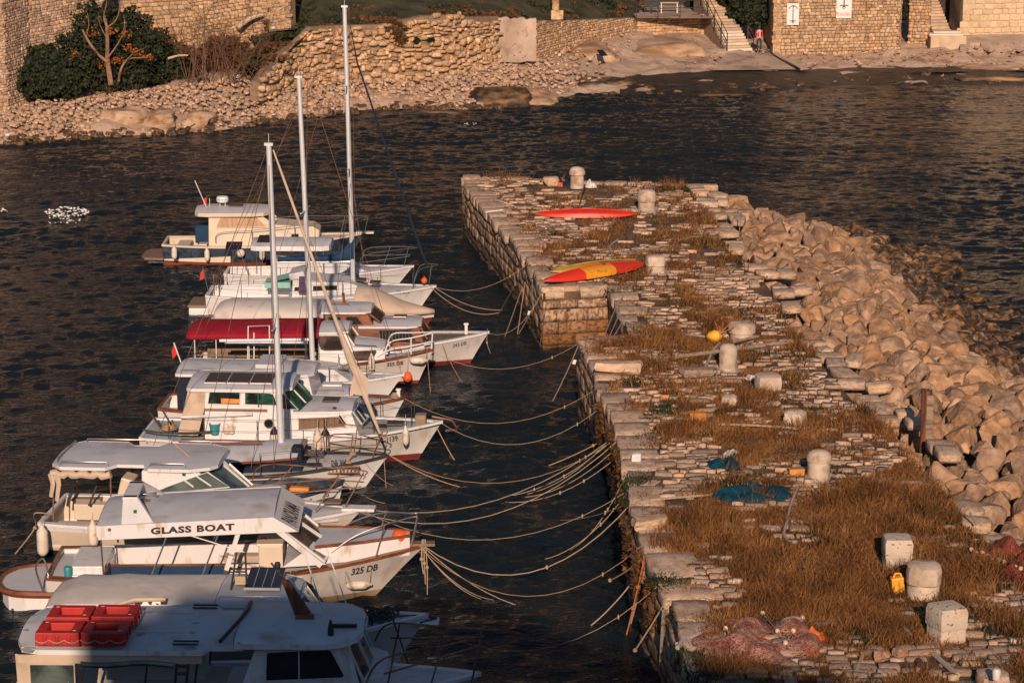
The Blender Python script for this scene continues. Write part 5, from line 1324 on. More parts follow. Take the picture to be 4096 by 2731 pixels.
with part('cockpit_cover', 'mint', b.root) as w: q, _ = X(1110, 1112, .2); w.add([(q - .5, -.1, 1.05), (q + .55, -.1, 1.3), (q + .5, .9, 1.3), (q - .1, .9, 1.15)], [(0, 1, 2, 3)]); w.box((q + .02, .4, 1.0), (.9, .9, .2))
with part('sprayhood', 'deck_grey', b.root, .05) as w: q, _ = X(1195, 1100, .2); w.box((q, .1, 1.42), (.55, 1.3, .25), ry=-.2)
mx, mz = b.at(1412, 1100, 0); _, mt = b.at(1378, 30, 0); mtx, _ = b.at(1378, 30, 0)
mast(b, mx, 0, 1.1, mt, .088, .075, spread=(.42, .72), lean=(mtx - mx), sp=.85)
bx0, bz0 = b.at(1110, 1035, 0); bx1, bz1 = b.at(1416, 1015, 0)
with part('boom', 'alu', b.root) as w: w.tube([(bx0 - .1, 0, bz0 - .12), (mx, 0, bz0 - .1)], .05, 8)
with part('sail_cover', 'blue_canvas', b.root) as w:
    rows = []
    for k in range(13):
        t = k / 12; x = bx0 + (mx + .05 - bx0) * t; hh = .17 + .1 * t + .62 * max(0, (t - .72) / .28) ** 1.6; wy = .13 + .03 * math.sin(k * 2.2)
        rows.append([Vector((x, wy * math.cos(a), bz0 - .10 + hh / 2 + hh / 2 * math.sin(a) + .02 * math.sin(k * 3 + a))) for a in [j * math.pi / 4 for j in range(8)]])
    w.loft(rows, closed=True)
    w.add(rows[0], [tuple(range(8))]); w.add(rows[-1], [tuple(range(8))])
sx, sz = b.at(1688, 1010, 0); hx, hz = b.at(1430, 255, 0); L_ = b.L
with part('furled_jib', 'navy_canvas', b.root) as w: w.tube([(mtx + .1, 0, mt * .985), (hx, 0, hz), (sx, 0, sz), (L_ - .12, 0, 1.25)], .03, 6, rad=[.008, .032, .05, .02])
rigging(b, [[(mx + .03, -.8, mt * .72), (mx, -1.3, .9)], [(mx + .03, .8, mt * .72), (mx, 1.3, .9)], [(mx, 0, mt), (mx + .03, -.85, mt * .7)], [(mx, 0, mt), (.2, 0, 1.2)], [(mx, 0, mt * .45), (mx - .5, -1.35, .9)], [(mx, 0, mt * .45), (mx + .6, -1.2, .9)], [(bx0, 0, bz0), (mx, 0, mt)]], .0075, 'rusty_steel')
def lifelines(b, ts, h=.6, m='steel', r=.012, wire=.005, both=True, zo=0):
    for sg in ((-1, 1) if both else (-1,)):
        tops = []
        for t in ts:
            p = b.inn(t, .06, sg); q = p + Vector((0, 0, h)); tops.append((p, q))
            with part('stanchion', m, b.root) as w: w.tube([p, q], r, 5)
        with part('lifeline', m, b.root) as w: w.tube([q for p, q in tops], wire, 4); w.tube([p.lerp(q, .5) for p, q in tops], wire, 4)
lifelines(b, (.04, .16, .3, .45, .6, .75, .9), .6, 'dark_metal')
b.pulpit([(L_ * .9, -.55, 1.05), (L_ * .93, -.45, 1.62), (L_ * 1.0, -.12, 1.72), (L_ * 1.0, .12, 1.72), (L_ * .93, .45, 1.62), (L_ * .9, .55, 1.05)], [[(L_ * .97, -.25, 1.1), (L_ * .98, -.22, 1.7)], [(L_ * .97, .25, 1.1), (L_ * .98, .22, 1.7)]])
with part('stern_frame', 'rusty_steel', b.root) as w:
    for sy in (-.9, -.3, .3, .9): w.tube([(.3, sy, .85), (.3, sy, 1.55)], .014, 5)
    w.tube([(.3, -.9, 1.55), (.3, .9, 1.55)], .014, 5); w.tube([(.3, -.9, 1.2), (.3, .9, 1.2)], .014, 5)
q, z = X(1208, 1190, -1.2)
with part('hanging_towel', 'purple_cloth', b.root) as w: w.add([(q - .12, -1.22, .95), (q + .14, -1.22, .93), (q + .1, -1.24, 1.55), (q - .08, -1.24, 1.55)], [(0, 1, 2, 3)]); w.add([(q - .12, -1.19, .95), (q + .14, -1.19, .93), (q + .1, -1.20, 1.55), (q - .08, -1.20, 1.55)], [(3, 2, 1, 0)])
b.text('DB 3314', 1587, 1638, 1176, .15, bold=.012)
for px_ in (1450, 1505):
    q, y = b.az(px_, 1115, 1.1)
    with part('deck_hatch', 'solar_brown', b.root, .01) as w: w.box((q, .0, 1.11 if px_ > 1480 else 1.2), (.36, .5, .05), ry=.06)
x, z = b.at(1697, 1122, -.12); buoy('round orange buoy on the pulpit of the yacht DB 3314', b.w(x, -.12, z), .11)
b.each('flagstaff', [[(.05, -.5, .85), (-.12, -.5, 1.75)]], .012)
with part('flag', 'signal_red', b.root) as w: w.add([(-.1, -.5, 1.7), (-.08, -.5, 1.35), (-.25, -.5, 1.25), (-.2, -.5, 1.5)], [(0, 1, 2, 3)])
B3 = b
# ---- 4: boat under pale tarpaulins
b = Boat('covered_boat', 'boat shrouded in pale tarpaulins with dark red underside, behind the wooden cabin boat', 'boat', (868, 1250, .75), (1735, 1262, .8))
b.hull(2.1, .7, .66, .8, tr=.8, rake=.7, m='red_boot', boot='dark_boot', gun='old_white', full=1.9)
b.deck(0, 1, .02, 'beige_canvas', .03, 'deck_cover', .05)
X = lambda px, py, y=-1.0: b.at(px, py, y)
def tarp(b, name, m, st, seed=1, hem=.0, n=14, parent=None, wav=.02):
    """st: (x, half width, z eave, z ridge)"""
    r = random.Random(seed); rows = []
    for i in range(len(st) - 1):
        for k in range(6 if i < len(st) - 2 else 7):
            t = k / 6; x, h, ze, zr_ = [st[i][j] + (st[i + 1][j] - st[i][j]) * t for j in range(4)]
            row = []
            for q in range(n + 1):
                a = math.pi * q / n; y = -h * math.cos(a); z = ze + (zr_ - ze) * math.sin(a) ** .8 + wav * noise.noise(Vector((x * 1.7, y * 1.7, seed)))
                if q in (0, n): z -= hem
                row.append(Vector((x, y, z)))
            rows.append(row)
    with part(name, m, parent or b.root) as w: w.loft(rows)
    w.o.modifiers.new('t', 'SOLIDIFY').thickness = .012
    return w.o
x0, z0 = X(856, 1272); x1, _ = X(1315, 1265)
tarp(b, 'tarpaulin', 'white_tarp', [(x0, 1.0, z0, z0 + .30), (x0 + .3, 1.05, z0, z0 + .42), (x1 - .2, 1.05, z0 + .02, z0 + .45), (x1, 1.0, z0, z0 + .35)], 3, .18)
xa, za = X(1470, 1250, -.5); tarp(b, 'bow_tarpaulin', 'beige_canvas', [(xa - .4, .95, 1.0, 1.75), (xa, .9, .98, 1.72), ((xa + b.L) / 2, .6, .95, 1.25), (b.L + .02, .05, .93, 1.0)], 4, .05)
for q in (x0 + .1, (x0 + x1) / 2, x1 - .1): b.each('support', [[(q, -.95, .8), (q, -.95, z0)], [(q, .95, .8), (q, .95, z0)]], .018)
for i in range(6):
    with part('rolled_bundle', 'white_tarp', b.root) as w: q, z = X(1225 + i * 22, 1240 - i * 3, 0); w.tube([(q - .3, -.3 + i * .07, z0 + .28), (q + .3, -.32 + i * .07, z0 + .30)], .07 - .01 * (i % 2), 6)
B4 = b
# ---- 5: 242-DB wooden cabin
b = Boat('wooden_cabin_boat', 'boat with varnished wooden wheelhouse and grey roofs, bow marked 242-DB', 'boat', (1010, 1354, .75), (1957, 1328, 1.02))
b.hull(2.6, .75, .7, 1.02, tr=.75, rake=.85, m='old_white', boot='red_boot', bz=.14, gun='white_paint', full=2.1, sheer='deck_brown', sheer_v=.93, capw=.14)
b.deck(.0, .45, .3, 'deck_brown', .14, 'cockpit_sole', 0, 'teak'); b.deck(.45, 1, .05, 'deck_brown', .14)
X = lambda px, py, y=-.9: b.at(px, py, y)
f0, fz = X(1465, 1307); f1, _ = X(1672, 1307); r0, rz_ = X(1318, 1248, -.8); r1, _ = X(1462, 1248, -.8)
H = b.house('forward_cabin', [(f0 - .5, .75), (f1 + .25, .85), (f1 + .02, fz - .03), (f0 - .5, fz - .03)], .98, .70, .08, 'varnish')
a0 = X(1545, 1330)[0]; H.win([(X(1528, 1352)[0], fz - .48), (X(1660, 1350)[0], fz - .46), (X(1640, 1315)[0], fz - .12), (X(1515, 1317)[0], fz - .12)], 'glass_dark', 'varnish')
for k in range(10):
    with part('louvre', 'dark_metal', b.root) as w: q = X(1530 + k * 13, 1340)[0]; w.add([H.pt(q - .01, fz - .46, -1, .03), H.pt(q + .015, fz - .46, -1, .03), H.pt(q + .015, fz - .14, -1, .03), H.pt(q - .01, fz - .14, -1, .03)], [(0, 1, 2, 3)])
pane(b, 'windscreen', [(f1 + .27, -.66, .92), (f1 + .27, .66, .92), (f1 + .06, .62, fz - .08), (f1 + .06, -.62, fz - .08)], 'glass_dark', 'varnish')
b.slab('forward_roof', [(f0 - .25, .95), (f1 - .35, .9), (f1 - .05, .75), (f1 + .08, .5)], fz, .05, 'deck_grey', .10, 'white_paint')
H = b.house('wheelhouse', [(r0 - .1, fz - .1), (r1 + .45, fz - .1), (r1 + .05, rz_ - .03), (r0 - .15, rz_ - .03)], .88, .78, .05, 'varnish')
H.win([(X(1378, 1300)[0], fz + .06), (X(1450, 1298)[0], fz + .06), (X(1425, 1262)[0], rz_ - .14), (X(1385, 1262)[0], rz_ - .14)], 'glass_dark', 'varnish')
H.win([(r0 - .05, fz + .06), (X(1362, 1300)[0], fz + .06), (X(1362, 1262)[0], rz_ - .14), (r0 - .05, rz_ - .14)], 'glass_green', 'varnish')
pane(b, 'windscreen', [(r1 + .47, -.72, fz + .08), (r1 + .47, .72, fz + .08), (r1 + .12, .70, rz_ - .08), (r1 + .12, -.70, rz_ - .08)], 'glass_dark', 'varnish')
b.slab('wheelhouse_roof', [(r0 - .3, .88), (r1 - .3, .88), (r1 + .0, .8), (r1 + .16, .6)], rz_, .05, 'deck_grey', .12, 'white_paint')
H = b.house('trunk', [(r0 - .8, .7), (f0 - .4, .75), (f0 - .4, fz - .1), (r0 - .8, fz - .25)], .98, .98, .05, 'varnish')
with part('roof_hatch', 'steel', b.root, .01) as w: q, y = b.az(1600, 1272, fz + .1); w.box((q, .1, fz + .14), (.42, .42, .05))
for px_ in (1345, 1570):
    zz_ = (rz_ if px_ < 1400 else fz) + .12; q = b.az(px_, 1240 if px_ < 1400 else 1292, zz_)[0]; b.each('grab_rail', [[(q - .35, -.35, zz_ - .01), (q - .33, -.35, zz_ + .06), (q + .33, -.35, zz_ + .06), (q + .35, -.35, zz_ - .01)]], .014, 'varnish')
q, z = b.at(1378, 1205, 0); b.each('signal_post', [[(q, 0, rz_ + .05), (q - .04, 0, rz_ + .45)]], .05, 'varnish')
q, y = b.az(1860, 1325, 1.2)
with part('bollard_post', 'white_paint', b.root, .02) as w: w.box((q, 0, 1.12), (.10, .10, .36)); w.box((q, 0, 1.28), (.16, .16, .06))
b.text('242-DB', 1812, 1866, 1390, .13, bold=.012, slope=-12)
mooring('loose pale rope hanging from the bow of the boat 242-DB', [b.w(b.L - .05, -.1, 1.15), P(1948, 1370, .85), P(1962, 1412, .5)], .012, knots=(.5,))
B5 = b
# ---- 6: 355 DB with red awning
b = Boat('awning_boat', 'white wheelhouse boat with long dark red awning, bow marked 355 DB', 'boat', (790, 1430, .8), (1736, 1398, 1.08))
b.hull(2.35, .8, .75, 1.08, tr=.75, rake=.7, m='old_white', boot='red_boot', bz=.12, gun='varnish', full=2.2, sheer='white_paint', sheer_v=.86, capw=.12)
b.deck(.0, .5, .45, 'teak', .14, 'cockpit_sole', 0, 'old_white'); b.deck(.5, 1, .08, 'deck_grey', .12, wallm='white_paint')
X = lambda px, py, y=-.85: b.at(px, py, y)
h0 = X(1272, 1400)[0]; _, hz0 = X(1300, 1331); h1 = X(1365, 1331)[0]; c1 = X(1530, 1400)[0]; _, cz = X(1400, 1390)
H = b.house('wheelhouse', [(h0, .8), (X(1405, 1450)[0], .8), (X(1412, 1380)[0], cz), (X(1380, 1331)[0], hz0 - .04), (h0, hz0 - .04)], .85, .80, .06, 'white_paint')
def rnd_poly(b, l, y=-.85):
    return [b.at(px, py, y) for px, py in l]
H.win(rnd_poly(b, [(1285, 1395), (1300, 1400), (1365, 1400), (1368, 1392), (1352, 1350), (1345, 1347), (1275, 1347), (1270, 1353)]), 'glass_brown', 'dark_metal', fw=.02)
pane(b, 'windscreen', [(X(1412, 1380)[0] + .03, -.76, cz + .03), (X(1412, 1380)[0] + .03, .76, cz + .03), (X(1382, 1335)[0] + .03, .74, hz0 - .1), (X(1382, 1335)[0] + .03, -.74, hz0 - .1)], 'glass_brown', 'white_paint')
b.slab('wheelhouse_roof', [(h0 - .05, .86), (h1, .84), (X(1392, 1325)[0], .74)], (hz0, hz0 + .02), .05, 'deck_grey', .12, 'white_paint')
H2 = b.house('forward_cabin', [(X(1405, 1450)[0], .8), (X(1545, 1440)[0], .95), (c1, cz - .12), (X(1410, 1385)[0], cz - .05)], .82, .58, .08, 'white_paint')
H2.win(rnd_poly(b, [(1425, 1438), (1432, 1442), (1485, 1440), (1502, 1415), (1498, 1408), (1415, 1408), (1412, 1414)]), 'glass_brown', 'dark_metal', fw=.02)
pane(b, 'windscreen', [(X(1545, 1440)[0] + .02, -.56, 1.06), (X(1545, 1440)[0] + .02, .56, 1.06), (c1 + .03, .54, cz - .18), (c1 + .03, -.54, cz - .18)], 'glass_brown', 'white_paint')
b.slab('forward_roof', [(X(1395, 1395)[0], .80), (c1 - .1, .66), (c1 + .05, .5)], (cz, cz - .08), .04, 'deck_grey', .10, 'white_paint')
b.each('grab_rail', [[(X(1402, 1388)[0], -.72, cz + .0), (X(1404, 1388)[0], -.72, cz + .06), (X(1502, 1386)[0], -.62, cz + .0), (X(1504, 1386)[0], -.62, cz - .06)]], .014, 'dark_metal')
x0, z0 = X(744, 1350, -1.1); x1, z1 = X(1272, 1335, -1.1)
tarp(b, 'awning', 'red_canvas', [(x0, 1.05, z0, z0 + .12), (x0 + .12, 1.12, z0, z0 + .2), (x1 - .2, 1.1, z0 + .04, z0 + .26), (x1, 1.08, z0 + .04, z0 + .24)], 6, .06, wav=.03)
for q in (x0 + .25, x0 + .9, x0 + 1.9, x1 - 1.3, x1 - .4):
    for sy in (-1.05, 1.05): b.each('awning_pole', [[(q, sy, .8), (q, sy, z0 + .05)]], .016, 'sign_white')
for sy, mm in ((-1.12, 'sign_white'),):
    b.tubes('side_plank', [[(X(905, 1372)[0], sy, X(905, 1372, sy)[1]), (X(1235, 1371)[0], sy, X(1235, 1371, sy)[1])]], .045, mm)
b.tubes('boarding_frame', [[(X(996, 1460)[0], -1.15, .85), (X(998, 1305)[0], -1.15, X(998, 1305, -1.15)[1]), (X(1082, 1302)[0], -1.15, X(1082, 1302, -1.15)[1]), (X(1084, 1460)[0], -1.15, .85)], [(X(1020, 1450)[0], -1.1, .85), (X(1020, 1330)[0], -1.1, X(1020, 1330, -1.1)[1])]], .022, 'sign_white')
with part('bench', 'teak', b.root, .02) as w: w.box(((x0 + x1) / 2, .7, .75), (x1 - x0 - .8, .4, .45)); w.box(((x0 + x1) / 2 + .1, -.75, .8), (x1 - x0 - 1.2, .3, .35))
L_ = b.L
q = [X(1532, 1420)[0], X(1555, 1350)[0], X(1640, 1338)[0], X(1725, 1330)[0]]
b.tubes('pulpit', [catmull([(q[0], -.6, .9), (q[1], -.55, 1.42), (q[2], -.35, 1.52), (q[3] - .1, -.1, 1.6), (q[3], 0, 1.61), (q[3] - .1, .1, 1.6), (q[2], .4, 1.52), (q[1], .6, 1.42), (q[0], .65, .9)], 4), [(q[2], -.35, .95), (q[2], -.35, 1.52)], [(q[3] - .05, 0, 1.05), (q[3], 0, 1.61)], catmull([(q[0] - .2, -.7, 1.0), (q[1], -.6, 1.2), (q[2], -.4, 1.28), (q[3], -.05, 1.35)], 4)], .022, 'sign_white')
with part('rolled_tarp', 'white_tarp', b.root) as w: w.tube([(X(1600, 1410)[0], -.1, 1.05), (X(1690, 1395)[0], .05, 1.15)], .09, 8)
b.text('355 DB', 1548, 1614, 1466, .14, bold=.03, slope=-6)
x, z = b.at(1487, 1450, -1.0); fender(b, 'upright white fender below the front window of the boat 355 DB', x, -1.1, z, .52, .10)
x, z = b.at(1671, 1441, -.5); fender(b, 'white fender hung sideways near the bow of the boat 355 DB', x, -.52, z, .5, .11, horiz=True)
x, z = b.at(1630, 1506, -.55); buoy('drop shaped orange buoy hanging from the bow of the boat 355 DB', b.w(x, -.55, z), .15, drop=True)
mooring('short line holding the orange drop buoy', [b.w(x, -.55, z + .15), b.w(x + .03, -.45, 1.15)], .01)
B6 = b
# ---- 7: sloop DB-1873
b = Boat('sailing_sloop', 'low white sloop with grey mast and blue bow stripe marked DB-1873', 'sailboat', (745, 1502, .65), (1617, 1497, .85))
b.hull(2.2, .62, .62, .85, tr=.6, rake=.9, m='white_paint', boot='dark_boot', gun='white_paint', full=1.8)
b.deck(0, .38, .4, 'deck_white', .2, 'cockpit_sole', 0, 'white_paint'); b.deck(.38, 1, .02, 'deck_white', .05)
X = lambda px, py, y=-.75: b.at(px, py, y)
H = b.house('coachroof', [(X(1075, 1500)[0], .7), (X(1420, 1500)[0], .85), (X(1330, 1480)[0], 1.05), (X(1090, 1470)[0], 1.15)], .8, .4, .15, 'deck_white')
H.win([(X(1140, 1495)[0], .85), (X(1230, 1495)[0], .87), (X(1220, 1480)[0], .97), (X(1145, 1480)[0], .97)], 'glass_dark', 'steel', fw=.012)
with part('deck_hatch', 'solar_brown', b.root, .01) as w: w.box((b.az(1355, 1490, 1.0)[0], 0, 1.0), (.45, .45, .05))
mx, _ = b.at(1252, 1475, 0); _, mt = b.at(1195, 312, 0)
mtx = b.at(1195, 312, 0)[0]; mast(b, mx, 0, .95, mt, .082, .065, spread=(.55,), lean=mtx - mx, sp=.7)
bx, bz_ = b.at(905, 1395, 0)
with part('boom', 'alu', b.root) as w: w.tube([(b.at(880, 1420, 0)[0], 0, 1.75), (mx, 0, 1.85)], .05, 8)
rigging(b, [[(mx, 0, mt), (b.L - .1, 0, 1.05)], [(mx, 0, mt), (.1, 0, .9)], [(mx, -.7, mt * .56), (mx, -1.0, .8)], [(mx, 0, mt), (mx, -.7, mt * .56)], [(mx, .7, mt * .56), (mx, 1.0, .8)], [(mx, 0, mt * .5), (mx - .5, -1.0, .8)], [(mx, 0, mt * .5), (b.L * .8, 0, 1.0)]], .0075, 'rusty_steel')
lifelines(b, (.05, .2, .36, .52, .68, .84), .55, 'dark_metal')
b.text('DB-1873', 1480, 1545, 1525, .13, 'print_teal', bold=.02, slope=-5)
with part('bow_stripe', 'navy_paint', b.root) as w:
    for px0, px1, py0, py1 in ((1395, 1475, 1536, 1527), (1545, 1602, 1517, 1507)):
        a = b.at(px0, py0, -.62 if px0 < 1500 else -.38); c = b.at(px1, py1, -.5 if px0 < 1500 else -.2); rows = []
        for k in range(6):
            x = a[0] + (c[0] - a[0]) * k / 5; z = a[1] + (c[1] - a[1]) * k / 5; t = x / b.L
            for _ in range(4): t = min(max(t + (x - b.hp(t, z, -1).x) / b.L, 0), 1)
            rows.append([b.hp(t, z - .02, -1) + Vector((0, -.012, 0)), b.hp(t, z + .02 + .01 * k / 5, -1) + Vector((0, -.012, 0))])
        w.loft(rows)
with part('deck_gear', 'varnish', b.root) as w:
    w.tube([(X(1145, 1470)[0], -.3, 1.2), (X(1205, 1470)[0], -.25, 1.2)], .03, 6); w.tube([(X(1150, 1476)[0], -.5, 1.12), (X(1200, 1474)[0], -.4, 1.12)], .025, 6)
b.each('boathook', [[(X(1450, 1492)[0], -.3, 1.02), (X(1600, 1482)[0], -.1, 1.15)]], .016, 'pale_wood')
b.each('stern_post', [[(.1, -.4, .7), (-.25, -.4, 1.75)]], .02, 'sign_white')
with part('flag', 'signal_red', b.root) as w: w.add([(-.24, -.4, 1.72), (-.14, -.4, 1.42), (-.3, -.4, 1.25), (-.33, -.4, 1.5)], [(0, 1, 2, 3)])
B7 = b
# ---- 8: roofed boat with navy curtains
b = Boat('curtained_boat', 'white boat with grey roof and navy side curtain, brown gunwale, behind the green striped boat', 'boat', (655, 1603, .8), (1622, 1590, 1.0))
b.hull(2.5, .78, .76, 1.0, tr=.7, rake=.7, m='white_paint', boot='red_boot', gun='varnish', full=2.1, capw=.10)
b.deck(0, .35, .35, 'deck_white', .14, 'cockpit_sole', 0, 'white_paint'); b.deck(.35, 1, .04, 'deck_white', .10)
X = lambda px, py, y=-.95: b.at(px, py, y)
x0, z0 = X(701, 1495); x1, _ = X(1215, 1510)
with part('side_curtain', 'navy_canvas', b.root) as w:
    a = X(705, 1500)[0]; c = X(905, 1500)[0]
    for sy in (-.93, .93): w.add([(a, sy, .75), (c, sy, .75), (c, sy, z0 - .03), (a, sy, z0 - .03)], [(0, 1, 2, 3)])
    w.add([(a, -.93, .75), (a, .93, .75), (a, .93, z0 - .03), (a, -.93, z0 - .03)], [(0, 1, 2, 3)])
H = b.house('wheelhouse', [(X(900, 1500)[0], .75), (x1 + .4, .75), (x1 + .1, z0 - .03), (X(900, 1500)[0], z0 - .03)], .93, .85, .04, 'white_paint')
b.slab('roof', [(x0, .95), (x0 + .1, 1.0), (x1 - .2, .98), (x1 + .1, .85), (x1 + .25, .6)], z0, .07, 'deck_grey', .12, 'white_paint')
b.each('roof_rail', [[(x0 + .15, sy, z0 + .0), (x0 + .17, sy, z0 + .12), (X(890, 1490)[0], sy, z0 + .12), (X(892, 1490)[0], sy, z0)] for sy in (-.9, .9)], .013)
with part('roof_step', 'deck_grey', b.root, .02) as w: q = X(1060, 1460)[0]; w.box((q, .1, z0 + .15), (.7, 1.3, .12))
c0, cz = X(1240, 1588); c1, _ = X(1412, 1590)
H = b.house('forward_cabin', [(x1 + .3, .75), (c1 + .15, .95), (c1 - .12, cz - .03), (x1 + .3, cz - .03)], .90, .62, .08, 'white_paint')
H.win([(X(1385, 1595)[0], .98), (X(1428, 1590)[0] - .12, 1.0), (X(1418, 1575)[0] - .1, cz - .12), (X(1390, 1590)[0] - .02, cz - .10)], 'glass_green', 'white_paint')
b.slab('forward_roof', [(x1 + .3, .85), (c1 - .3, .72), (c1 - .05, .5)], cz, .04, 'deck_grey', .08, 'white_paint')
with part('roof_hatch', 'white_paint', b.root, .01) as w: q, y = b.az(1322, 1562, cz + .05); w.box((q, .2, cz + .11), (.55, .4, .05))
b.each('roof_bar', [[(X(1240, 1570)[0], -.55, cz + .05), (X(1240, 1570)[0], -.55, cz + .12), (X(1365, 1570)[0], -.5, cz + .12), (X(1365, 1570)[0], -.5, cz + .05)]], .012)
with part('bow_post', 'white_paint', b.root, .02) as w: q, y = b.az(1582, 1582, 1.25); w.box((q, 0, 1.1), (.10, .10, .3)); w.box((q, 0, 1.24), (.15, .15, .05))
b.tubes('deck_rail', [[(b.L * .78, -.62, 1.05), (b.L * .78, -.62, 1.5)], [(b.L * .6, -.9, .95), (b.L * .6, -.9, 1.4)]], .014, 'rusty_steel')
with part('coiled_rope', 'rope_pale', b.root) as w:
    for k in range(4): w.tube([(b.L - .3 + (.14 - .02 * k) * math.cos(t), (.14 - .02 * k) * math.sin(t), 1.02 + .03 * k) for t in [j * math.pi / 5 for j in range(10)]], .018, 5, closed=True)
x, z = b.at(1515, 1655, -.75); 
B8 = b
# ---- 9: green striped cabin boat DB-1139
b = Boat('green_striped_boat', 'large white cabin boat with dark green stripe and solar panels, bow marked DB-1139', 'boat', (588, 1709, .75), (1771, 1686, 1.02))
b.hull(2.8, .72, .74, 1.02, tr=.78, rake=.9, m='old_white', boot='red_boot', bz=.13, gun='white_paint', full=2.2, sheer='green_paint', sheer_v=.85, capw=.08)
b.deck(0, 1, .05, 'deck_teal', .08, wallm='white_paint')
X = lambda px, py, y=-1.0: b.at(px, py, y)
ra, zr = X(746, 1552); rb, _ = X(1128, 1555); wl0 = X(815, 1700)[0]; wl1 = X(1165, 1640)[0]; fr1, fz = X(1400, 1652); fb1 = X(1440, 1720)[0]
H = b.house('main_cabin', [(wl0, .8), (wl1 + .05, .9), (wl1 + .05, fz + .05), (rb + .05, zr - .04), (ra + .5, zr - .04)], 1.05, 1.0, .03, 'white_paint')
H.win(rnd_poly(b, [(832, 1614), (958, 1618), (958, 1570), (838, 1567)], -1.05), 'glass_green', 'white_paint'); H.win(rnd_poly(b, [(980, 1617), (1108, 1622), (1092, 1580), (1080, 1575), (980, 1572)], -1.05), 'glass_green', 'white_paint')
with part('cabin_bench', 'amber_plastic', b.root) as w: a = X(885, 1608)[0]; w.add([H.pt(a, X(0, 1612)[1] if 0 else 1.72, -1, .02), H.pt(a + .5, 1.72, -1, .02), H.pt(a + .5, 1.84, -1, .02), H.pt(a, 1.86, -1, .02)], [(0, 1, 2, 3)])
with part('window_bar', 'green_lens', b.root) as w: a = X(1035, 1600)[0]; w.box((a, -1.075, X(1035, 1597)[1]), (.03, .02, .38))
b.slab('main_roof', [(ra, .98), (ra + .1, 1.08), (rb - .5, 1.08), (rb, .98), (rb + .25, .75)], zr, .08, 'deck_grey', .12, 'white_paint')
# raked green framed windscreen
wz = fz + .12
pane(b, 'windscreen', [(wl1 + .22, -.98, wz - .05), (wl1 + .42, .0, wz + .02), (rb + .22, .0, zr - .03), (rb - .02, -.92, zr - .03)], 'glass_green', 'green_paint')
pane(b, 'windscreen', [(wl1 + .42, .0, wz + .02), (wl1 + .22, .98, wz - .05), (rb - .02, .92, zr - .03), (rb + .22, .0, zr - .03)], 'glass_brown', 'green_paint')
pane(b, 'side_light', [(rb + .0, -1.0, zr - .08), (wl1 + .2, -1.0, wz - .04), (rb - .02, -1.0, wz - .04)], 'glass_green', 'white_paint', .02)
with part('windscreen_bar', 'white_paint', b.root) as w: w.tube([(wl1 + .34, -.45, wz + .0), (rb + .12, -.42, zr - .03)], .02, 5); w.tube([(wl1 + .42, 0, wz + .02), (rb + .22, 0, zr - .03)], .03, 5)
H2 = b.house('forward_cabin', [(wl1, .9), (fb1, 1.0), (fr1, fz - .03), (wl1, fz - .0)], 1.02, .78, .08, 'white_paint')
H2.win(rnd_poly(b, [(1197, 1713), (1378, 1709), (1352, 1672), (1197, 1672)], -.98), 'curtain_brown', 'steel', fw=.015)
with part('curtain_gap', 'glass_dark', b.root) as w: q = X(1355, 1700, -.98)[0]; w.add([H2.pt(q, 1.12, -1, .02), H2.pt(q + .2, 1.12, -1, .02), H2.pt(q + .02, 1.4, -1, .02), H2.pt(q, 1.4, -1, .02)], [(0, 1, 2, 3)])
b.slab('forward_roof', [(wl1 - .05, 1.0), (fr1 - .35, .86), (fr1 + .03, .74)], fz, .05, 'deck_grey', .10, 'white_paint')
for sy in (-1, 1): pane(b, 'front_windscreen', [(fb1 + .02, sy * .72, 1.08), (fb1 + .12, sy * .03, 1.1), (fr1 + .12, sy * .03, fz - .02), (fr1 + .03, sy * .68, fz - .04)], 'glass_brown', 'deck_teal')
with part('windscreen_bar', 'deck_teal', b.root) as w:
    for t in (-.35, .02, .35): w.tube([(fb1 + .09, t, 1.09), (fr1 + .08, t, fz - .03)], .02, 5)
with part('roof_hatch', 'solar_brown', b.root, .01) as w: q, y = b.az(1318, 1618, fz + .08); w.box((q, 0, fz + .12), (.45, .5, .05))
for px_ in (1195, 1335):
    with part('roof_fitting', 'black_rubber', b.root) as w: q, y = b.az(px_, 1645, fz + .02); w.box((q, -.7, fz + .06), (.09, .09, .04))
for k in range(3):
    with part('solar_panel', 'solar_brown', b.root) as w:
        q0 = b.az(868, 1520, zr + .1)[0]; w.box((q0 + k * .62, -.28, zr + .13), (.58, .95, .02), rx=.04); 
    with part('panel_rail', 'alu', b.root) as w: w.box((q0 + k * .62, -.78, zr + .10), (.58, .03, .04))
with part('rub_strip', 'teak', b.root) as w: a = X(818, 1636)[0]; c = X(1070, 1640)[0]; w.box(((a + c) / 2, -1.075, X(900, 1638, -1.05)[1]), (c - a, .03, .06))
q, z = X(1075, 1693, -1.05)
with part('porthole', 'steel', b.root) as w: w.tube([(q + .12 * math.cos(t), -1.06, z + .12 * math.sin(t)) for t in [k * math.pi / 7 for k in range(14)]], .018, 5, closed=True)
with part('porthole_glass', 'glass_dark', b.root) as w: w.add([(q + .11 * math.cos(t), -1.062, z + .11 * math.sin(t)) for t in [k * math.pi / 7 for k in range(14)]], [tuple(range(14))])
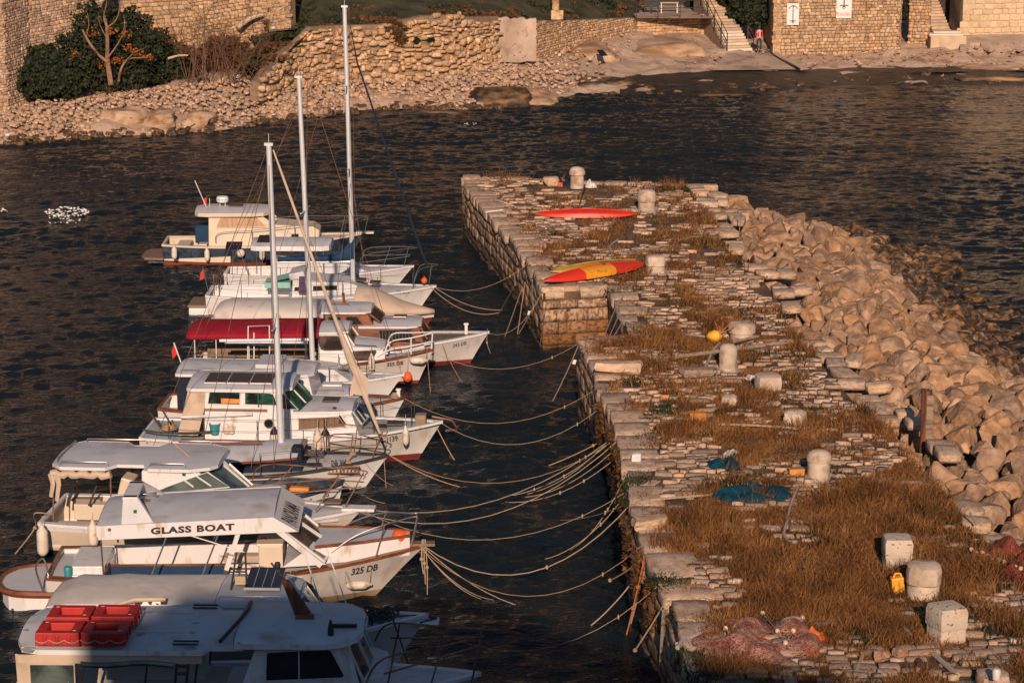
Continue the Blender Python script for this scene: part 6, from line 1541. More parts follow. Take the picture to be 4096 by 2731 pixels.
with part('canvas_curtain', 'beige_canvas', b.root) as w:
    rows = []
    xa, za = X(752, 1560, -1.0); xb, zb = X(835, 1562, -1.0); xc, zc = X(710, 1740, -1.05); xd, zd = X(792, 1742, -1.05)
    for k in range(9):
        t = k / 8; rows.append([Vector((xa + (xc - xa) * t + ((xb - xa) + ((xd - xc) - (xb - xa)) * t) * j / 6, -1.0 - .05 * t + .02 * math.sin(j * 2 + t * 3), za + (zc - za) * t)) for j in range(7)])
    w.loft(rows); w.loft([[Vector((r[0].x, r[0].y + 2.0 * j / 3 * .98, r[0].z)) for j in range(4)] for r in rows])
b.tubes('side_bar', [[(X(725, 1668, -1.1)[0], -1.12, X(725, 1668, -1.1)[1]), (X(1010, 1655, -1.1)[0], -1.12, X(1010, 1655, -1.1)[1])]], .045, 'white_paint')
lifelines(b, (.1, .22, .40, .62, .78, .9), .62, 'dark_metal', zo=0)
L_ = b.L
with part('anchor_winch', 'old_wood', b.root, .03) as w: w.box((L_ - .6, 0, 1.08), (.3, .35, .3))
with part('deck_hatch', 'solar_brown', b.root, .01) as w: w.box((L_ - 1.3, 0, .96), (.45, .45, .06)); w.box((fb1 + .45, -.1, .88), (.4, .45, .05))
with part('anchor', 'rusty_steel', b.root) as w:
    w.tube([(L_ - .3, .05, 1.15), (L_ + .25, 0, 1.06), (L_ + .38, 0, .86)], .03, 6); w.tube([(L_ + .10, -.2, .82), (L_ + .36, 0, .80), (L_ + .42, .2, .86)], .035, 6)
b.text('DB-1139', 1506, 1592, 1776, .18, bold=.022, slope=-14)
q, z = X(857, 1735, -1.2)
root = empty('bucket', b.w(q, -1.1, .88), 0, 'teal bucket standing on the side deck of the green striped boat', 'bucket')
with part('body', 'teal_bucket', root) as w: w.lathe([(.11, 0), (.14, .26), (.155, .27), (.155, .30), (.14, .30), (.13, .1), (.02, .08)], seg=14)
with part('handle', 'steel', root) as w: w.tube([(-.15, 0, .28), (-.1, -.14, .2), (.1, -.14, .2), (.15, 0, .28)], .008, 4)
for i, px_ in enumerate((905, 925)):
    q, z = X(px_, 1728, -1.15); root = empty('water_jug', b.w(q, -1.1, .9), 0, ['translucent white water jug beside the teal bucket, the left of two', 'translucent white water jug, the right of two beside the bucket'][i], 'jug')
    with part('body', 'fender_white', root) as w: w.lathe([(.07, 0), (.085, .03), (.085, .17), (.04, .25), (.03, .28)], seg=10)
    with part('handle', 'fender_white', root) as w: w.tube([(.05, 0, .24), (.1, 0, .2), (.085, 0, .12)], .012, 5)
for i, (px, py, cp, lb) in enumerate(((1270, 1763, 0, 'tall grey white fender, left of the pair hung amidships on the green striped boat'), (1302, 1763, 1, 'tall fender with dark cap, right of the pair hung amidships on the green striped boat'), (1097, 1745, 1, 'fender with dark cap beside the foot of the nearest mast'))):
    x, z = b.at(px, py, -1.5); fender(b, lb, x, -1.5, z, .62 if i < 2 else .42, .11, capped=bool(cp), rope=.3 if i < 2 else .12)
x, z = b.at(1623, 1745, -.95); fender(b, 'fender near the bow of the green striped boat', x, -.98, z, .5, .09, rope=.35)
with part('stern_gear', 'rope_dark', b.root) as w:
    w.tube(catmull([(.1, -1.0, .95), (.6, -1.15, .92), (1.4, -1.2, .93), (2.0, -1.25, .98)], 4), .03, 5)
    w.tube([(.5, -.4, .8), (.2, -.5, 1.3)], .03, 5); w.tube([(.9, -.6, .8), (.6, -.7, 1.4)], .025, 5)
with part('coiled_rope', 'rope_tan', b.root) as w:
    for k in range(3): w.tube([(.75 + (.2 - .03 * k) * math.cos(t), -.7 + (.2 - .03 * k) * math.sin(t), .92 + .04 * k) for t in [j * math.pi / 5 for j in range(10)]], .03, 5, closed=True)
B9 = b
# ---- 10: DB 304 sloop with grey awning
b = Boat('awning_sloop', 'white sloop with long grey awning and tan furled foresail, bow marked DB 304', 'sailboat', (592, 1838, .75), (1557, 1820, 1.0))
b.hull(2.5, .7, .7, 1.0, tr=.7, rake=1.0, m='white_paint', boot='dark_boot', gun='dark_metal', full=1.9, capw=.07)
b.deck(0, .35, .3, 'deck_white', .16, 'cockpit_sole', 0, 'white_paint'); b.deck(.35, 1, .03, 'deck_white', .06)
X = lambda px, py, y=-.95: b.at(px, py, y)
x0, z0 = X(640, 1862); x1, z1 = X(1178, 1832)
b.slab('awning_roof', [(x0, .95), (x0 + .3, 1.0), (x1 - .6, .98), (x1 + .05, .85)], (z0 - .03, z1 - .0), .05, 'deck_grey', .22, 'varnish')
with part('roof_slat', 'varnish', b.root) as w:
    for y in (-.25, .05): w.box(((x0 + x1) / 2 - .3, y, z1 + .17), (2.2, .05, .03))
H = b.house('deckhouse', [(x0 + .5, .75), (x1 + .25, .85), (x1 + .05, z1 - .06), (x0 + .5, z0 - .08)], .85, .8, .0, 'navy_canvas')
for k in range(6):
    a = x0 + .75 + k * .58; H.win([(a, .95), (a + .5, .95), (a + .5, z1 - .18), (a, z1 - .18)], 'glass_grey', 'navy_canvas')
mx, _ = b.at(1125, 1770, 0); _, mt = b.at(1075, 582, 0); _, mz = b.at(1125, 1772, 0)
mtx = b.at(1075, 582, 0)[0]; mast(b, mx, 0, mz - .3, mt, .088, .07, spread=(.42,), lean=mtx - mx, sp=.6)
jb = b.at(1524, 1745, 0); jt = b.at(1093, 600, 0)
with part('furled_jib', 'beige_canvas', b.root) as w:
    n = 14; pts = [Vector((jt[0] + (jb[0] - jt[0]) * k / n, 0, jt[1] + (jb[1] - jt[1]) * k / n - .12 * math.sin(math.pi * k / n))) for k in range(n + 1)]
    w.tube(pts, .05, 8, rad=[.02, .03, .034, .036, .038, .04, .042, .045, .05, .065, .11, .09, .07, .05, .03])
with part('jib_clew', 'beige_canvas', b.root) as w:
    a, c = b.at(1425, 1515, 0), b.at(1412, 1570, 0); w.add([(a[0] + .0, -.05, a[1] + .4), (c[0] - .08, -.06, c[1]), (c[0] + .4, -.04, c[1] - .1), (a[0] + .3, 0.02, a[1])], [(0, 1, 2, 3)])
rigging(b, [[(mtx, 0, mt), (.1, 0, 1.0)], [(mx + (mtx - mx) * .42, -.6, mz + (mt - mz) * .42), (mx, -1.15, .9)], [(mtx, 0, mt), (mx + (mtx - mx) * .42, -.6, mz + (mt - mz) * .42)], [(mx + (mtx - mx) * .42, .6, mz + (mt - mz) * .42), (mx, 1.15, .9)], [(mx, 0, mt * .55), (mx - .6, -1.1, .9)], [(mtx, 0, mt * .97), (mx - 2.0, -.9, 1.0)]], .008, 'rusty_steel')
L_ = b.L
def bigpulpit(b, xs, zs_, ys, m='rusty_steel', r=.016, n=2):
    for sg in (-1, 1):
        b.tubes('pulpit', [catmull([(xs[0], sg * ys[0], zs_[0]), (xs[0] + .12, sg * ys[0], zs_[1]), (xs[1], sg * ys[1], zs_[1]), (xs[1] + .08, sg * ys[1], zs_[1] - .12)], 4), [(xs[0] + .05, sg * ys[0], zs_[1] - .3), (xs[1], sg * ys[1], zs_[1] - .28)], [(xs[1], sg * ys[1], zs_[1] - .05), (xs[1] - .25, sg * ys[1], zs_[0])], [((xs[0] + xs[1]) / 2, sg * (ys[0] + ys[1]) / 2, zs_[0]), ((xs[0] + xs[1]) / 2 + .1, sg * (ys[0] + ys[1]) / 2, zs_[1])]], r, m)
lifelines(b, (.5, .62, .72), .6, 'dark_metal')
bigpulpit(b, (L_ * .72, L_ * .97), (.9, 1.62), (.62, .22))
with part('bow_ladder', 'rusty_steel', b.root) as w:
    y = -.35; p = b.at(1368, 1898, -.5); q = b.at(1440, 1890, -.5)
    xl0, zl = b.at(1310, 1893, -.75); xl1, _ = b.at(1440, 1880, -.75)
    for dz_ in (-.0, .16): w.tube([(xl0, -.75, zl + dz_), (xl1, -.75, zl + .04 + dz_)], .025, 5)
    for k in range(9): x = xl0 + (xl1 - xl0) * (k + .5) / 9; w.tube([(x, -.75, zl), (x, -.75, zl + .18)], .014, 4)
with part('deck_hatch', 'solar_brown', b.root, .01) as w: q, y = b.az(1255, 1812, 1.0); w.box((q, 0, 1.02), (.55, .5, .05))
b.text('DB 304', 1326, 1386, 1866, .17, bold=.02, slope=-6)
with part('hawse', 'green_lens', b.root) as w:
    q, z = b.at(1498, 1838, -.25); t = q / L_
    for _ in range(4): t = min(max(t + (q - b.hp(t, z, -1).x) / L_, 0), 1)
    p = b.hp(t, z, -1); w.box(p + Vector((0, -.005, 0)), (.13, .02, .05))
mooring('knotted pale rope bundle on the bow of the boat DB 304', [b.w(L_ * .86, -.45, 1.15), b.w(L_ * .84, -.55, .95), b.w(L_ * .88, -.5, .8), b.w(L_ * .87, -.55, .6)], .03, knots=(0, .35))
with part('sail_bag', 'navy_canvas', b.root, .05) as w: q, z = X(1190, 1812, -.5); w.box((q, -.5, 1.15), (.28, .4, .4))
B10 = b
# ---- 11: dark gunwaled open boat
b = Boat('open_boat', 'mostly hidden open boat with dark rim and white bow, squeezed behind the white motor cruiser', 'boat', (760, 1955, .65), (1378, 1922, .95))
b.hull(2.0, .62, .62, .95, tr=.7, rake=.35, m='white_paint', boot='red_boot', gun='navy_paint', full=2.3, sheer='navy_paint', sheer_v=.84, capw=.1)
b.deck(0, 1, .35, 'teak', .12, 'sole', 0, 'navy_paint')
for k in range(4):
    with part('thwart', 'varnish', b.root, .01) as w: w.box((b.L * (.3 + .16 * k), 0, .62), (.25, 1.6 - .15 * k, .04))
b.text('B', 1302, 1318, 1985, .15, bold=.012)
with part('life_vest', 'amber_plastic', b.root, .04) as w: w.box((b.L * .72, -.2, .78), (.5, .3, .12))
B11 = b
# ---- 12: motor cruiser with hardtop
b = Boat('hardtop_cruiser', 'white motor cruiser with long grey hardtop, rolled canvas curtain and rails', 'boat', (208, 2030, .85), (1452, 2036, 1.0))
b.hull(2.9, .82, .82, 1.0, tr=.86, rake=1.2, m='cream_paint', boot='dark_boot', gun='white_paint', full=2.0, sheer='white_paint', sheer_v=.74, capw=.14)
b.deck(0, .40, .62, 'deck_white', .2, 'cockpit_sole', 0, 'cream_paint'); b.deck(.40, 1, .02, 'deck_white', .14)
X = lambda px, py, y=-1.15: b.at(px, py, y)
x0, z0 = X(199, 1868); xn0, _ = X(455, 1868); xn1, _ = X(566, 1868); x1, z1 = X(757, 1876)
w_ = 1.18
b.slab('hardtop', [(x0, .9), (x0 + .25, w_), (xn0 - .2, w_), (xn0 + .02, .86), (xn1 - .02, .86), (xn1 + .15, w_), (x1, w_), (x1 + .45, .95), (x1 + .6, .7)], z0 + .02, .07, 'deck_grey', .06, 'white_paint')
def rr_(xa, xb, y): b.each('roof_rail', [[(xa, y, z0 + .02), (xa + .05, y, z0 + .12), (xb - .05, y, z0 + .12), (xb, y, z0 + .02)]], .018)
rr_(x0 + .2, xn0 - .15, -1.05); rr_(xn1 + .15, x1 - .1, -1.05); rr_(x0 + .3, xn0 + .3, 1.05); rr_(xn1 + .2, x1 + .1, 1.05)
b.each('roof_rail', [[(x0 + .1, -.9, z0 + .02), (x0 + .1, -.85, z0 + .12), (x0 + .1, .85, z0 + .12), (x0 + .1, .9, z0 + .02)]], .018)
for px_ in (210, 440):
    for sy in (-1.1, 1.1): b.each('hardtop_post', [[(X(px_, 2060)[0], sy, .85), (X(px_, 1880)[0], sy, z0 - .05)]], .018, 'rusty_steel')
with part('rolled_curtain', 'beige_canvas', b.root) as w:
    a, c = X(203, 1880)[0], X(442, 1880)[0]; w.tube([(a + (c - a) * k / 14, -1.14, z0 - .17 + .025 * math.sin(k * 1.9)) for k in range(15)], .09, 8, rad=[.09 + .02 * math.sin(k * 2.7) for k in range(15)])
    for px_, ln in ((205, .62), (228, .72)): q = X(px_, 1880)[0]; w.tube([(q, -1.15, z0 - .15), (q + .04, -1.17, z0 - .4), (q - .03, -1.15, z0 - .1 - ln)], .07, 6, rad=[.09, .06, .05])
cx0 = X(566, 1960)[0]; cxw = X(925, 1935)[0]
H = b.house('cabin', [(cx0, .85), (cxw + .1, .95), (cxw + .1, 1.2), (x1 + .1, z0 - .06), (cx0, z0 - .06)], 1.13, 1.02, .03, 'white_paint')
H.win(rnd_poly(b, [(600, 1964), (922, 1938), (835, 1880), (792, 1895), (700, 1925)]), 'glass_grey', 'white_paint', fw=.02)
with part('window_bar', 'white_paint', b.root) as w:
    for p, q in (((780, 1905), (842, 1948)), ((732, 1920), (772, 1950))):
        a, c = X(*p), X(*q); w.tube([H.pt(a[0], a[1], -1, .03), H.pt(c[0], c[1], -1, .03)], .022, 5)
xa = cxw + .12
pane(b, 'windshield', [(xa, -.98, 1.22), (xa + .35, .0, 1.26), (x1 + .42, 0, z0 - .04), (x1 + .12, -1.0, z0 - .06)], 'glass_grey', 'white_paint')
pane(b, 'windshield', [(xa + .35, .0, 1.26), (xa, .98, 1.22), (x1 + .12, 1.0, z0 - .06), (x1 + .42, 0, z0 - .04)], 'glass_grey', 'white_paint')
H3 = b.house('foredeck_cabin', [(cxw - .1, .95), (X(1330, 2020)[0], 1.08), (X(1180, 2010)[0], 1.18), (xa + .3, 1.3), (cxw - .1, 1.26)], 1.1, .32, .15, 'deck_white')
with part('dash_cover', 'deck_grey', b.root, .05) as w: w.box((xa + .6, .1, 1.32), (.55, 1.2, .12))
with part('signal_light', 'green_lens', b.root) as w: q, z = X(735, 1894); w.box((q, -1.15, z), (.07, .04, .08))
with part('cockpit_table', 'old_wood', b.root, .02) as w: q, y = b.az(350, 1990, .8); w.box((q, y, .78), (.75, .35, .06))
with part('engine_hatch', 'dark_joint', b.root) as w: q, y = b.az(345, 2035, .35); w.box((q, y, .32), (.75, .7, .06))
with part('orange_float', 'orange_plastic', b.root, .04) as w: w.box((q + .1, y, .42), (.4, .15, .12))
with part('side_bench', 'cream_paint', b.root, .02) as w: w.box((1.3, -.85, .55), (1.9, .35, .4)); w.box((1.3, .85, .55), (1.9, .35, .4))
with part('helm_seat', 'cream_paint', b.root, .04) as w: q, z = X(520, 1900, .2); w.box((q, -.3, 1.3), (.3, .6, 1.0), ry=.25)
with part('deck_wash_gear', 'black_rubber', b.root) as w: w.tube([(q - 1.1, .4, .8), (q - .9, .5, 1.3), (q - .2, .5, 1.35)], .03, 5)
q0, zq = X(720, 1835, -.1)
b.each('antenna', [[(b.az(752, 1830, z0 + .1)[0], -.2, z0 + .06), (X(697, 1775, -.2)[0], -.2, X(697, 1775, -.2)[1])]], .02, 'rope_tan')
with part('step_pad', 'teak', b.root, .01) as w: q, y = b.az(1325, 2010, 1.2); w.box((q, 0, 1.19), (.45, .35, .03))
with part('bow_sprit', 'white_paint', b.root, .03) as w: w.box((b.L - .1, 0, 1.02), (.8, .4, .08))
L_ = b.L
for sg in (-1, 1):
    A = [(L_ * .62, sg * 1.0, 1.15), (L_ * .655, sg * .98, 1.75), (L_ * .85, sg * .6, 1.85), (L_ * 1.0, sg * .2, 1.9), (L_ * 1.005, sg * .2, 1.8)]
    b.tubes('bow_rail', [catmull(A, 5), [(L_ * .68, sg * .97, 1.1), (L_ * .76, sg * .85, 1.8)], [(L_ * .86, sg * .55, 1.1), (L_ * .93, sg * .42, 1.87)], [(L_ * .95, sg * .25, 1.15), (L_ * 1.0, sg * .2, 1.86)], [(L_ * .66, sg * .97, 1.5), (L_ * 1.0, sg * .2, 1.62)]], .016, 'rusty_steel')
b.text('DB', 1242, 1285, 2110, .15, 'print_dkred', bold=.03, shear=.15)
x, z = b.at(170, 2165, -1.62); fender(b, 'grimy grey fender at the stern corner of the hardtop cruiser', x, -1.62, z, .72, .135, rope=.25)
x, z = b.at(370, 2140, -1.66); fender(b, 'beige fender amidships between the hardtop cruiser and the glass bottom boat', x, -1.62, z, .62, .12, rope=.2)
mooring('pale stern rope running from the hardtop cruiser down into the water', [b.w(.3, -.9, .95), b.w(-.1, -1.15, 1.05), P(140, 2110, .4), P(50, 2228, -.05)], .022, knots=(.7,))
B12 = b
# ---- 13: glass bottom boat
b = Boat('glass_bottom_boat', 'white excursion boat lettered GLASS BOAT with flat grey roof and brown gunwales', 'boat', (215, 2242, .88), (1708, 2176, 1.2))
b.hull(2.8, .84, .86, 1.2, tr=.82, rake=1.6, m='old_white', boot='ochre_boot', bz=.16, gun='varnish', full=2.1, sheer='white_paint', sheer_v=.90, capw=.13, draft=.5)
b.deck(.13, .62, .68, 'deck_white', .16, 'cockpit_sole', 0, 'white_paint'); b.deck(.62, 1, .05, 'deck_grey', .13, wallm='white_paint'); b.deck(0, .13, .1, 'deck_white', .14, wallm='white_paint')
X = lambda px, py, y=-1.2: b.at(px, py, y)
# rounded stern platform with brown rim
pf = [(.15, -1.05), (-.55, -1.0), (-.95, -.8), (-1.15, -.4), (-1.2, 0), (-1.15, .4), (-.95, .8), (-.55, 1.0), (.15, 1.05)]
with part('stern_platform', 'deck_white', b.root) as w: w.prism([(x * .97 + .01, y * .9) for x, y in pf][::-1], .3, .46)
with part('platform_rim', 'varnish', b.root) as w: w.tube([(x, y, .43) for x, y in catmull([(p[0], p[1], 0) for p in pf], 3) for _ in (0,)] if 0 else [(p.x, p.y, .43) for p in catmull([(q[0], q[1], 0) for q in pf], 3)], .08, 6)
with part('platform_hull', 'white_paint', b.root) as w: w.prism([(x * .96, y * .93) for x, y in pf][::-1], -.1, .36)
with part('stern_tube', 'steel', b.root) as w: w.tube(catmull([(-.1, -.9, .45), (-.25, -.9, 1.0), (-.05, -1.0, 1.25), (.05, -1.0, .8)], 4), .022, 6)
with part('stern_box', 'white_paint', b.root, .02) as w: q = X(330, 2270, -.4)[0]; w.box((q + .15, .1, .70), (.75, 1.5, .5)); w.box((q + .1, .1, .62), (.9, 1.7, .3))
with part('bollard_bin', 'teal_bucket', b.root) as w: q, z = X(272, 2295, -.8); w.lathe([(.08, 0), (.09, .22), (.075, .25)], (q, -.8, .75), 10)
# roof
xa, za = X(388, 2108); xb, zb = X(1092, 2072); hw_ = 1.22
b.slab('roof', [(xa, hw_ - .12), (xa + .12, hw_), (xb, hw_), (xb + .02, hw_ - .02)], (za + .02, zb + .02), .05, 'deck_grey', .10, 'white_paint')
sl_ = (zb - za) / (xb - xa)
FH = .30
fas = []
for sg in (-1, 1):
    with part('fascia', 'white_paint', b.root) as w:
        y = sg * (hw_ + .02); w.add([(xa, y, za + .035), (xb, y, zb + .035), (xb + .55, y, zb - FH), (xa + .02, y, za - FH + .02), (xa, y - sg * .05, za + .035), (xb, y - sg * .05, zb + .035), (xb + .55, y - sg * .05, zb - FH), (xa + .02, y - sg * .05, za - FH + .02)], [(0, 1, 2, 3), (7, 6, 5, 4), (0, 4, 5, 1), (1, 5, 6, 2), (2, 6, 7, 3), (3, 7, 4, 0)])
    fas.append(w.o)
with part('front_fascia', 'white_paint', b.root) as w: w.add([(xb + .01, -hw_, zb + .03), (xb + .01, hw_, zb + .03), (xb + .56, hw_, zb - FH), (xb + .56, -hw_, zb - FH), (xb - .04, -hw_, zb + .0), (xb - .04, hw_, zb + .0), (xb + .5, hw_, zb - FH), (xb + .5, -hw_, zb - FH)], [(0, 1, 2, 3), (7, 6, 5, 4), (2, 6, 7, 3), (0, 4, 5, 1)])
ff = w.o
with part('rear_fascia', 'white_paint', b.root) as w: w.box((xa, 0, za - .1), (.04, 2 * hw_ - .1, .26))
v, f, tw = text_mesh('GLASS BOAT', .16, 1.0, .05, 0, 1.12)
ta, tz = X(603, 2126, -1.24); tb_, _ = X(938, 2105, -1.24); k = (tb_ - ta) / tw
with part('lettering', 'print_black', fas[0]) as w: w.add([(ta + x * k, -hw_ - .026, za + sl_ * (ta + x * k - xa) - FH / 2 - .065 + y) for x, y in v], f)
v, f, tw = text_mesh('PANORAMA', .26, 1.0, .02); k = 1.5 / tw
d_ = Vector((.55, 0, -FH - .03)); 
with part('lettering', 'print_black', ff) as w: w.add([Vector((xb + .01, 0, zb + .03)) + d_ * (.88 - y / .26 * .62) + Vector((.006, -1.05 + x * k, .01)) for x, y in v], f)
with part('drain_disc', 'steel', fas[0]) as w: q, z = X(438, 2117, -1.24); w.lathe([(.04, 0), (.04, .012)], (q, -hw_ - .035, z), 10, axis='Y')
# roof arch
with part('roof_arch', 'white_paint', b.root) as w:
    q0 = b.az(520, 2060, za + .1)[0] - .02
    for sg in (-1, 1):
        vs = [(q0 - .10, sg * 1.18, za + .04), (q0 + .62, sg * 1.18, za + .06), (q0 + .18, sg * .62, za + .52), (q0 - .12, sg * .62, za + .52)]; vs += [(x, y - sg * .12, z) for x, y, z in vs]
        w.add(vs, [(0, 1, 2, 3), (7, 6, 5, 4), (0, 4, 5, 1), (1, 5, 6, 2), (2, 6, 7, 3), (3, 7, 4, 0)])
    w.box((q0 + .03, 0, za + .49), (.32, 1.3, .06))
with part('side_lamp', 'green_lens', b.root) as w: w.box((q0 + .18, -.95, za + .28), (.07, .06, .06))
with part('horn', 'steel', b.root) as w: w.lathe([(.02, -.15), (.025, .05), (.06, .15)], (q0 + .35, .35, za + .30), 10, axis='X')
# posts
for px0, py0, px1, py1 in ((402, 2147, 414, 2305), (671, 2136, 608, 2300), (878, 2126, 811, 2290)):
    for sg in (-1, 1):
        a = X(px0, py0, -1.18); c = X(px1, py1, -1.22); b.each('roof_post', [[(a[0], sg * 1.16, a[1]), (c[0], sg * 1.2, .93)]], .022)
def board(p, q, wd_, sg=-1, name='window_frame', m='white_paint'):
    p, q = Vector(p), Vector(q); d = (q - p).normalized(); n = Vector((-d.z, 0, d.x)) * wd_ / 2
    with part(name, m, b.root) as w: w.quad(p - n, q - n, q + n, p + n, th=.05, n=Vector((0, -sg, 0)))
for sg in (-1, 1):
    y = sg * 1.19; B_ = lambda px, py: (lambda t: (t[0], y, t[1]))(X(px, py, -1.19))
    board(B_(955, 2125), B_(905, 2280), .10, sg); board(B_(955, 2127), B_(1108, 2112), .07, sg); board(B_(1100, 2112), B_(1285, 2262), .13, sg)
    pane(b, 'side_glass', [B_(960, 2135), B_(1098, 2120), B_(1165, 2175), B_(985, 2190)], 'glass_grey', None) if 0 else None
a = X(1105, 2115, -1.15); c = X(1290, 2262, -1.1)
pane(b, 'windshield', [(c[0] + .05, -1.02, 1.12), (c[0] + .25, -.02, 1.15), (a[0] + .20, -.02, a[1] - .02), (a[0] + .08, -1.1, a[1] - .02)], 'glass_brown', 'white_paint', .05)
pane(b, 'windshield', [(c[0] + .25, .02, 1.15), (c[0] + .05, 1.02, 1.12), (a[0] + .08, 1.1, a[1] - .02), (a[0] + .20, .02, a[1] - .02)], 'glass_brown', 'white_paint', .05)
with part('bow_shield', 'white_paint', b.root) as w:
    p = [X(1130, 2262, -1.12), X(1305, 2255, -1.12), X(1215, 2205, -1.12)]; w.quad((p[0][0], -1.12, p[0][1] - .02), (p[1][0], -1.12, p[1][1]), (p[2][0], -1.12, p[2][1]), th=.04)
# seats and glass well
q0, z0 = X(425, 2300, -.95); q1, _ = X(885, 2270, -.95)
with part('seat_cushion', 'blue_canvas', b.root, .02) as w: w.box(((q0 + q1) / 2, -.55, .52), (q1 - q0, .7, .12)); w.box(((q0 + q1) / 2, -.25, .68), (q1 - q0, .06, .26))
with part('seat_trim', 'varnish', b.root) as w: w.box(((q0 + q1) / 2, -.20, .82), (q1 - q0 + .1, .06, .05)); w.box((q0 - .03, -.55, .7), (.06, .75, .35)); w.box((q1 + .03, -.55, .62), (.06, .75, .25))
with part('inner_lining', 'white_paint', b.root) as w: w.box(((q0 + q1) / 2 + .4, 1.04, .60), (q1 - q0 + 1.6, .05, .62))
with part('lining_trim', 'varnish', b.root) as w: w.box(((q0 + q1) / 2 + .3, 1.0, .34), (q1 - q0 + 1.4, .05, .04))
with part('helm_console', 'cream_paint', b.root, .03) as w: q, z = X(1085, 2200, .2); w.box((q, .35, .75), (.55, .7, .9)); w.box((q - .02, .35, 1.22), (.62, .78, .06))
with part('bench_cushion', 'beige_canvas', b.root, .06) as w: q, z = X(980, 2230, .5); w.box((q, .75, .68), (1.0, .35, .18))
with part('helm_bracket', 'steel', b.root) as w: q = X(1210, 2220, -.4)[0]; w.tube([(q, -.4, .5), (q, -.4, 1.1)], .03, 6); w.tube([(q, -.5, 1.0), (q + .2, -.3, .95)], .05, 6)
with part('hanging_lamp', 'teak', b.root) as w: q, z = X(1055, 2165, .3); w.lathe([(.05, 0), (.08, .06), (.08, .24), (.06, .28)], (q, .3, z - .2), 10)
# foredeck cabin trunk with brown trim
xt, _ = X(1262, 2240, -.6); xe, _ = X(1640, 2190, -.15)
with part('fore_trunk', 'white_paint', b.root, .015) as w:
    rows = [(xt, .78), (xt + (xe - xt) * .5, .55), (xe, .18)]
    w.add([(x, -h, 1.0) for x, h in rows] + [(x, h, 1.0) for x, h in rows[::-1]] + [(x, -h * .97, 1.38 + .03 * i) for i, (x, h) in enumerate(rows)] + [(x, h * .97, 1.38 + .03 * (2 - i)) for i, (x, h) in enumerate(rows[::-1])], [(6, 7, 8, 9, 10, 11)] + [(i, (i + 1) % 6, 6 + (i + 1) % 6, 6 + i) for i in range(6)])
with part('trunk_trim', 'varnish', b.root) as w:
    for sg in (-1, 1): w.tube([(x, sg * h, 1.40 + .03 * i) for i, (x, h) in enumerate(rows)], .04, 4)
with part('trunk_top', 'deck_grey', b.root) as w: w.add([(x, -h * .9, 1.405 + .03 * i) for i, (x, h) in enumerate(rows)] + [(x, h * .9, 1.405 + .03 * (2 - i)) for i, (x, h) in enumerate(rows[::-1])], [tuple(range(6))])
L_ = b.L
for sg in (-1, 1):
    yy = (.72, .52, .18); b.tubes('bow_rail', [catmull([(xt + .35, sg * yy[0], 1.25), (xt + .9, sg * .62, 1.6), (xt + 1.5, sg * .5, 1.80), (L_ - .35, sg * .16, 1.88), (L_ - .22, sg * .14, 1.82), (L_ - .35, sg * .16, 1.2)], 6), [(xt + 1.35, sg * .52, 1.1), (xt + 1.55, sg * .49, 1.80)]], .018)
with part('bow_plank', 'teak', b.root, .01) as w: w.box((L_ - .12, 0, 1.22), (.6, .28, .06))
v_, = (b.w(L_ - .62, -.1, 1.42),)
o = buoy('big round orange buoy on the bow of the glass bottom boat', v_, .17); o.rotation_euler = (0, R(70), 0)
b.text('325 DB', 1404, 1512, 2300, .19, bold=.03, shear=.25, slope=-22)
x, z = b.at(1432, 2333, -.62); fender(b, 'white fender hung sideways under the number 325 DB', x, -.72, z, .52, .10, horiz=True, rot=.12)
x, z = b.at(1205, 2338, -1.2); fender(b, 'white fender with dark blue cap, under the foredeck rail of the glass bottom boat', x, -1.28, z, .38, .12, capped=True, horiz=True)
with part('waterline_stain', 'dark_boot', b.root) as w: w.box((-.3, 0, -.02), (1.1, 1.6, .1))
with part('notice_sheet', 'sign_white', b.root) as w: q = c[0] - .1; w.add([(q, -.95, 1.2), (q + .1, -.5, 1.2), (q - .12, -.5, 1.45), (q - .2, -.92, 1.45)], [(0, 1, 2, 3)])
for k in range(3): mooring(['pale rope loop hanging under the bow of the glass bottom boat', 'short rope tail under the bow of the glass bottom boat', 'long rope tail trailing from the bow of the glass bottom boat'][k], [b.w(L_ - .1 + .03 * k, -.1, 1.35), b.w(L_ - .12 + .06 * k, -.15, .9 - .1 * k), b.w(L_ - .08 + .04 * k, -.12, .55 - .25 * k)], .016 + .006 * (k == 0), knots=(.5,))
B13 = b
# ---- 14: tarpaulin boat with solar panel
b = Boat('tarpaulin_boat', 'white boat under a beige tarpaulin with a solar panel on its cabin', 'boat', (190, 2502, .85), (1715, 2486, 1.05))
b.hull(2.5, .85, .85, 1.2, tr=.85, rake=1.0, m='white_paint', boot='red_boot', gun='white_paint', full=1.9, sheer='red_wood', sheer_v=.93, capw=.1)
b.deck(0, 1, .03, 'deck_white', .08)
X = lambda px, py, y=-1.1: b.at(px, py, y)
x0, z0 = X(172, 2450); x1, _ = X(885, 2430); hx0 = X(555, 2420, -.8)[0]; hx1 = X(668, 2420, -.8)[0]
tarp(b, 'tarpaulin', 'white_tarp', [(x0, 1.1, z0 - .1, z0 + .1), (x0 + .4, 1.15, z0, z0 + .22), (x1 - .4, 1.15, z0 + .03, z0 + .24), (x1, 1.12, z0 + .03, z0 + .22)], 8, .3, wav=.05)
th_ = w_r = None
with part('tarp_opening', 'dark_joint', b.root) as w:
    a = X(545, 2436, -.98); c = X(668, 2396, -.98); w.add([(a[0], -1.16, a[1]), (c[0], -1.16, a[1]), (c[0], -1.06, c[1]), (a[0], -1.06, c[1])], [(0, 1, 2, 3)])
v, f, tw = text_mesh('AS', .3, 1.0, .05); k = (c[0] - a[0]) * .75 / tw
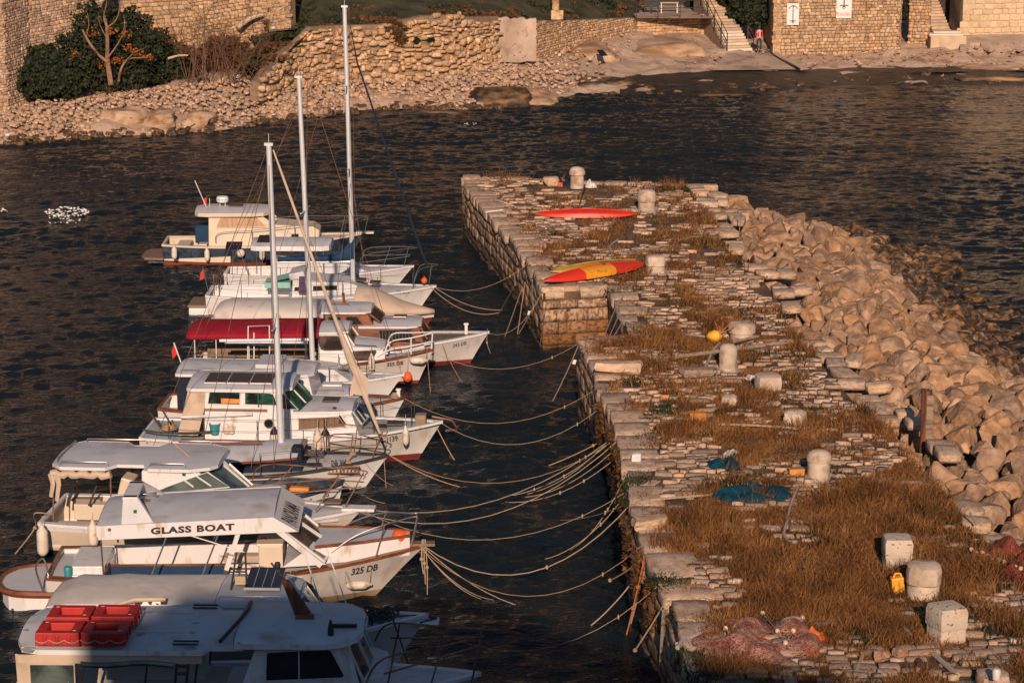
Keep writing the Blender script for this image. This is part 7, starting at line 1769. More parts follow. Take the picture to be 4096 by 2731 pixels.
with part('lettering', 'sign_white', b.root) as w: w.add([(a[0] + .06 + x * k, -1.175 + y * .3, a[1] + .0 + y * .8) for x, y in v], f)
with part('rolled_edge', 'beige_canvas', b.root) as w: w.tube([(a[0] - .4, -1.1, c[1] - .1), (a[0], -1.12, c[1] + .03), (c[0], -1.12, c[1] + .05)], .045, 6, rad=[.03, .05, .04])
cx0 = x1 - .1; cx1 = X(1150, 2430, -.9)[0]; zc = z0 + .2
H = b.house('cabin', [(cx0, .85), (cx1 + .5, .95), (cx1, zc - .03), (cx0, zc - .03)], .98, .8, .06, 'white_paint')
b.slab('cabin_roof', [(cx0 - .05, 1.0), (cx1 - .2, .95), (cx1 + .1, .75), (cx1 + .2, .5)], zc, .08, 'deck_grey', .10, 'white_paint')
for sy in (-1, 1): pane(b, 'windshield', [(cx1 + .55, sy * .72, 1.0), (cx1 + .7, sy * .03, 1.02), (cx1 + .22, sy * .03, zc - .06), (cx1 + .12, sy * .70, zc - .06)], 'glass_brown', 'white_paint')
with part('solar_panel', 'solar', b.root) as w: q, y = b.az(1045, 2360, zc + .15); w.box((q, .05, zc + .22), (.72, 1.0, .03), rx=.12); sp = w
spo = sp.o
with part('cell_line', 'alu', spo) as w:
    for k in range(3): w.box((q - .18 + .18 * k, .05, zc + .238), (.008, .9, .004), rx=.12)
    w.box((q, -.46, zc + .155), (.74, .03, .05))
b.each('roof_rail', [[(q - .85, -.8, zc + .03), (q - .8, -.8, zc + .1), (q + .45, -.78, zc + .1), (q + .5, -.78, zc + .03)]], .016, 'steel')
with part('folded_frame', 'dark_metal', b.root) as w: q2 = b.az(945, 2370, zc + .1)[0]; w.tube([(q2 - .15, -.4, zc), (q2 - .08, .1, zc + .75), (q2 + .1, .1, zc + .75), (q2 + .2, -.4, zc)], .022, 5); w.tube([(q2 - .1, -.1, zc + .4), (q2 + .15, -.1, zc + .4)], .02, 5)
with part('float_block', 'pale_wood', b.root, .02) as w: w.box((q2 + .05, -.3, zc + .28), (.22, .1, .18))
b.each('antenna', [[(q2 + .1, .1, zc + .75), (X(765, 2250, .1)[0], .1, zc + 1.1)]], .012, 'sign_white')
L_ = b.L
H = b.house('fore_trunk', [(cx1 + .4, .85), (L_ * .83, .95), (L_ * .78, 1.15), (cx1 + .6, 1.22)], .85, .35, .12, 'deck_white')
b.each('deck_line', [[(L_ * .70, y, 1.0), (L_ * .86, y * .5, 1.08)] for y in (-.9, -.75, .6, .75)], .012, 'dark_metal')
with part('rope_heap', 'rope_dark', b.root) as w:
    r = random.Random(5)
    for k in range(9):
        cx, cy, ra = L_ * .86 + r.uniform(-.3, .3), r.uniform(-.2, .2), r.uniform(.12, .35); w.tube([(cx + ra * math.cos(t), cy + ra * .8 * math.sin(t), 1.08 + r.uniform(0, .2)) for t in [j * math.pi / 6 for j in range(12)]], .026, 5, closed=True)
with part('anchor', 'dark_metal', b.root) as w: w.tube([(L_ * .9, 0, 1.15), (L_ * 1.0, .05, 1.18)], .03, 5); w.tube([(L_ * .98, -.2, 1.1), (L_ * 1.02, 0, 1.14), (L_ * .98, .2, 1.1)], .025, 5)
with part('bow_sprit', 'white_paint', b.root, .04) as w: w.box((L_ - .08, 0, 1.06), (.6, .4, .09))
mooring('dark ropes drooping over the bow of the tarpaulin boat into the water', [b.w(L_ * .9, -.1, 1.35), b.w(L_ * .93, -.6, .9), b.w(L_ * .98, -.9, 0), b.w(L_ * 1.05, -1.2, -.2)], .022, 'rope_dark')
B14 = b
# ---- 15: nearest boat
b = Boat('excursion_boat', 'nearest boat, half in shade, with red rafts on its long grey roof', 'boat', (60, 2748, .85), (1925, 2692, 1.2))
b.hull(2.9, .85, .88, 1.2, tr=.85, rake=1.2, m='white_paint', boot='red_boot', gun='white_paint', full=2.1, capw=.12)
b.deck(.05, .45, .6, 'deck_brown', .18, 'cockpit_sole', 0, 'white_paint'); b.deck(.45, 1, .03, 'deck_white', .12)
X = lambda px, py, y=-1.3: b.at(px, py, y)
xa, za = X(48, 2600); xm, zm = X(806, 2604); xn, _ = X(940, 2568, -1.1)
b.slab('aft_roof', [(xa, .75), (xa + .15, 1.15), (xa + .5, 1.3), (xm, 1.32), (xm + .12, 1.05), (xn + .15, 1.05)], (za, zm + .0), .08, 'deck_grey', .12, 'white_paint', lip=.01)
xc0, zc = X(940, 2612, -1.2); xc1, _ = X(1358, 2594, -1.2)
b.slab('cabin_roof', [(xc0 - .02, 1.22), (xc1 - .3, 1.22), (xc1 + .05, 1.1), (xc1 + .3, .8), (xc1 + .4, .4)], zm + .12, .10, 'deck_grey', .12, 'white_paint')
zc = zm + .12
with part('roof_gutter', 'black_rubber', b.root) as w: w.tube(catmull([(xc0 - .28, -1.15, zc + .02), (xc0 - .08, -.5, zc + .12), (xc0 + .05, .3, zc + .14), (xc0 + .02, 1.1, zc + .04)], 4), .04, 5)
for px_, py_ in ((335, 2590), (735, 2594), (820, 2434)):
    with part('roof_grab', 'dark_metal', b.root) as w: q, y = b.az(px_, py_, za + .08); y = max(min(y, 1.12), -1.18); w.box((q, y, za + .10), (.48, .03, .03)); w.box((q, y + .12, za + .12), (.48, .03, .03))
b.each('windshield_post', [[(q_, sy, .9), (q_ + .15, sy, za - .05)] for q_ in (X(280, 2700)[0], X(560, 2700)[0], X(760, 2700)[0]) for sy in (-1.15, 1.15)], .022, 'dark_metal')
b.tubes('ladder', [[(X(300, 2731)[0], -1.2, X(300, 2731)[1] - .3), (X(348, 2640)[0], -1.2, za - .08)], [(X(262, 2731)[0], -1.2, X(300, 2731)[1] - .3), (X(292, 2640)[0], -1.2, za - .08)]], .03, 'dark_metal')
b.tubes('ladder', [[(X(690, 2731)[0], -1.2, X(690, 2731)[1] - .3), (X(708, 2625)[0], -1.2, za - .08)], [(X(735, 2731)[0], -1.2, X(735, 2731)[1] - .3), (X(755, 2625)[0], -1.2, za - .08)]] + [[(X(700, 2700)[0], -1.2, X(700, 2700 - 30 * k)[1]), (X(742, 2700)[0], -1.2, X(700, 2700 - 30 * k)[1])] for k in range(3)], .028, 'dark_metal')
with part('canvas_valance', 'beige_canvas', b.root) as w: w.box(((xa + xm) / 2 + .05, -1.27, za - .17), (xm - xa - .1, .03, .16))
with part('canvas_corner', 'beige_canvas', b.root) as w: w.add([(xa + .03, -1.2, za - .1), (xa + .3, -1.28, za - .1), (xa + .38, -1.3, .3), (xa + .1, -1.22, .3)], [(0, 1, 2, 3)])
a = X(80, 2640, -1.26); c = X(300, 2640, -1.26)
pane(b, 'clear_panel', [(xa + .3, -1.27, .3), (c[0], -1.27, .3), (c[0], -1.27, za - .24), (xa + .3, -1.27, za - .24)], 'glass_grey', 'beige_canvas', .03)
with part('rolled_plastic', 'glass_grey', b.root) as w: w.tube([(X(320, 2630)[0] + .25 * k, -1.28, za - .26 - .03 * math.sin(k)) for k in range(8)], .06, 7)
with part('side_deck_box', 'deck_white', b.root, .02) as w: w.box(((xm + xa) / 2 + .6, .7, 1.1), (xm - xa - 1.6, .5, .5))
wz0 = X(1060, 2731, -1.15)
xw0 = X(935, 2731, -1.15)[0]; xt0 = X(1030, 2615, -1.15)[0]; xt1 = X(1345, 2605, -1.15)[0]; xw1 = X(1440, 2731, -1.15)[0]
zb_ = X(1200, 2760, -1.15)[1] 
H = b.house('wheelhouse', [(xw0 - .15, .85), (xw1 + .15, .95), (xt1 + .22, zc - .07), (xt0 - .02, zc - .07)], 1.12, 1.02, .04, 'white_paint')
wp = rnd_poly(b, [(1068, 2722), (1368, 2714), (1374, 2706), (1322, 2610), (1312, 2604), (1072, 2612), (1066, 2618), (1064, 2716)], -1.12)
H.win(wp, 'glass_dark', 'alu', fw=.03)
with part('window_bar', 'alu', b.root) as w: a = X(1194, 2610, -1.12); c = X(1196, 2722, -1.12); w.tube([H.pt(a[0], a[1], -1, .025), H.pt(c[0], c[1], -1, .025)], .015, 5)
xs_ = xw1 + .18; xu = xt1 + .26
for y0_, y1_ in ((-1.0, -.38), (-.30, .30), (.38, 1.0)): pane(b, 'windshield', [(xs_ + .05 - abs(y0_) * .12, y0_, 1.25), (xs_ + .05 - abs(y1_) * .12, y1_, 1.25), (xu + .05 - abs(y1_) * .12, y1_, zc - .10), (xu + .05 - abs(y0_) * .12, y0_, zc - .10)], 'glass_brown', 'alu', .03)
H = b.house('fore_trunk', [(xw1, .95), (X(1560, 2700, -.8)[0], 1.2), (X(1530, 2640, -.8)[0], 1.38), (xw1, 1.42)], 1.02, .62, .15, 'deck_white')
L_ = b.L
for sg in (-1, 1): b.tubes('bow_rail', [catmull([(xw1 + .1, sg * 1.25, 1.4), (L_ * .8, sg * 1.0, 1.85), (L_ * .93, sg * .5, 1.95), (L_ * 1.0, sg * .22, 2.02), (L_ * 1.0, sg * .22, 1.95), (L_ * .98, sg * .25, 1.1)], 5), [(L_ * .8, sg * .98, 1.0), (L_ * .82, sg * .95, 1.86)], [(L_ * .89, sg * .62, 1.0), (L_ * .92, sg * .55, 1.95)], [(L_ * .8, sg * 1.0, 1.55), (L_ * 1.0, sg * .24, 1.85)]], .02, 'rusty_steel')
with part('cleat', 'steel', b.root, .01) as w: w.box((L_ * .9, .2, 1.42), (.3, .06, .05)); w.box((L_ * .9, .2, 1.38), (.08, .08, .06))
with part('funnel_post', 'red_wood', b.root, .01) as w:
    a = b.az(1208, 2515, zc + .1); q = a[0]; w.add([(q - .17, -.05, zc + .08), (q + .17, -.05, zc + .08), (q + .17, .1, zc + .08), (q - .17, .1, zc + .08)] + [(X(1140, 2318, 0)[0] - .07, -.03, X(1140, 2318, 0)[1]), (X(1140, 2318, 0)[0] + .07, -.03, X(1140, 2318, 0)[1]), (X(1140, 2318, 0)[0] + .07, .05, X(1140, 2318, 0)[1]), (X(1140, 2318, 0)[0] - .07, .05, X(1140, 2318, 0)[1])], [(3, 2, 1, 0), (4, 5, 6, 7), (0, 1, 5, 4), (1, 2, 6, 5), (2, 3, 7, 6), (3, 0, 4, 7)])
with part('post_foot', 'varnish', b.root) as w: w.box((q, -.12, zc + .15), (.36, .04, .14))
tp_ = X(1140, 2318, 0)
b.tubes('lamp_bracket', [[(tp_[0], 0, tp_[1]), (tp_[0] - .08, 0, tp_[1] + .1), (X(1110, 2268, 0)[0], 0, X(1110, 2268, 0)[1])], [(tp_[0] - .05, 0, tp_[1] + .05), (X(1085, 2250, 0)[0], 0, X(1085, 2250, 0)[1])]], .02, 'dark_metal')
with part('lamp', 'black_rubber', b.root) as w: q = X(1110, 2260, 0); w.lathe([(.05, -.06), (.065, 0), (.05, .06)], (q[0], 0, q[1]), 10)
a = b.az(1312, 2580, zc + .05); t_ = X(1210, 2190, -.8)
b.each('antenna', [[(a[0], -.85, zc + .1), (t_[0], -.8, t_[1])], [(b.az(1382, 2455, zc + .1)[0], .7, zc + .08), (X(1305, 2190, .7)[0], .7, X(1305, 2190, .7)[1])]], .013, 'sign_white')
with part('antenna_mount', 'black_rubber', b.root) as w: w.lathe([(.06, 0), (.06, .14), (.02, .3)], (a[0], -.85, zc + .06), 8)
with part('roof_handle', 'black_rubber', b.root) as w: q, y = b.az(1375, 2505, zc + .12); w.box((q, y, zc + .14), (.5, .07, .06))
B15 = b
# weathering patches and fittings on the two near roofs
def patch(b, px, py, z, rx, ry, m='stain_grey', name='stain_patch', seed=0):
    q, y = b.az(px, py, z + .1); r = random.Random(seed)
    with part(name, m, b.root) as w:
        v = []
        for k in range(12): a = k * math.pi / 6; f = r.uniform(.7, 1.15); v.append((q + rx * f * math.cos(a), y + ry * f * math.sin(a)))
        hw = 1.22 if b is B13 else 1.3; w.add([(x, yy, z + (.10 if b is B13 else .12) * (1 - (yy / hw) ** 2) + .007) for x, yy in v], [tuple(range(12))])
for i, (px, py, rx, ry) in enumerate(((112, 2578, .14, .12), (105, 2520, .05, .07), (560, 2535, .09, .1), (595, 2447, .09, .12), (785, 2495, .09, .06), (770, 2530, .06, .06), (760, 2575, .11, .1), (955, 2554, .05, .05))): patch(B15, px, py, za if px < 800 else zc, rx, ry, seed=i)
z13 = B13.at(700, 2095, -1.24)[1]
for i, (px, py, rx, ry) in enumerate(((575, 2000, .14, .16), (690, 1990, .12, .14), (780, 1985, .11, .04), (690, 2040, .10, .08), (790, 2008, .10, .05))): patch(B13, px, py, z13, rx, ry, 'stain_rust', seed=20 + i)
for sy in (-.55, .55):
    with part('roof_seam', 'stain_grey', B15.root) as w: w.box(((xa + xm) / 2, sy, za + .12 * (1 - (sy / 1.3) ** 2) + .004), (xm - xa - .8, .012, .006))
# life rafts
def raft(label, px, py, z):
    q, y = B15.az(px, py, z); root = empty('life_raft', B15.w(q, y, z), B15.a, label, 'life raft', 'red rafts on the near roof'); Lx, Ly, hz = .84, .76, .25
    with part('frame', 'red_plastic', root, .025) as w:
        o = [(-Lx / 2, -Ly / 2), (Lx / 2, -Ly / 2), (Lx / 2, Ly / 2), (-Lx / 2, Ly / 2)]; i = [(x * .5, y_ * .48) for x, y_ in o]
        vs = [(x, y_, 0) for x, y_ in o] + [(x * .97, y_ * .97, hz) for x, y_ in o] + [(x, y_, 0) for x, y_ in i] + [(x * 1.1, y_ * 1.1, hz) for x, y_ in i]
        fs = []
        for k in range(4): l = (k + 1) % 4; fs += [(k, l, 4 + l, 4 + k), (4 + k, 4 + l, 12 + l, 12 + k), (12 + k, 12 + l, 8 + l, 8 + k), (8 + k, 8 + l, l, k)]
        w.add(vs, fs)
        for sx in (-.25, 0, .25): w.box((sx * .9, -Ly / 2 - .005, hz * .45), (.06, .03, hz * .8)); w.box((sx * .9, Ly / 2 + .005, hz * .45), (.06, .03, hz * .8))
        for sy in (-.15, .15): w.box((Lx / 2 + .005, sy, hz * .45), (.03, .06, hz * .8)); w.box((-Lx / 2 - .005, sy, hz * .45), (.03, .06, hz * .8))
    with part('well', 'red_plastic', root) as w: w.box((0, 0, .03), (Lx * .5, Ly * .5, .02))
    with part('grab_line', 'rope_grey', root) as w:
        w.tube([(-Lx / 2 + Lx * k / 12, -Ly / 2 - .03, hz * .5 - .06 * abs(math.sin(k * math.pi / 4))) for k in range(13)], .009, 4); w.tube([(Lx / 2 + .03, -Ly / 2 + Ly * k / 12, hz * .5 - .06 * abs(math.sin(k * math.pi / 4))) for k in range(13)], .009, 4)
    with part('label', 'sign_white', root) as w:
        for sx, sy in ((-.3, .24), (.3, -.22)): w.box((sx, sy, hz + .002), (.06, .02, .004))
    return root
zR = za + .13
for i, (px, py, lb) in enumerate(((245, 2555, 'red rigid raft at the near left of the four on the roof'), (427, 2555, 'red rigid raft at the near right of the four on the roof'), (287, 2492, 'red rigid raft at the far left of the four on the roof'), (467, 2490, 'red rigid raft at the far right of the four on the roof'))): raft(lb, px, py, zR)
# ================================================================== on the pier
def bollard(label, px, py, wpx, hpx, kind, m='bollard_stone', rz=0, seed=0, capw=1.12):
    p = P(px, py, PZ); s = F / (p.y * CT - (p.z - HC) * ST); w_ = wpx / s; h = hpx / s / .97; r = w_ / 2
    root = empty('mooring_bollard', (p.x, p.y + r * .7, PZ - .06), rz, label, 'bollard', 'stone bollards on the pier'); h += .06 - r * .25; r0 = r / (capw if kind in ('cap', 'dome', 'tier', 'drum') else 1)
    def lathe(name, prof, **k):
        with part(name, m, root, 0) as w: w.lathe(prof, seg=20, jit=.018, seed=seed, **k)
    if kind == 'dome':
        lathe('shaft', [(r0, 0), (r0 * .98, h * .35), (r0 * .97, h * .66)])
        lathe('cap', [(r0 * .9, h * .65), (r, h * .66), (r * 1.0, h * .80), (r * .92, h * .84), (r * .80, h * .93), (r * .5, h * .985), (.02, h)])
    elif kind == 'tier':
        lathe('shaft', [(r0 * 1.02, 0), (r0, h * .30), (r0, h * .50)]); lathe('cap', [(r0 * .98, h * .49), (r, h * .52), (r * 1.01, h * .80), (r * .93, h * .93), (r * .7, h * .99), (.02, h)], sq=.25)
    elif kind == 'pill': lathe('shaft', [(r, 0), (r * .97, h * .3), (r * .95, h * .75), (r * .85, h * .90), (r * .55, h * .98), (.02, h)])
    elif kind == 'drum': lathe('shaft', [(r0 * .92, 0), (r0 * .95, h * .42), (r, h * .46), (r * 1.02, h * .78), (r * .93, h * .93), (r * .8, h), (.02, h * .99)])
    elif kind == 'block':
        lathe('shaft', [(r * .93, 0), (r * .93, h * .42)], sq=.75); lathe('cap', [(r * .95, h * .42), (r * .99, h * .46), (r, h * .86), (r * .9, h * .97), (.02, h)], sq=.8)
    elif kind == 'low': lathe('shaft', [(r * .9, 0), (r * .97, h * .3), (r, h * .6), (r * .92, h * .9), (r * .6, h), (.02, h)], sq=.35)
    return root
BL = [('domed stone bollard with a wide cap at the far end of the pier', 2309, 756, 64, 92, 'dome', 'bollard_stone'),
 ('stained two tier bollard beside the far red kayak', 2587, 850, 72, 94, 'tier', 'bollard_stone'),
 ('stained bollard at the right tip of the red and yellow kayak', 2623, 1100, 82, 84, 'tier', 'bollard_stone'),
 ('wide flat bollard behind the yellow buoy', 2970, 1362, 108, 78, 'drum', 'bollard_stone'),
 ('tall plain white bollard with rounded top near the long beam', 2914, 1487, 76, 116, 'pill', 'bollard_stone'),
 ('broad low stone bollard right of the tall plain one', 3076, 1566, 112, 76, 'low', 'bollard_stone'),
 ('small square stone stub in the middle of the grass', 2918, 1622, 70, 44, 'low', 'bollard_stone'),
 ('squarish stone bollard with a white rope tied round it', 3184, 1712, 95, 74, 'low', 'bollard_stone'),
 ('white domed bollard with a lipped cap beside the teal nets', 3278, 1925, 100, 130, 'dome', 'bollard_stone'),
 ('square pitted bollard, upper left of the three at lower right', 3592, 2280, 116, 142, 'block', 'bollard_pitted'),
 ('big round cracked bollard, middle of the three at lower right', 3700, 2410, 142, 165, 'tier', 'bollard_stone'),
 ('speckled square bollard, lowest of the three at lower right', 3792, 2570, 130, 158, 'block', 'bollard_pitted'),
 ('grey capped stump with a pale peg at the bottom right corner', 3978, 2760, 134, 78, 'low', 'concrete')]
for i, (lb, x, y, w_, h_, k, m_) in enumerate(BL): bollard(lb, x, y, w_, h_, k, m_, seed=i, rz=.12 * ((i * 5) % 7 - 3), capw=1.18 if i == 0 else 1.07)
with part('peg', 'old_white', None) as w: w.lathe([(.07, 0), (.08, .16), (.05, .2)], seg=10)
w.o.location = P(3985, 2715, PZ + .36); w.o.parent = None; tag(w.o, 'pale peg standing on the grey capped stump', 'peg')
bollard('flat topped stone hidden behind the square pitted bollard', 3632, 2185, 72, 44, 'low', 'rubble_stone', seed=31)['category'] = 'stone'
def pstone(label, px, py, wpx, hpx, m='coping_stone', rz=0, seed=1, name='loose_stone', cat='stone', k=.5):
    p = P(px, py, PZ); s = F / (p.y * CT + 15.6 * ST); w_, h = wpx / s / 2, hpx / s / 2 / 1.0
    o = inst(stone_mesh(name, m, seed, k, .2, 3, 3), name, None, p + Vector((0, 0, h * .8)), (0, 0, rz), (w_, w_ * .7, h)); return tag(o, label, cat)
pstone('pale angular stone left of the far domed bollard', 2205, 742, 66, 40, seed=3)
pstone('heap of pale rope and stone left of the tall plain bollard', 2790, 1500, 140, 36, 'paving', seed=4)
pstone('pale rock lying in the grass above the net pile', 3170, 2520, 110, 60, 'bollard_stone', seed=5, k=.9)
pstone('small tan stone in the grass at the bottom right', 3525, 2640, 64, 44, 'boulder', seed=6)
pstone('leaning tan stone right of the small tan stone', 3600, 2625, 60, 50, 'boulder', .6, seed=7)
pstone('broken stone pieces in front of the upper teal net', 2870, 1925, 90, 30, 'rubble_stone', seed=8)
pstone('white lump on the edge stones above the dry tussock', 2545, 1850, 40, 44, 'sign_white', seed=9, name='plastic_lump', cat='rubbish')
pstone('flat white stones half buried in the long grass', 3080, 2120, 90, 20, 'paving', seed=10)
pstone('flat pale slab half buried beside the chain in the long grass', 3200, 2125, 80, 24, 'paving', seed=12)
pstone('big squared edge block with a flat pale top near the inlet', 2470, 1500, 180, 70, 'coping_stone', -.05, seed=11, k=.12)
pstone('big pale slab on the left edge below the chained nets', 2605, 2105, 150, 40, 'coping_stone', .08, seed=13, k=.12)
# kayaks (upturned hulls)
def kayak(label, a, c, wd_, h, mats, z0=PZ + .05):
    a, c = P(a[0], a[1], z0), P(c[0], c[1], z0); d = (c - a); L_ = d.length; ang = math.atan2(d.y, d.x)
    root = empty('kayak', a, ang, label, 'kayak'); n = 24
    def sec(t):
        f = math.sin(math.pi * min(max(t, .0), 1)) ** .55; rise = .10 * (2 * t - 1) ** 4; return [Vector((L_ * t, wd_ / 2 * f * math.cos(q), rise + .02 + h * f * (.25 + .75 * max(math.sin(q), 0) ** .8) * (1 if 0 < q < math.pi else 0) + .02 * f * (abs(q - math.pi / 2) < .2))) for q in [k * math.pi / 8 for k in range(9)]]
    for i, (t0, t1, mm) in enumerate(mats):
        with part('hull' if i == 0 else 'hull_section', mm, root) as w:
            rows = [sec(t0 + (t1 - t0) * k / 10) for k in range(11)]; w.loft(rows)
            w.loft([[r_[0], r_[-1]] for r_ in rows])
    with part('keel', mats[0][2], root) as w: w.tube([sec(t)[4] + Vector((0, 0, .01)) for t in [.08 + .84 * k / 12 for k in range(13)]], .025, 5)
    return root, L_
k1, L1 = kayak('red kayak lying in the grass near the far end of the pier', (2136, 868), (2551, 868), .72, .26, [(0, 1, 'kayak_red')])
k2, L2 = kayak('upturned yellow and green kayak behind the red and yellow one', (2199, 1100), (2570, 1058), .62, .24, [(0, .52, 'kayak_olive'), (.52, 1, 'kayak_green')])
k3, L3 = kayak('upturned red and yellow kayak above the stone jetty', (2174, 1138), (2578, 1068), .80, .32, [(0, .345, 'kayak_red'), (.345, .64, 'kayak_yellow'), (.64, 1, 'kayak_red')], PZ + .1)
v, f, tw = text_mesh('Frenzy', .12, 1.3, .01, .3)
with part('lettering', 'print_black', k3) as w: w.add([(L3 * .45 + x, -.395 + y * .45, .15 + y * .9) for x, y in v], f)
with part('scupper_plug', 'print_black', k3) as w: w.lathe([(.05, 0), (.05, .03), (.02, .04)], (L3 * .58, -.05, .34), 8)
# nets, tarps and floats
def heap(name, label, m, px, py, z, rx, ry, h, seed, cat, lump=.35, n=26, rz=0, irr=.25):
    c = P(px, py, z); V = []; Fc = []
    for i in range(n + 1):
        for j in range(n + 1):
            u, v_ = i / n * 2 - 1, j / n * 2 - 1; rad = math.hypot(u, v_); q = max(abs(u), abs(v_)); k = q / rad if rad > 1e-6 else 1
            X_, Y_ = u * k, v_ * k; e = 1 + irr * nz(math.atan2(Y_, X_ + 1e-9) * 1.3, seed, 1.0, seed)
            hh = h * max(0, 1 - (q ** 2.2)) ** .6 * (1 + lump * 2.2 * nz(X_ * 2.2, Y_ * 2.2, 1.0, seed)) + .35 * h * lump * nz(X_ * 6, Y_ * 6, 1, seed + 3) * (1 - q * q)
            V.append((X_ * rx * e, Y_ * ry * e, max(hh, 0) - .02 * (q > .98)))
    for i in range(n):
        for j in range(n): a = i * (n + 1) + j; Fc.append((a, a + n + 1, a + n + 2, a + 1))
    o = npmesh(name, m, V, Fc, None, True); o.location = c; o.rotation_euler = (0, 0, rz); return tag(o, label, cat)
heap('tarpaulin', 'small teal cloth lying among broken stones, the upper of two', 'teal_tarp', 2905, 1872, PZ, .52, .62, .16, 3, 'cloth', .5, irr=.5)
heap('tarpaulin', 'long crumpled teal net stretched toward the domed bollard', 'teal_tarp', 3010, 1982, PZ, .78, .55, .18, 5, 'cloth', .6, rz=.25, irr=.5)
heap('plastic_sheet', 'scrap of white plastic above the upper teal cloth', 'sign_white', 2925, 1822, PZ, .26, .22, .10, 7, 'rubbish', .8, 14)
heap('fishing_net', 'large faded pink net heap with white floats at the lower left of the deck', 'net_pink', 3030, 2570, PZ - .02, 1.25, 1.3, .27, 9, 'net', .6, 40)
heap('fishing_net', 'bright orange end of net spilling from the large pink heap', 'net_orange', 3255, 2560, PZ, .34, .32, .16, 11, 'net', .6, 16)
heap('fishing_net', 'dark red net with a string of white floats at the right edge', 'net_red', 4060, 2240, PZ, .75, .8, .28, 13, 'net', .7, 26)
heap('fishing_net', 'second dark red net roll below the one with floats', 'net_red', 4070, 2310, PZ, .5, .5, .26, 15, 'net', .6, 20)
heap('rag', 'blue and orange rag pile beside the far domed bollard', 'navy_canvas', 2262, 742, PZ, .35, .3, .22, 17, 'rubbish', .5, 14)
heap('rag', 'small orange rag left of the blue rag', 'orange_plastic', 2240, 745, PZ, .16, .14, .12, 19, 'rubbish', .5, 10)
heap('plastic_sack', 'white sack slumped against the right of the far domed bollard', 'old_white', 2364, 750, PZ, .24, .2, .24, 21, 'sack', .5, 14)
heap('plastic_sheet', 'white scrap left of the broad low bollard', 'sign_white', 3008, 1512, PZ, .2, .22, .06, 23, 'rubbish', .8, 12)
def floats(label, pts, r=.045):
    root = empty('float_line', pts[0], 0, label, 'floats'); o = Vector(pts[0])
    for p in pts:
        with part('float', 'float_cork', root) as w: w.lathe([(r * .5, -r), (r, -r * .5), (r, r * .5), (r * .5, r)], Vector(p) - o, 8)
    with part('cord', 'rope_pale', root) as w: w.tube([Vector(p) - o for p in pts], .008, 4)
rf = random.Random(3)
floats('white floats scattered over the large pink net heap', [P(2910 + 37 * k + rf.uniform(-15, 15), 2510 + 60 * math.sin(k * 1.3) + rf.uniform(-12, 12), PZ + .17) for k in range(9)], .045)
floats('string of white floats leading to the dark red net', [P(3885 + 22 * k, 2196 + 9 * k + 6 * math.sin(k * 2), PZ + .12 + .02 * k) for k in range(10)], .045)
def crate(name, label, px, py, w_, d_, h, m, rz=0, cat='crate', lid=None):
    p = P(px, py, PZ); root = empty(name, (p.x, p.y + d_ / 2, PZ), rz, label, cat)
    with part('body', m, root, .02) as w: w.box((0, 0, h / 2), (w_, d_, h))
    with part('rim', m, root, .01) as w: w.box((0, 0, h * .93), (w_ * 1.05, d_ * 1.05, h * .1))
    with part('recess', lid or 'dark_joint', root) as w: w.box((0, 0, h * .985 + .004), (w_ * .86, d_ * .84, .01))
    return root
crate('plastic_crate', 'faded orange box lying in the grass at mid pier', 2790, 1690, .42, .3, .24, 'amber_plastic', .12, lid='amber_plastic')
crate('plastic_box', 'small tan box left of the white domed bollard', 3187, 1906, .36, .22, .18, 'amber_plastic', .1, 'box', 'old_wood')
crate('plastic_box', 'small yellow tin almost hidden in grass above the orange box', 2660, 1594, .2, .15, .1, 'amber_plastic', 0, 'tin')
p = P(3588, 2375, PZ); root = empty('jerry_can', (p.x, p.y, PZ), .1, 'bright orange jerry can leaning beside the big cracked bollard', 'canister')
with part('body', 'yellow_plastic', root, .03) as w: w.box((0, 0, .2), (.26, .2, .34), ry=-.12)
with part('handle', 'yellow_plastic', root) as w: w.tube(catmull([(-.08, 0, .36), (-.05, 0, .43), (.05, 0, .43), (.08, 0, .36)], 3), .02, 6)
with part('cap', 'signal_red', root) as w: w.lathe([(.035, 0), (.035, .05)], (-.13, 0, .34), 8)
o = P(2855, 1372, PZ); root = empty('dented_buoy', o, 0, 'yellow dented buoy with frayed orange rope behind the tall plain bollard', 'buoy')
with part('body', 'yellow_plastic', root) as w: w.lathe([(.02, -.22), (.12, -.16), (.2, 0), (.17, .14), (.06, .22), (.03, .25)], (0, 0, .2), 12, axis='X')
with part('frayed_rope', 'rope_orange', root) as w:
    for k in range(6): w.tube([(.15, 0, .25), (.2 + .07 * k - .1, 0, .45 + .05 * math.sin(k * 2)), (.22 + .12 * k - .2, 0, .58 + .08 * math.cos(k * 3))], .012, 4)
def bar(name, label, a, c, r, m, cat='beam', seg=4, z=0, z2=None):
    a = P(a[0], a[1], PZ + r + z); c = P(c[0], c[1], PZ + r + (z if z2 is None else z2))
    with part(name, m, None) as w: w.tube([Vector((0, 0, 0)), (c - a) * .5, c - a], r, seg, smooth=seg > 4)
    w.o.location = a; return tag(w.o, label, cat)
bar('wooden_beam', 'long weathered grey beam lying across the pier by the tall plain bollard', (2700, 1430), (3170, 1368), .07, 'old_wood', z=.05)
bar('wooden_beam', 'short left piece of beam half sunk in the grass', (2610, 1442), (2680, 1430), .06, 'old_wood')
bar('plank', 'weathered plank resting on the wide flat bollard debris', (2935, 1368), (3035, 1345), .05, 'old_wood', 'plank', z=.25)
bar('plank', 'lower plank of the little stack beside the flat bollard', (2945, 1372), (3010, 1362), .06, 'pale_wood', 'plank', z=.08)
bar('metal_rod', 'thin dark rod propped on the boulders near the right edge', (3905, 2098), (3880, 2048), .03, 'dark_metal', 'rod', z=.1, z2=.35)
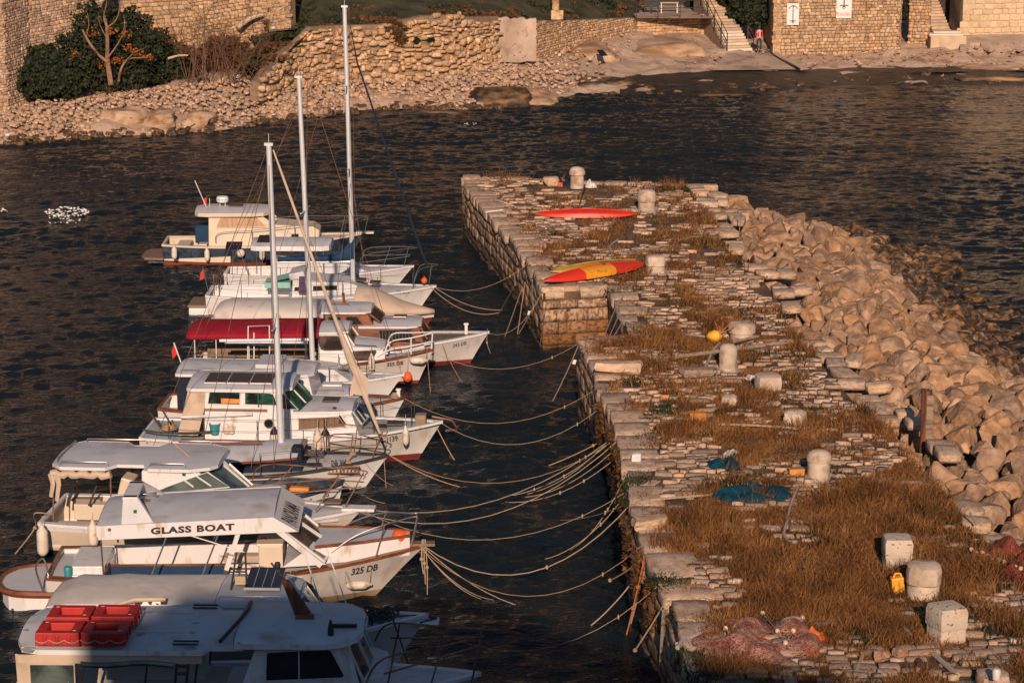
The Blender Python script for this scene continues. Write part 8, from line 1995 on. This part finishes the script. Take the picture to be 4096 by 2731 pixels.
bar('wooden_beam', 'dark rotten beam end in the grass at the lower right', (3675, 2640), (3760, 2790), .07, 'red_wood', z=-.02)
bar('wooden_stick', 'bleached stick in the grass left of the speckled bollard', (3605, 2490), (3640, 2540), .045, 'rope_grey', 'stick', 6)
bar('wooden_stick', 'pale driftwood stick at the bottom of the grass', (3400, 2740), (3450, 2620), .04, 'rope_pale', 'stick', 6)
bar('bleached_pipe', 'rusty tipped white pipe on the paving at the bottom right', (3735, 2615), (3830, 2700), .055, 'rope_grey', 'pipe', 7)
bar('boat_rudder_board', 'pale board under the second bollard line in the far grass', (2330, 838), (2480, 812), .03, 'old_wood', 'board')
bar('bent_white_pipe', 'white pipe bent over the edge stones at the far left', (1945, 850), (2010, 842), .055, 'sign_white', 'pipe', 7)
bar('thin_stake', 'thin rusty stake standing behind the far domed bollard', (2340, 752), (2332, 748), .03, 'rusty_steel', 'stake', 6, z2=1.15)
# wooden post in the boulders
root = empty('wooden_post', P(3697, 1830, PZ - .6), 0, 'weathered reddish wooden post standing up among the boulders', 'post')
with part('shaft', 'red_wood', root) as w:
    rows = []
    for k in range(9):
        z = k * .22; rows.append([Vector(((.135 + .02 * nz(k, j, .7)) * math.cos(j * math.pi / 6), (.135 + .02 * nz(k, j, .9)) * math.sin(j * math.pi / 6), z + (.05 * nz(j, 3, 1.3) if k == 8 else 0))) for j in range(12)])
    w.loft(rows, closed=True); w.add(rows[-1], [tuple(range(12))])
with part('facing_board', 'old_wood', root) as w: w.box((.07, -.13, .8), (.16, .05, 1.7))
for px, py, h, lb in ((2955, 945, .9, 'thin rusty rod standing in the far boulders'), (3318, 1095, .5, 'pale stick lying on the boulders')):
    a = P(px, py, 1.6)
    with part('metal_rod', 'rusty_steel' if h > .6 else 'pale_wood', None) as w: w.tube([(0, 0, 0), (.08 if h > .6 else .5, 0, h if h > .6 else .2)], .022, 5)
    w.o.location = a; tag(w.o, lb, 'rod')
# ---------------------------------------------------------------- pale ropes and chains on the deck
def dl(label, pts, r=.035, m='rope_grey', dz=.05, **k): return mooring(label, [P(x, y, PZ + dz) for x, y in pts], r, m, **k)
dl('grey rope running from the far left bollard down past the red kayak', [(2620, 850), (2540, 840), (2470, 842), (2455, 880), (2430, 920)])
dl('short grey rope end standing in the grass above the olive kayak', [(2470, 960), (2440, 985), (2448, 1020), (2458, 1055)])
dl('heavy grey rope curling round the corner of the inlet', [(2532, 1138), (2490, 1190), (2468, 1225), (2474, 1262), (2495, 1285), (2600, 1312)], .045)
dl('pale rope lying straight in the grass left of the yellow buoy', [(2715, 1334), (2765, 1340), (2820, 1347)], .03)
dl('grey rope descending from the tall plain bollard to the left', [(2880, 1372), (2850, 1405), (2830, 1450), (2812, 1478)], .045, dz=.1)
dl('grey rope end hanging below the tall plain bollard', [(2868, 1480), (2864, 1520), (2862, 1560)], .035)
dl('knotted white rope from the squarish bollard across the grass', [(3180, 1712), (3100, 1706), (2975, 1699), (2840, 1697)], .03, 'rope_pale', .1, knots=(0, .5, .95))
dl('white rope looped from the domed bollard toward the teal net', [(3330, 1925), (3250, 1935), (3170, 1942), (3090, 1950), (2960, 1968), (2760, 1985), (2600, 1998)], .028, 'rope_pale', .06)
dl('grey chain lying below the white domed bollard', [(3190, 1950), (3165, 2010), (3150, 2070), (3148, 2110)], .035)
dl('grey weathered rope curled in the long grass', [(3150, 2080), (3135, 2130), (3150, 2160), (3185, 2172)], .034, dz=.08)
dl('pale rope crossing the broken paving above the teal cloth', [(2560, 1850), (2700, 1800), (2820, 1800)], .022, 'rope_pale')
dl('thick white rope hanging over the near left edge', [(2870, 2520), (2790, 2540), (2735, 2560), (2710, 2590)], .05, 'rope_grey')
for i, (cx, cy, r_) in enumerate(((3290, 1925, .36), (2914, 1487, .30), (2600, 850, .34), (2627, 1098, .38), (3190, 1712, .36))):
    p = P(cx, cy, PZ + .04) + Vector((0, r_ * .7, 0)); with_ = [p + Vector((r_ * math.cos(t), r_ * math.sin(t), .02 * math.sin(t * 3))) for t in [k * math.pi / 8 for k in range(17)]]
    mooring(['white rope ring round the foot of the domed bollard', 'frayed rope ring round the foot of the tall plain bollard', 'rope ring round the far stained bollard', 'rope ring round the bollard at the kayak tip', 'rope ring round the squarish bollard'][i], with_, .04, 'rope_grey', 'rope_ring', False)
# ---------------------------------------------------------------- mooring lines over the water
G = lambda px, py, z=.0: P(px, py, z)
def line(label, a, c, s=.3, r=.014, m='rope_pale', tail=None, **k): return mooring(label, sag(a, c, s, 12) + (tail or []), r, m, sm=False, **k)
E = lambda px, py, z=PZ - .02: P(px, py, z)
def bowpt(b, t=.98, y=0, dz=.05): return b.w(b.L * t, y, b.sheer(t) + dz)
line('pair of pale lines from the yacht DB 3314 down to the pier foot, upper one', bowpt(B3), G(2010, 1240, .3), .25)
line('pair of pale lines from the yacht DB 3314 down to the pier foot, lower one', bowpt(B3, .97, -.1), G(2000, 1250, .2), .4)
line('dark line drooping from the bow of the boat 242-DB', bowpt(B5, .8, -.6), G(1850, 1530, 0), .1, .012, 'rope_tan')
line('line from the bow of the boat 355 DB into the water', bowpt(B6, .97), G(1722, 1572, 0), .05, .012, 'rope_tan')
line('orange tan line from the striped boat slanting into the water', bowpt(B9, .97), G(1818, 1840, 0), .05, .018, 'rope_tan')
line('long tan line from the sloop DB 304 out into open water', bowpt(B10, .99), G(1905, 1960, 0), .15, .016, 'rope_tan')
line('short white line from the bow ladder into the water', bowpt(B10, .9, -.4), G(1580, 1945, 0), .1, .012)
line('white line dropping from the bow of the sloop DB 304', bowpt(B10, .98, -.1), G(1545, 1960, 0), .05, .012)
line('long pale line from the hardtop cruiser across to the pier', bowpt(B12), E(2514, 1700), .9, .014, knots=(.85,))
line('second pale line from the hardtop cruiser to the pier wall', bowpt(B12, .97, -.2), E(2490, 1745), 1.1, .014)
line('pale line from the hidden open boat to the water', bowpt(B11), G(1570, 2015, 0), .15, .012)
line('upper long line from the glass bottom boat to the pier', bowpt(B13), E(2545, 1990), 1.25, .016, knots=(.6,))
line('middle line from the glass bottom boat sinking toward the channel', bowpt(B13), G(2330, 2450, 0), .5, .014)
line('lower line from the glass bottom boat into the water', bowpt(B13, .98, -.1), G(1925, 2395, 0), .2, .014)
line('lowest line from the glass bottom boat into the water', bowpt(B13, .98, -.15), G(2020, 2400, 0), .35, .012)
line('line rising from mid channel to the broken paving edge', G(2020, 1985, 0), E(2495, 1715), .35, .012, knots=(.3, .5))
line('second line rising from mid channel to the pier edge', G(2060, 1990, 0), E(2510, 1745), .4, .012)
line('third line rising from mid channel to the pier edge', G(2110, 1975, 0), E(2478, 1712), .3, .011)
line('fourth line rising from mid channel, with hanging tails', G(1960, 2000, .0), E(2530, 1770), .55, .012, knots=(.55, .7))
line('taut tan line from the paving edge at mid pier to the water', E(2640, 1612), G(2185, 1865, .0), .15, .018, 'rope_tan', knots=(.4, .6))
line('line from the far side of the inlet down to the water', E(2312, 1385), G(2210, 1605, 0), .05, .018)
for i, (a, c, m_) in enumerate((((2060, 1140), (1990, 1262), 'rope_pale'), ((2085, 1160), (2020, 1345), 'rope_pale'), ((2100, 1130), (2070, 1335), 'rope_tan'), ((2170, 1165), (2075, 1335), 'rope_pale'), ((2130, 1120), (2122, 1300), 'rope_pale'), ((1948, 850), (1942, 1010), 'rope_pale'), ((2005, 925), (1988, 1080), 'rope_pale'), ((2185, 1215), (2160, 1380), 'rope_pale'))):
    line(['first', 'second', 'third', 'fourth', 'fifth', 'sixth', 'seventh', 'eighth'][i] + ' of the loose ropes hanging down the far pier wall', E(*a), G(*c), .02, .022, m_)
for i, (a, c) in enumerate((((2466, 1222), (2408, 1365)), ((2474, 1262), (2440, 1340)), ((2490, 1285), (2455, 1345)))):
    line(['left', 'middle', 'right'][i] + ' one of three taut ropes across the inlet corner', E(*a, PZ + .1), E(*c, PZ + .1), .01, .022, 'rope_pale')
for i, (a, c, s_) in enumerate((((2508, 1890), (2280, 2200), .3), ((2510, 1930), (2350, 2120), .3), ((2516, 1960), (2180, 2235), .3), ((2520, 2010), (2240, 2080), .1), ((2505, 1850), (2440, 2010), .1), ((2512, 1870), (2470, 2100), .1))):
    line(['first', 'second', 'third', 'fourth', 'fifth', 'sixth'][i] + ' of the slack ropes fanning from the middle pier edge', E(*a, PZ - .1), G(*c), s_, .011, 'rope_pale', knots=(.4,))
for i, (bb, t_, a, s_, m_) in enumerate(((B3, .97, (2105, 1060), .5, 'rope_tan'), (B5, .98, (2172, 1165), .6, 'rope_pale'), (B6, .97, (2313, 1375), .7, 'rope_pale'), (B8, .98, (2395, 1550), .9, 'rope_tan'), (B9, .98, (2425, 1612), .9, 'rope_pale'), (B10, .99, (2478, 1745), 1.0, 'rope_tan'), (B12, .98, (2516, 1960), 1.0, 'rope_pale'), (B13, .97, (2569, 2180), 1.2, 'rope_tan'), (B14, .95, (2643, 2332), 1.1, 'rope_tan'))):
    line('thin slack line from the bow of the ' + bb.root.name.replace('_', ' ') + ' to the pier edge', bowpt(bb, t_), E(*a), s_, .009, m_, knots=(.9,))
for i, (a, c) in enumerate((((2345, 1430), (2335, 1540)), ((2398, 1556), (2380, 1690)), ((2455, 1678), (2436, 1820)), ((2516, 1900), (2490, 2060)), ((2530, 2060), (2508, 2210)), ((2600, 2250), (2575, 2420)), ((2643, 2332), (2610, 2520)))):
    line(['topmost', 'second', 'third', 'fourth', 'fifth', 'sixth', 'lowest'][i] + ' of the seven thin ropes hanging straight down the near pier wall', E(*a), G(*c), .02, .014, ('rope_pale', 'rope_tan', 'rope_grey')[i % 3], knots=(.6,))
line('orange rope held out from the near pier edge with a frayed end', E(2580, 2222), P(2440, 2320, .9), .05, .018, 'rope_tan', knots=(1,))
line('taut pale rope from the near pier wall into the water', E(2560, 2285, 1.2), G(2345, 2515, 0), .1, .018)
line('thick white rope hanging down from the near pier edge', E(2590, 2235), G(2520, 2500, 0), .02, .028, 'rope_grey')
line('rusty orange rope with knots on the near pier wall', E(2578, 2228), G(2500, 2560, -.1), .05, .022, 'rope_orange', knots=(.4, .6))
line('pale line with a shackle reaching toward the bottom water', E(2668, 2395), P(2540, 2600, .6), .02, .02, 'rope_pale', knots=(1,))
line('heavy frayed rope hanging from the lower edge stones', E(2655, 2440, 1.8), G(2640, 2700, -.1), .02, .045, 'rope_grey')
line('thick rope draped over the lowest edge stone', E(2710, 2575), G(2700, 2760, -.1), .02, .05, 'rope_grey')
root = empty('rusty_chain', E(2575, 2230), 0, 'short rusty chain hanging down the near pier wall', 'chain'); a = E(2575, 2230); c = P(2565, 2480, .3)
for k in range(16):
    q = (c - a) * k / 15
    with part('link', 'rope_orange', root) as w: w.tube([q + Vector((.03 * math.cos(t) * (k % 2) , .03 * math.cos(t) * (1 - k % 2), .05 * math.sin(t))) for t in [j * math.pi / 4 for j in range(8)]], .014, 4, closed=True)
for px, py, z, lb in ((2448, 1268 + 0, 0, 0),): pass
for i, (px, py, z) in enumerate(((2117, 1252, .9), (2297, 1447, 1.2))):
    with part('paper_tag', 'sign_white', None) as w: w.box((0, 0, 0), (.10, .02, .14), ry=.3)
    w.o.location = P(px, py, z); tag(w.o, ['white tag tied on a rope beside the stone jetty', 'white tag tied on the rope below the inlet'][i], 'tag')
# glint of light on the water, far left, painted as small white flecks
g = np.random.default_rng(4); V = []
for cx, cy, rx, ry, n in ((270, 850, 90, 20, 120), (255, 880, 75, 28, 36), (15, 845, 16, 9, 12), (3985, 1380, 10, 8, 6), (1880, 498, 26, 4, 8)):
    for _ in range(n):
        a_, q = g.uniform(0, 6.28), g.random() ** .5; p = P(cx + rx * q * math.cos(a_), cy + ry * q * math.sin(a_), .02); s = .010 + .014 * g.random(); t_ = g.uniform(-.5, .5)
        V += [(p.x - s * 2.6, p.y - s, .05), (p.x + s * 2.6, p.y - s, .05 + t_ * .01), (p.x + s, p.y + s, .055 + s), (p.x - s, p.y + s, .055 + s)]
mat('glint_white', (.85, .85, .85), .2, .02, 3)
o = npmesh('glint_flecks', 'glint_white', V, np.arange(len(V)).reshape(-1, 4)); tag(o, 'patch of white flecks standing in for a glint of light on the water at far left', 'glint', kind='stuff')
# ---------------------------------------------------------------- the walker in red
def person(p, face, label):
    root = empty('person', p, face, label, 'person'); H_ = 1.72
    def skin(name, m, verts, edges, rad, sub=2):
        me = bpy.data.meshes.new(name); me.from_pydata(verts, edges, []); me.materials.append(M[m])
        o = bpy.data.objects.new(name, me); link(o, root); md = o.modifiers.new('s', 'SKIN'); md.use_smooth_shade = True
        for i, r_ in enumerate(rad): me.skin_vertices[0].data[i].radius = (r_ if isinstance(r_, tuple) else (r_, r_))
        me.skin_vertices[0].data[0].use_root = True; o.modifiers.new('d', 'SUBSURF').levels = sub; md2 = o.modifiers['d']; md2.render_levels = sub; return o
    # facing local +x, walking
    bodyv = [(0, 0, .92), (0, 0, 1.12), (.02, 0, 1.36), (.02, 0, 1.45), (.03, 0, 1.53), (.04, 0, 1.63), (0, .10, .88), (.10, .10, .48), (.02, .10, .07), (.14, .10, .04), (0, -.10, .88), (-.04, -.10, .47), (-.24, -.10, .12), (-.14, -.10, .04), (.0, .19, 1.38), (-.06, .24, 1.12), (.08, .23, .92), (.13, .22, .85), (.0, -.19, 1.38), (.02, -.24, 1.12), (.16, -.22, .98), (.22, -.21, .93)]
    bodye = [(0, 1), (1, 2), (2, 3), (3, 4), (4, 5), (0, 6), (6, 7), (7, 8), (8, 9), (0, 10), (10, 11), (11, 12), (12, 13), (2, 14), (14, 15), (15, 16), (16, 17), (2, 18), (18, 19), (19, 20), (20, 21)]
    rad = [(.12, .14), (.11, .14), (.11, .16), .055, .05, .10, .085, .055, .042, .03, .085, .055, .042, .03, .06, .042, .034, .028, .06, .042, .034, .028]
    skin('body', 'skin', bodyv, bodye, rad)
    skin('trousers', 'jeans', [(0, 0, .98), (0, 0, .9), (0, .10, .86), (.10, .10, .48), (.03, .10, .10), (0, -.10, .86), (-.04, -.10, .47), (-.235, -.10, .15)], [(0, 1), (1, 2), (2, 3), (3, 4), (1, 5), (5, 6), (6, 7)], [(.13, .15), (.13, .155), .098, .07, .06, .098, .07, .06])
    skin('jacket', 'jacket_red', [(0, 0, .95), (0, 0, 1.15), (.02, 0, 1.38), (.0, .19, 1.38), (-.06, .24, 1.12), (.07, .23, .95), (.0, -.19, 1.38), (.02, -.24, 1.12), (.15, -.22, 1.0)], [(0, 1), (1, 2), (2, 3), (3, 4), (4, 5), (2, 6), (6, 7), (7, 8)], [(.15, .165), (.14, .16), (.13, .17), .078, .062, .055, .078, .062, .055])
    with part('shirt_front', 'sign_white', root) as w: w.add([(.15, -.03, 1.0), (.15, .03, 1.0), (.148, .025, 1.38), (.148, -.025, 1.38), (.158, 0, 1.2)], [(0, 1, 4), (1, 2, 4), (2, 3, 4), (3, 0, 4)])
    with part('hair', 'hair', root) as w: w.lathe([(.02, 1.47), (.085, 1.50), (.112, 1.58), (.112, 1.68), (.08, 1.74), (.02, 1.76)], (.005, 0, 0), 12)
    for sy in (-.10, .10):
        with part('shoe', 'black_rubber', root, .02) as w: w.box((.08 if sy > 0 else -.19, sy, .04), (.27, .10, .09), ry=0 if sy > 0 else .35)
    with part('nose', 'skin', root) as w: w.lathe([(.018, 0), (.004, .03)], (.14, 0, 1.61), 6)
    for sy in (-.035, .035):
        with part('eye', 'hair', root) as w: w.lathe([(.008, 0), (.008, .008)], (.137, sy, 1.64), 6)
    return root
person(P(3035, 207, 1.06), R(-75), 'person in a red jacket and dark jeans walking past the foot of the stairs')
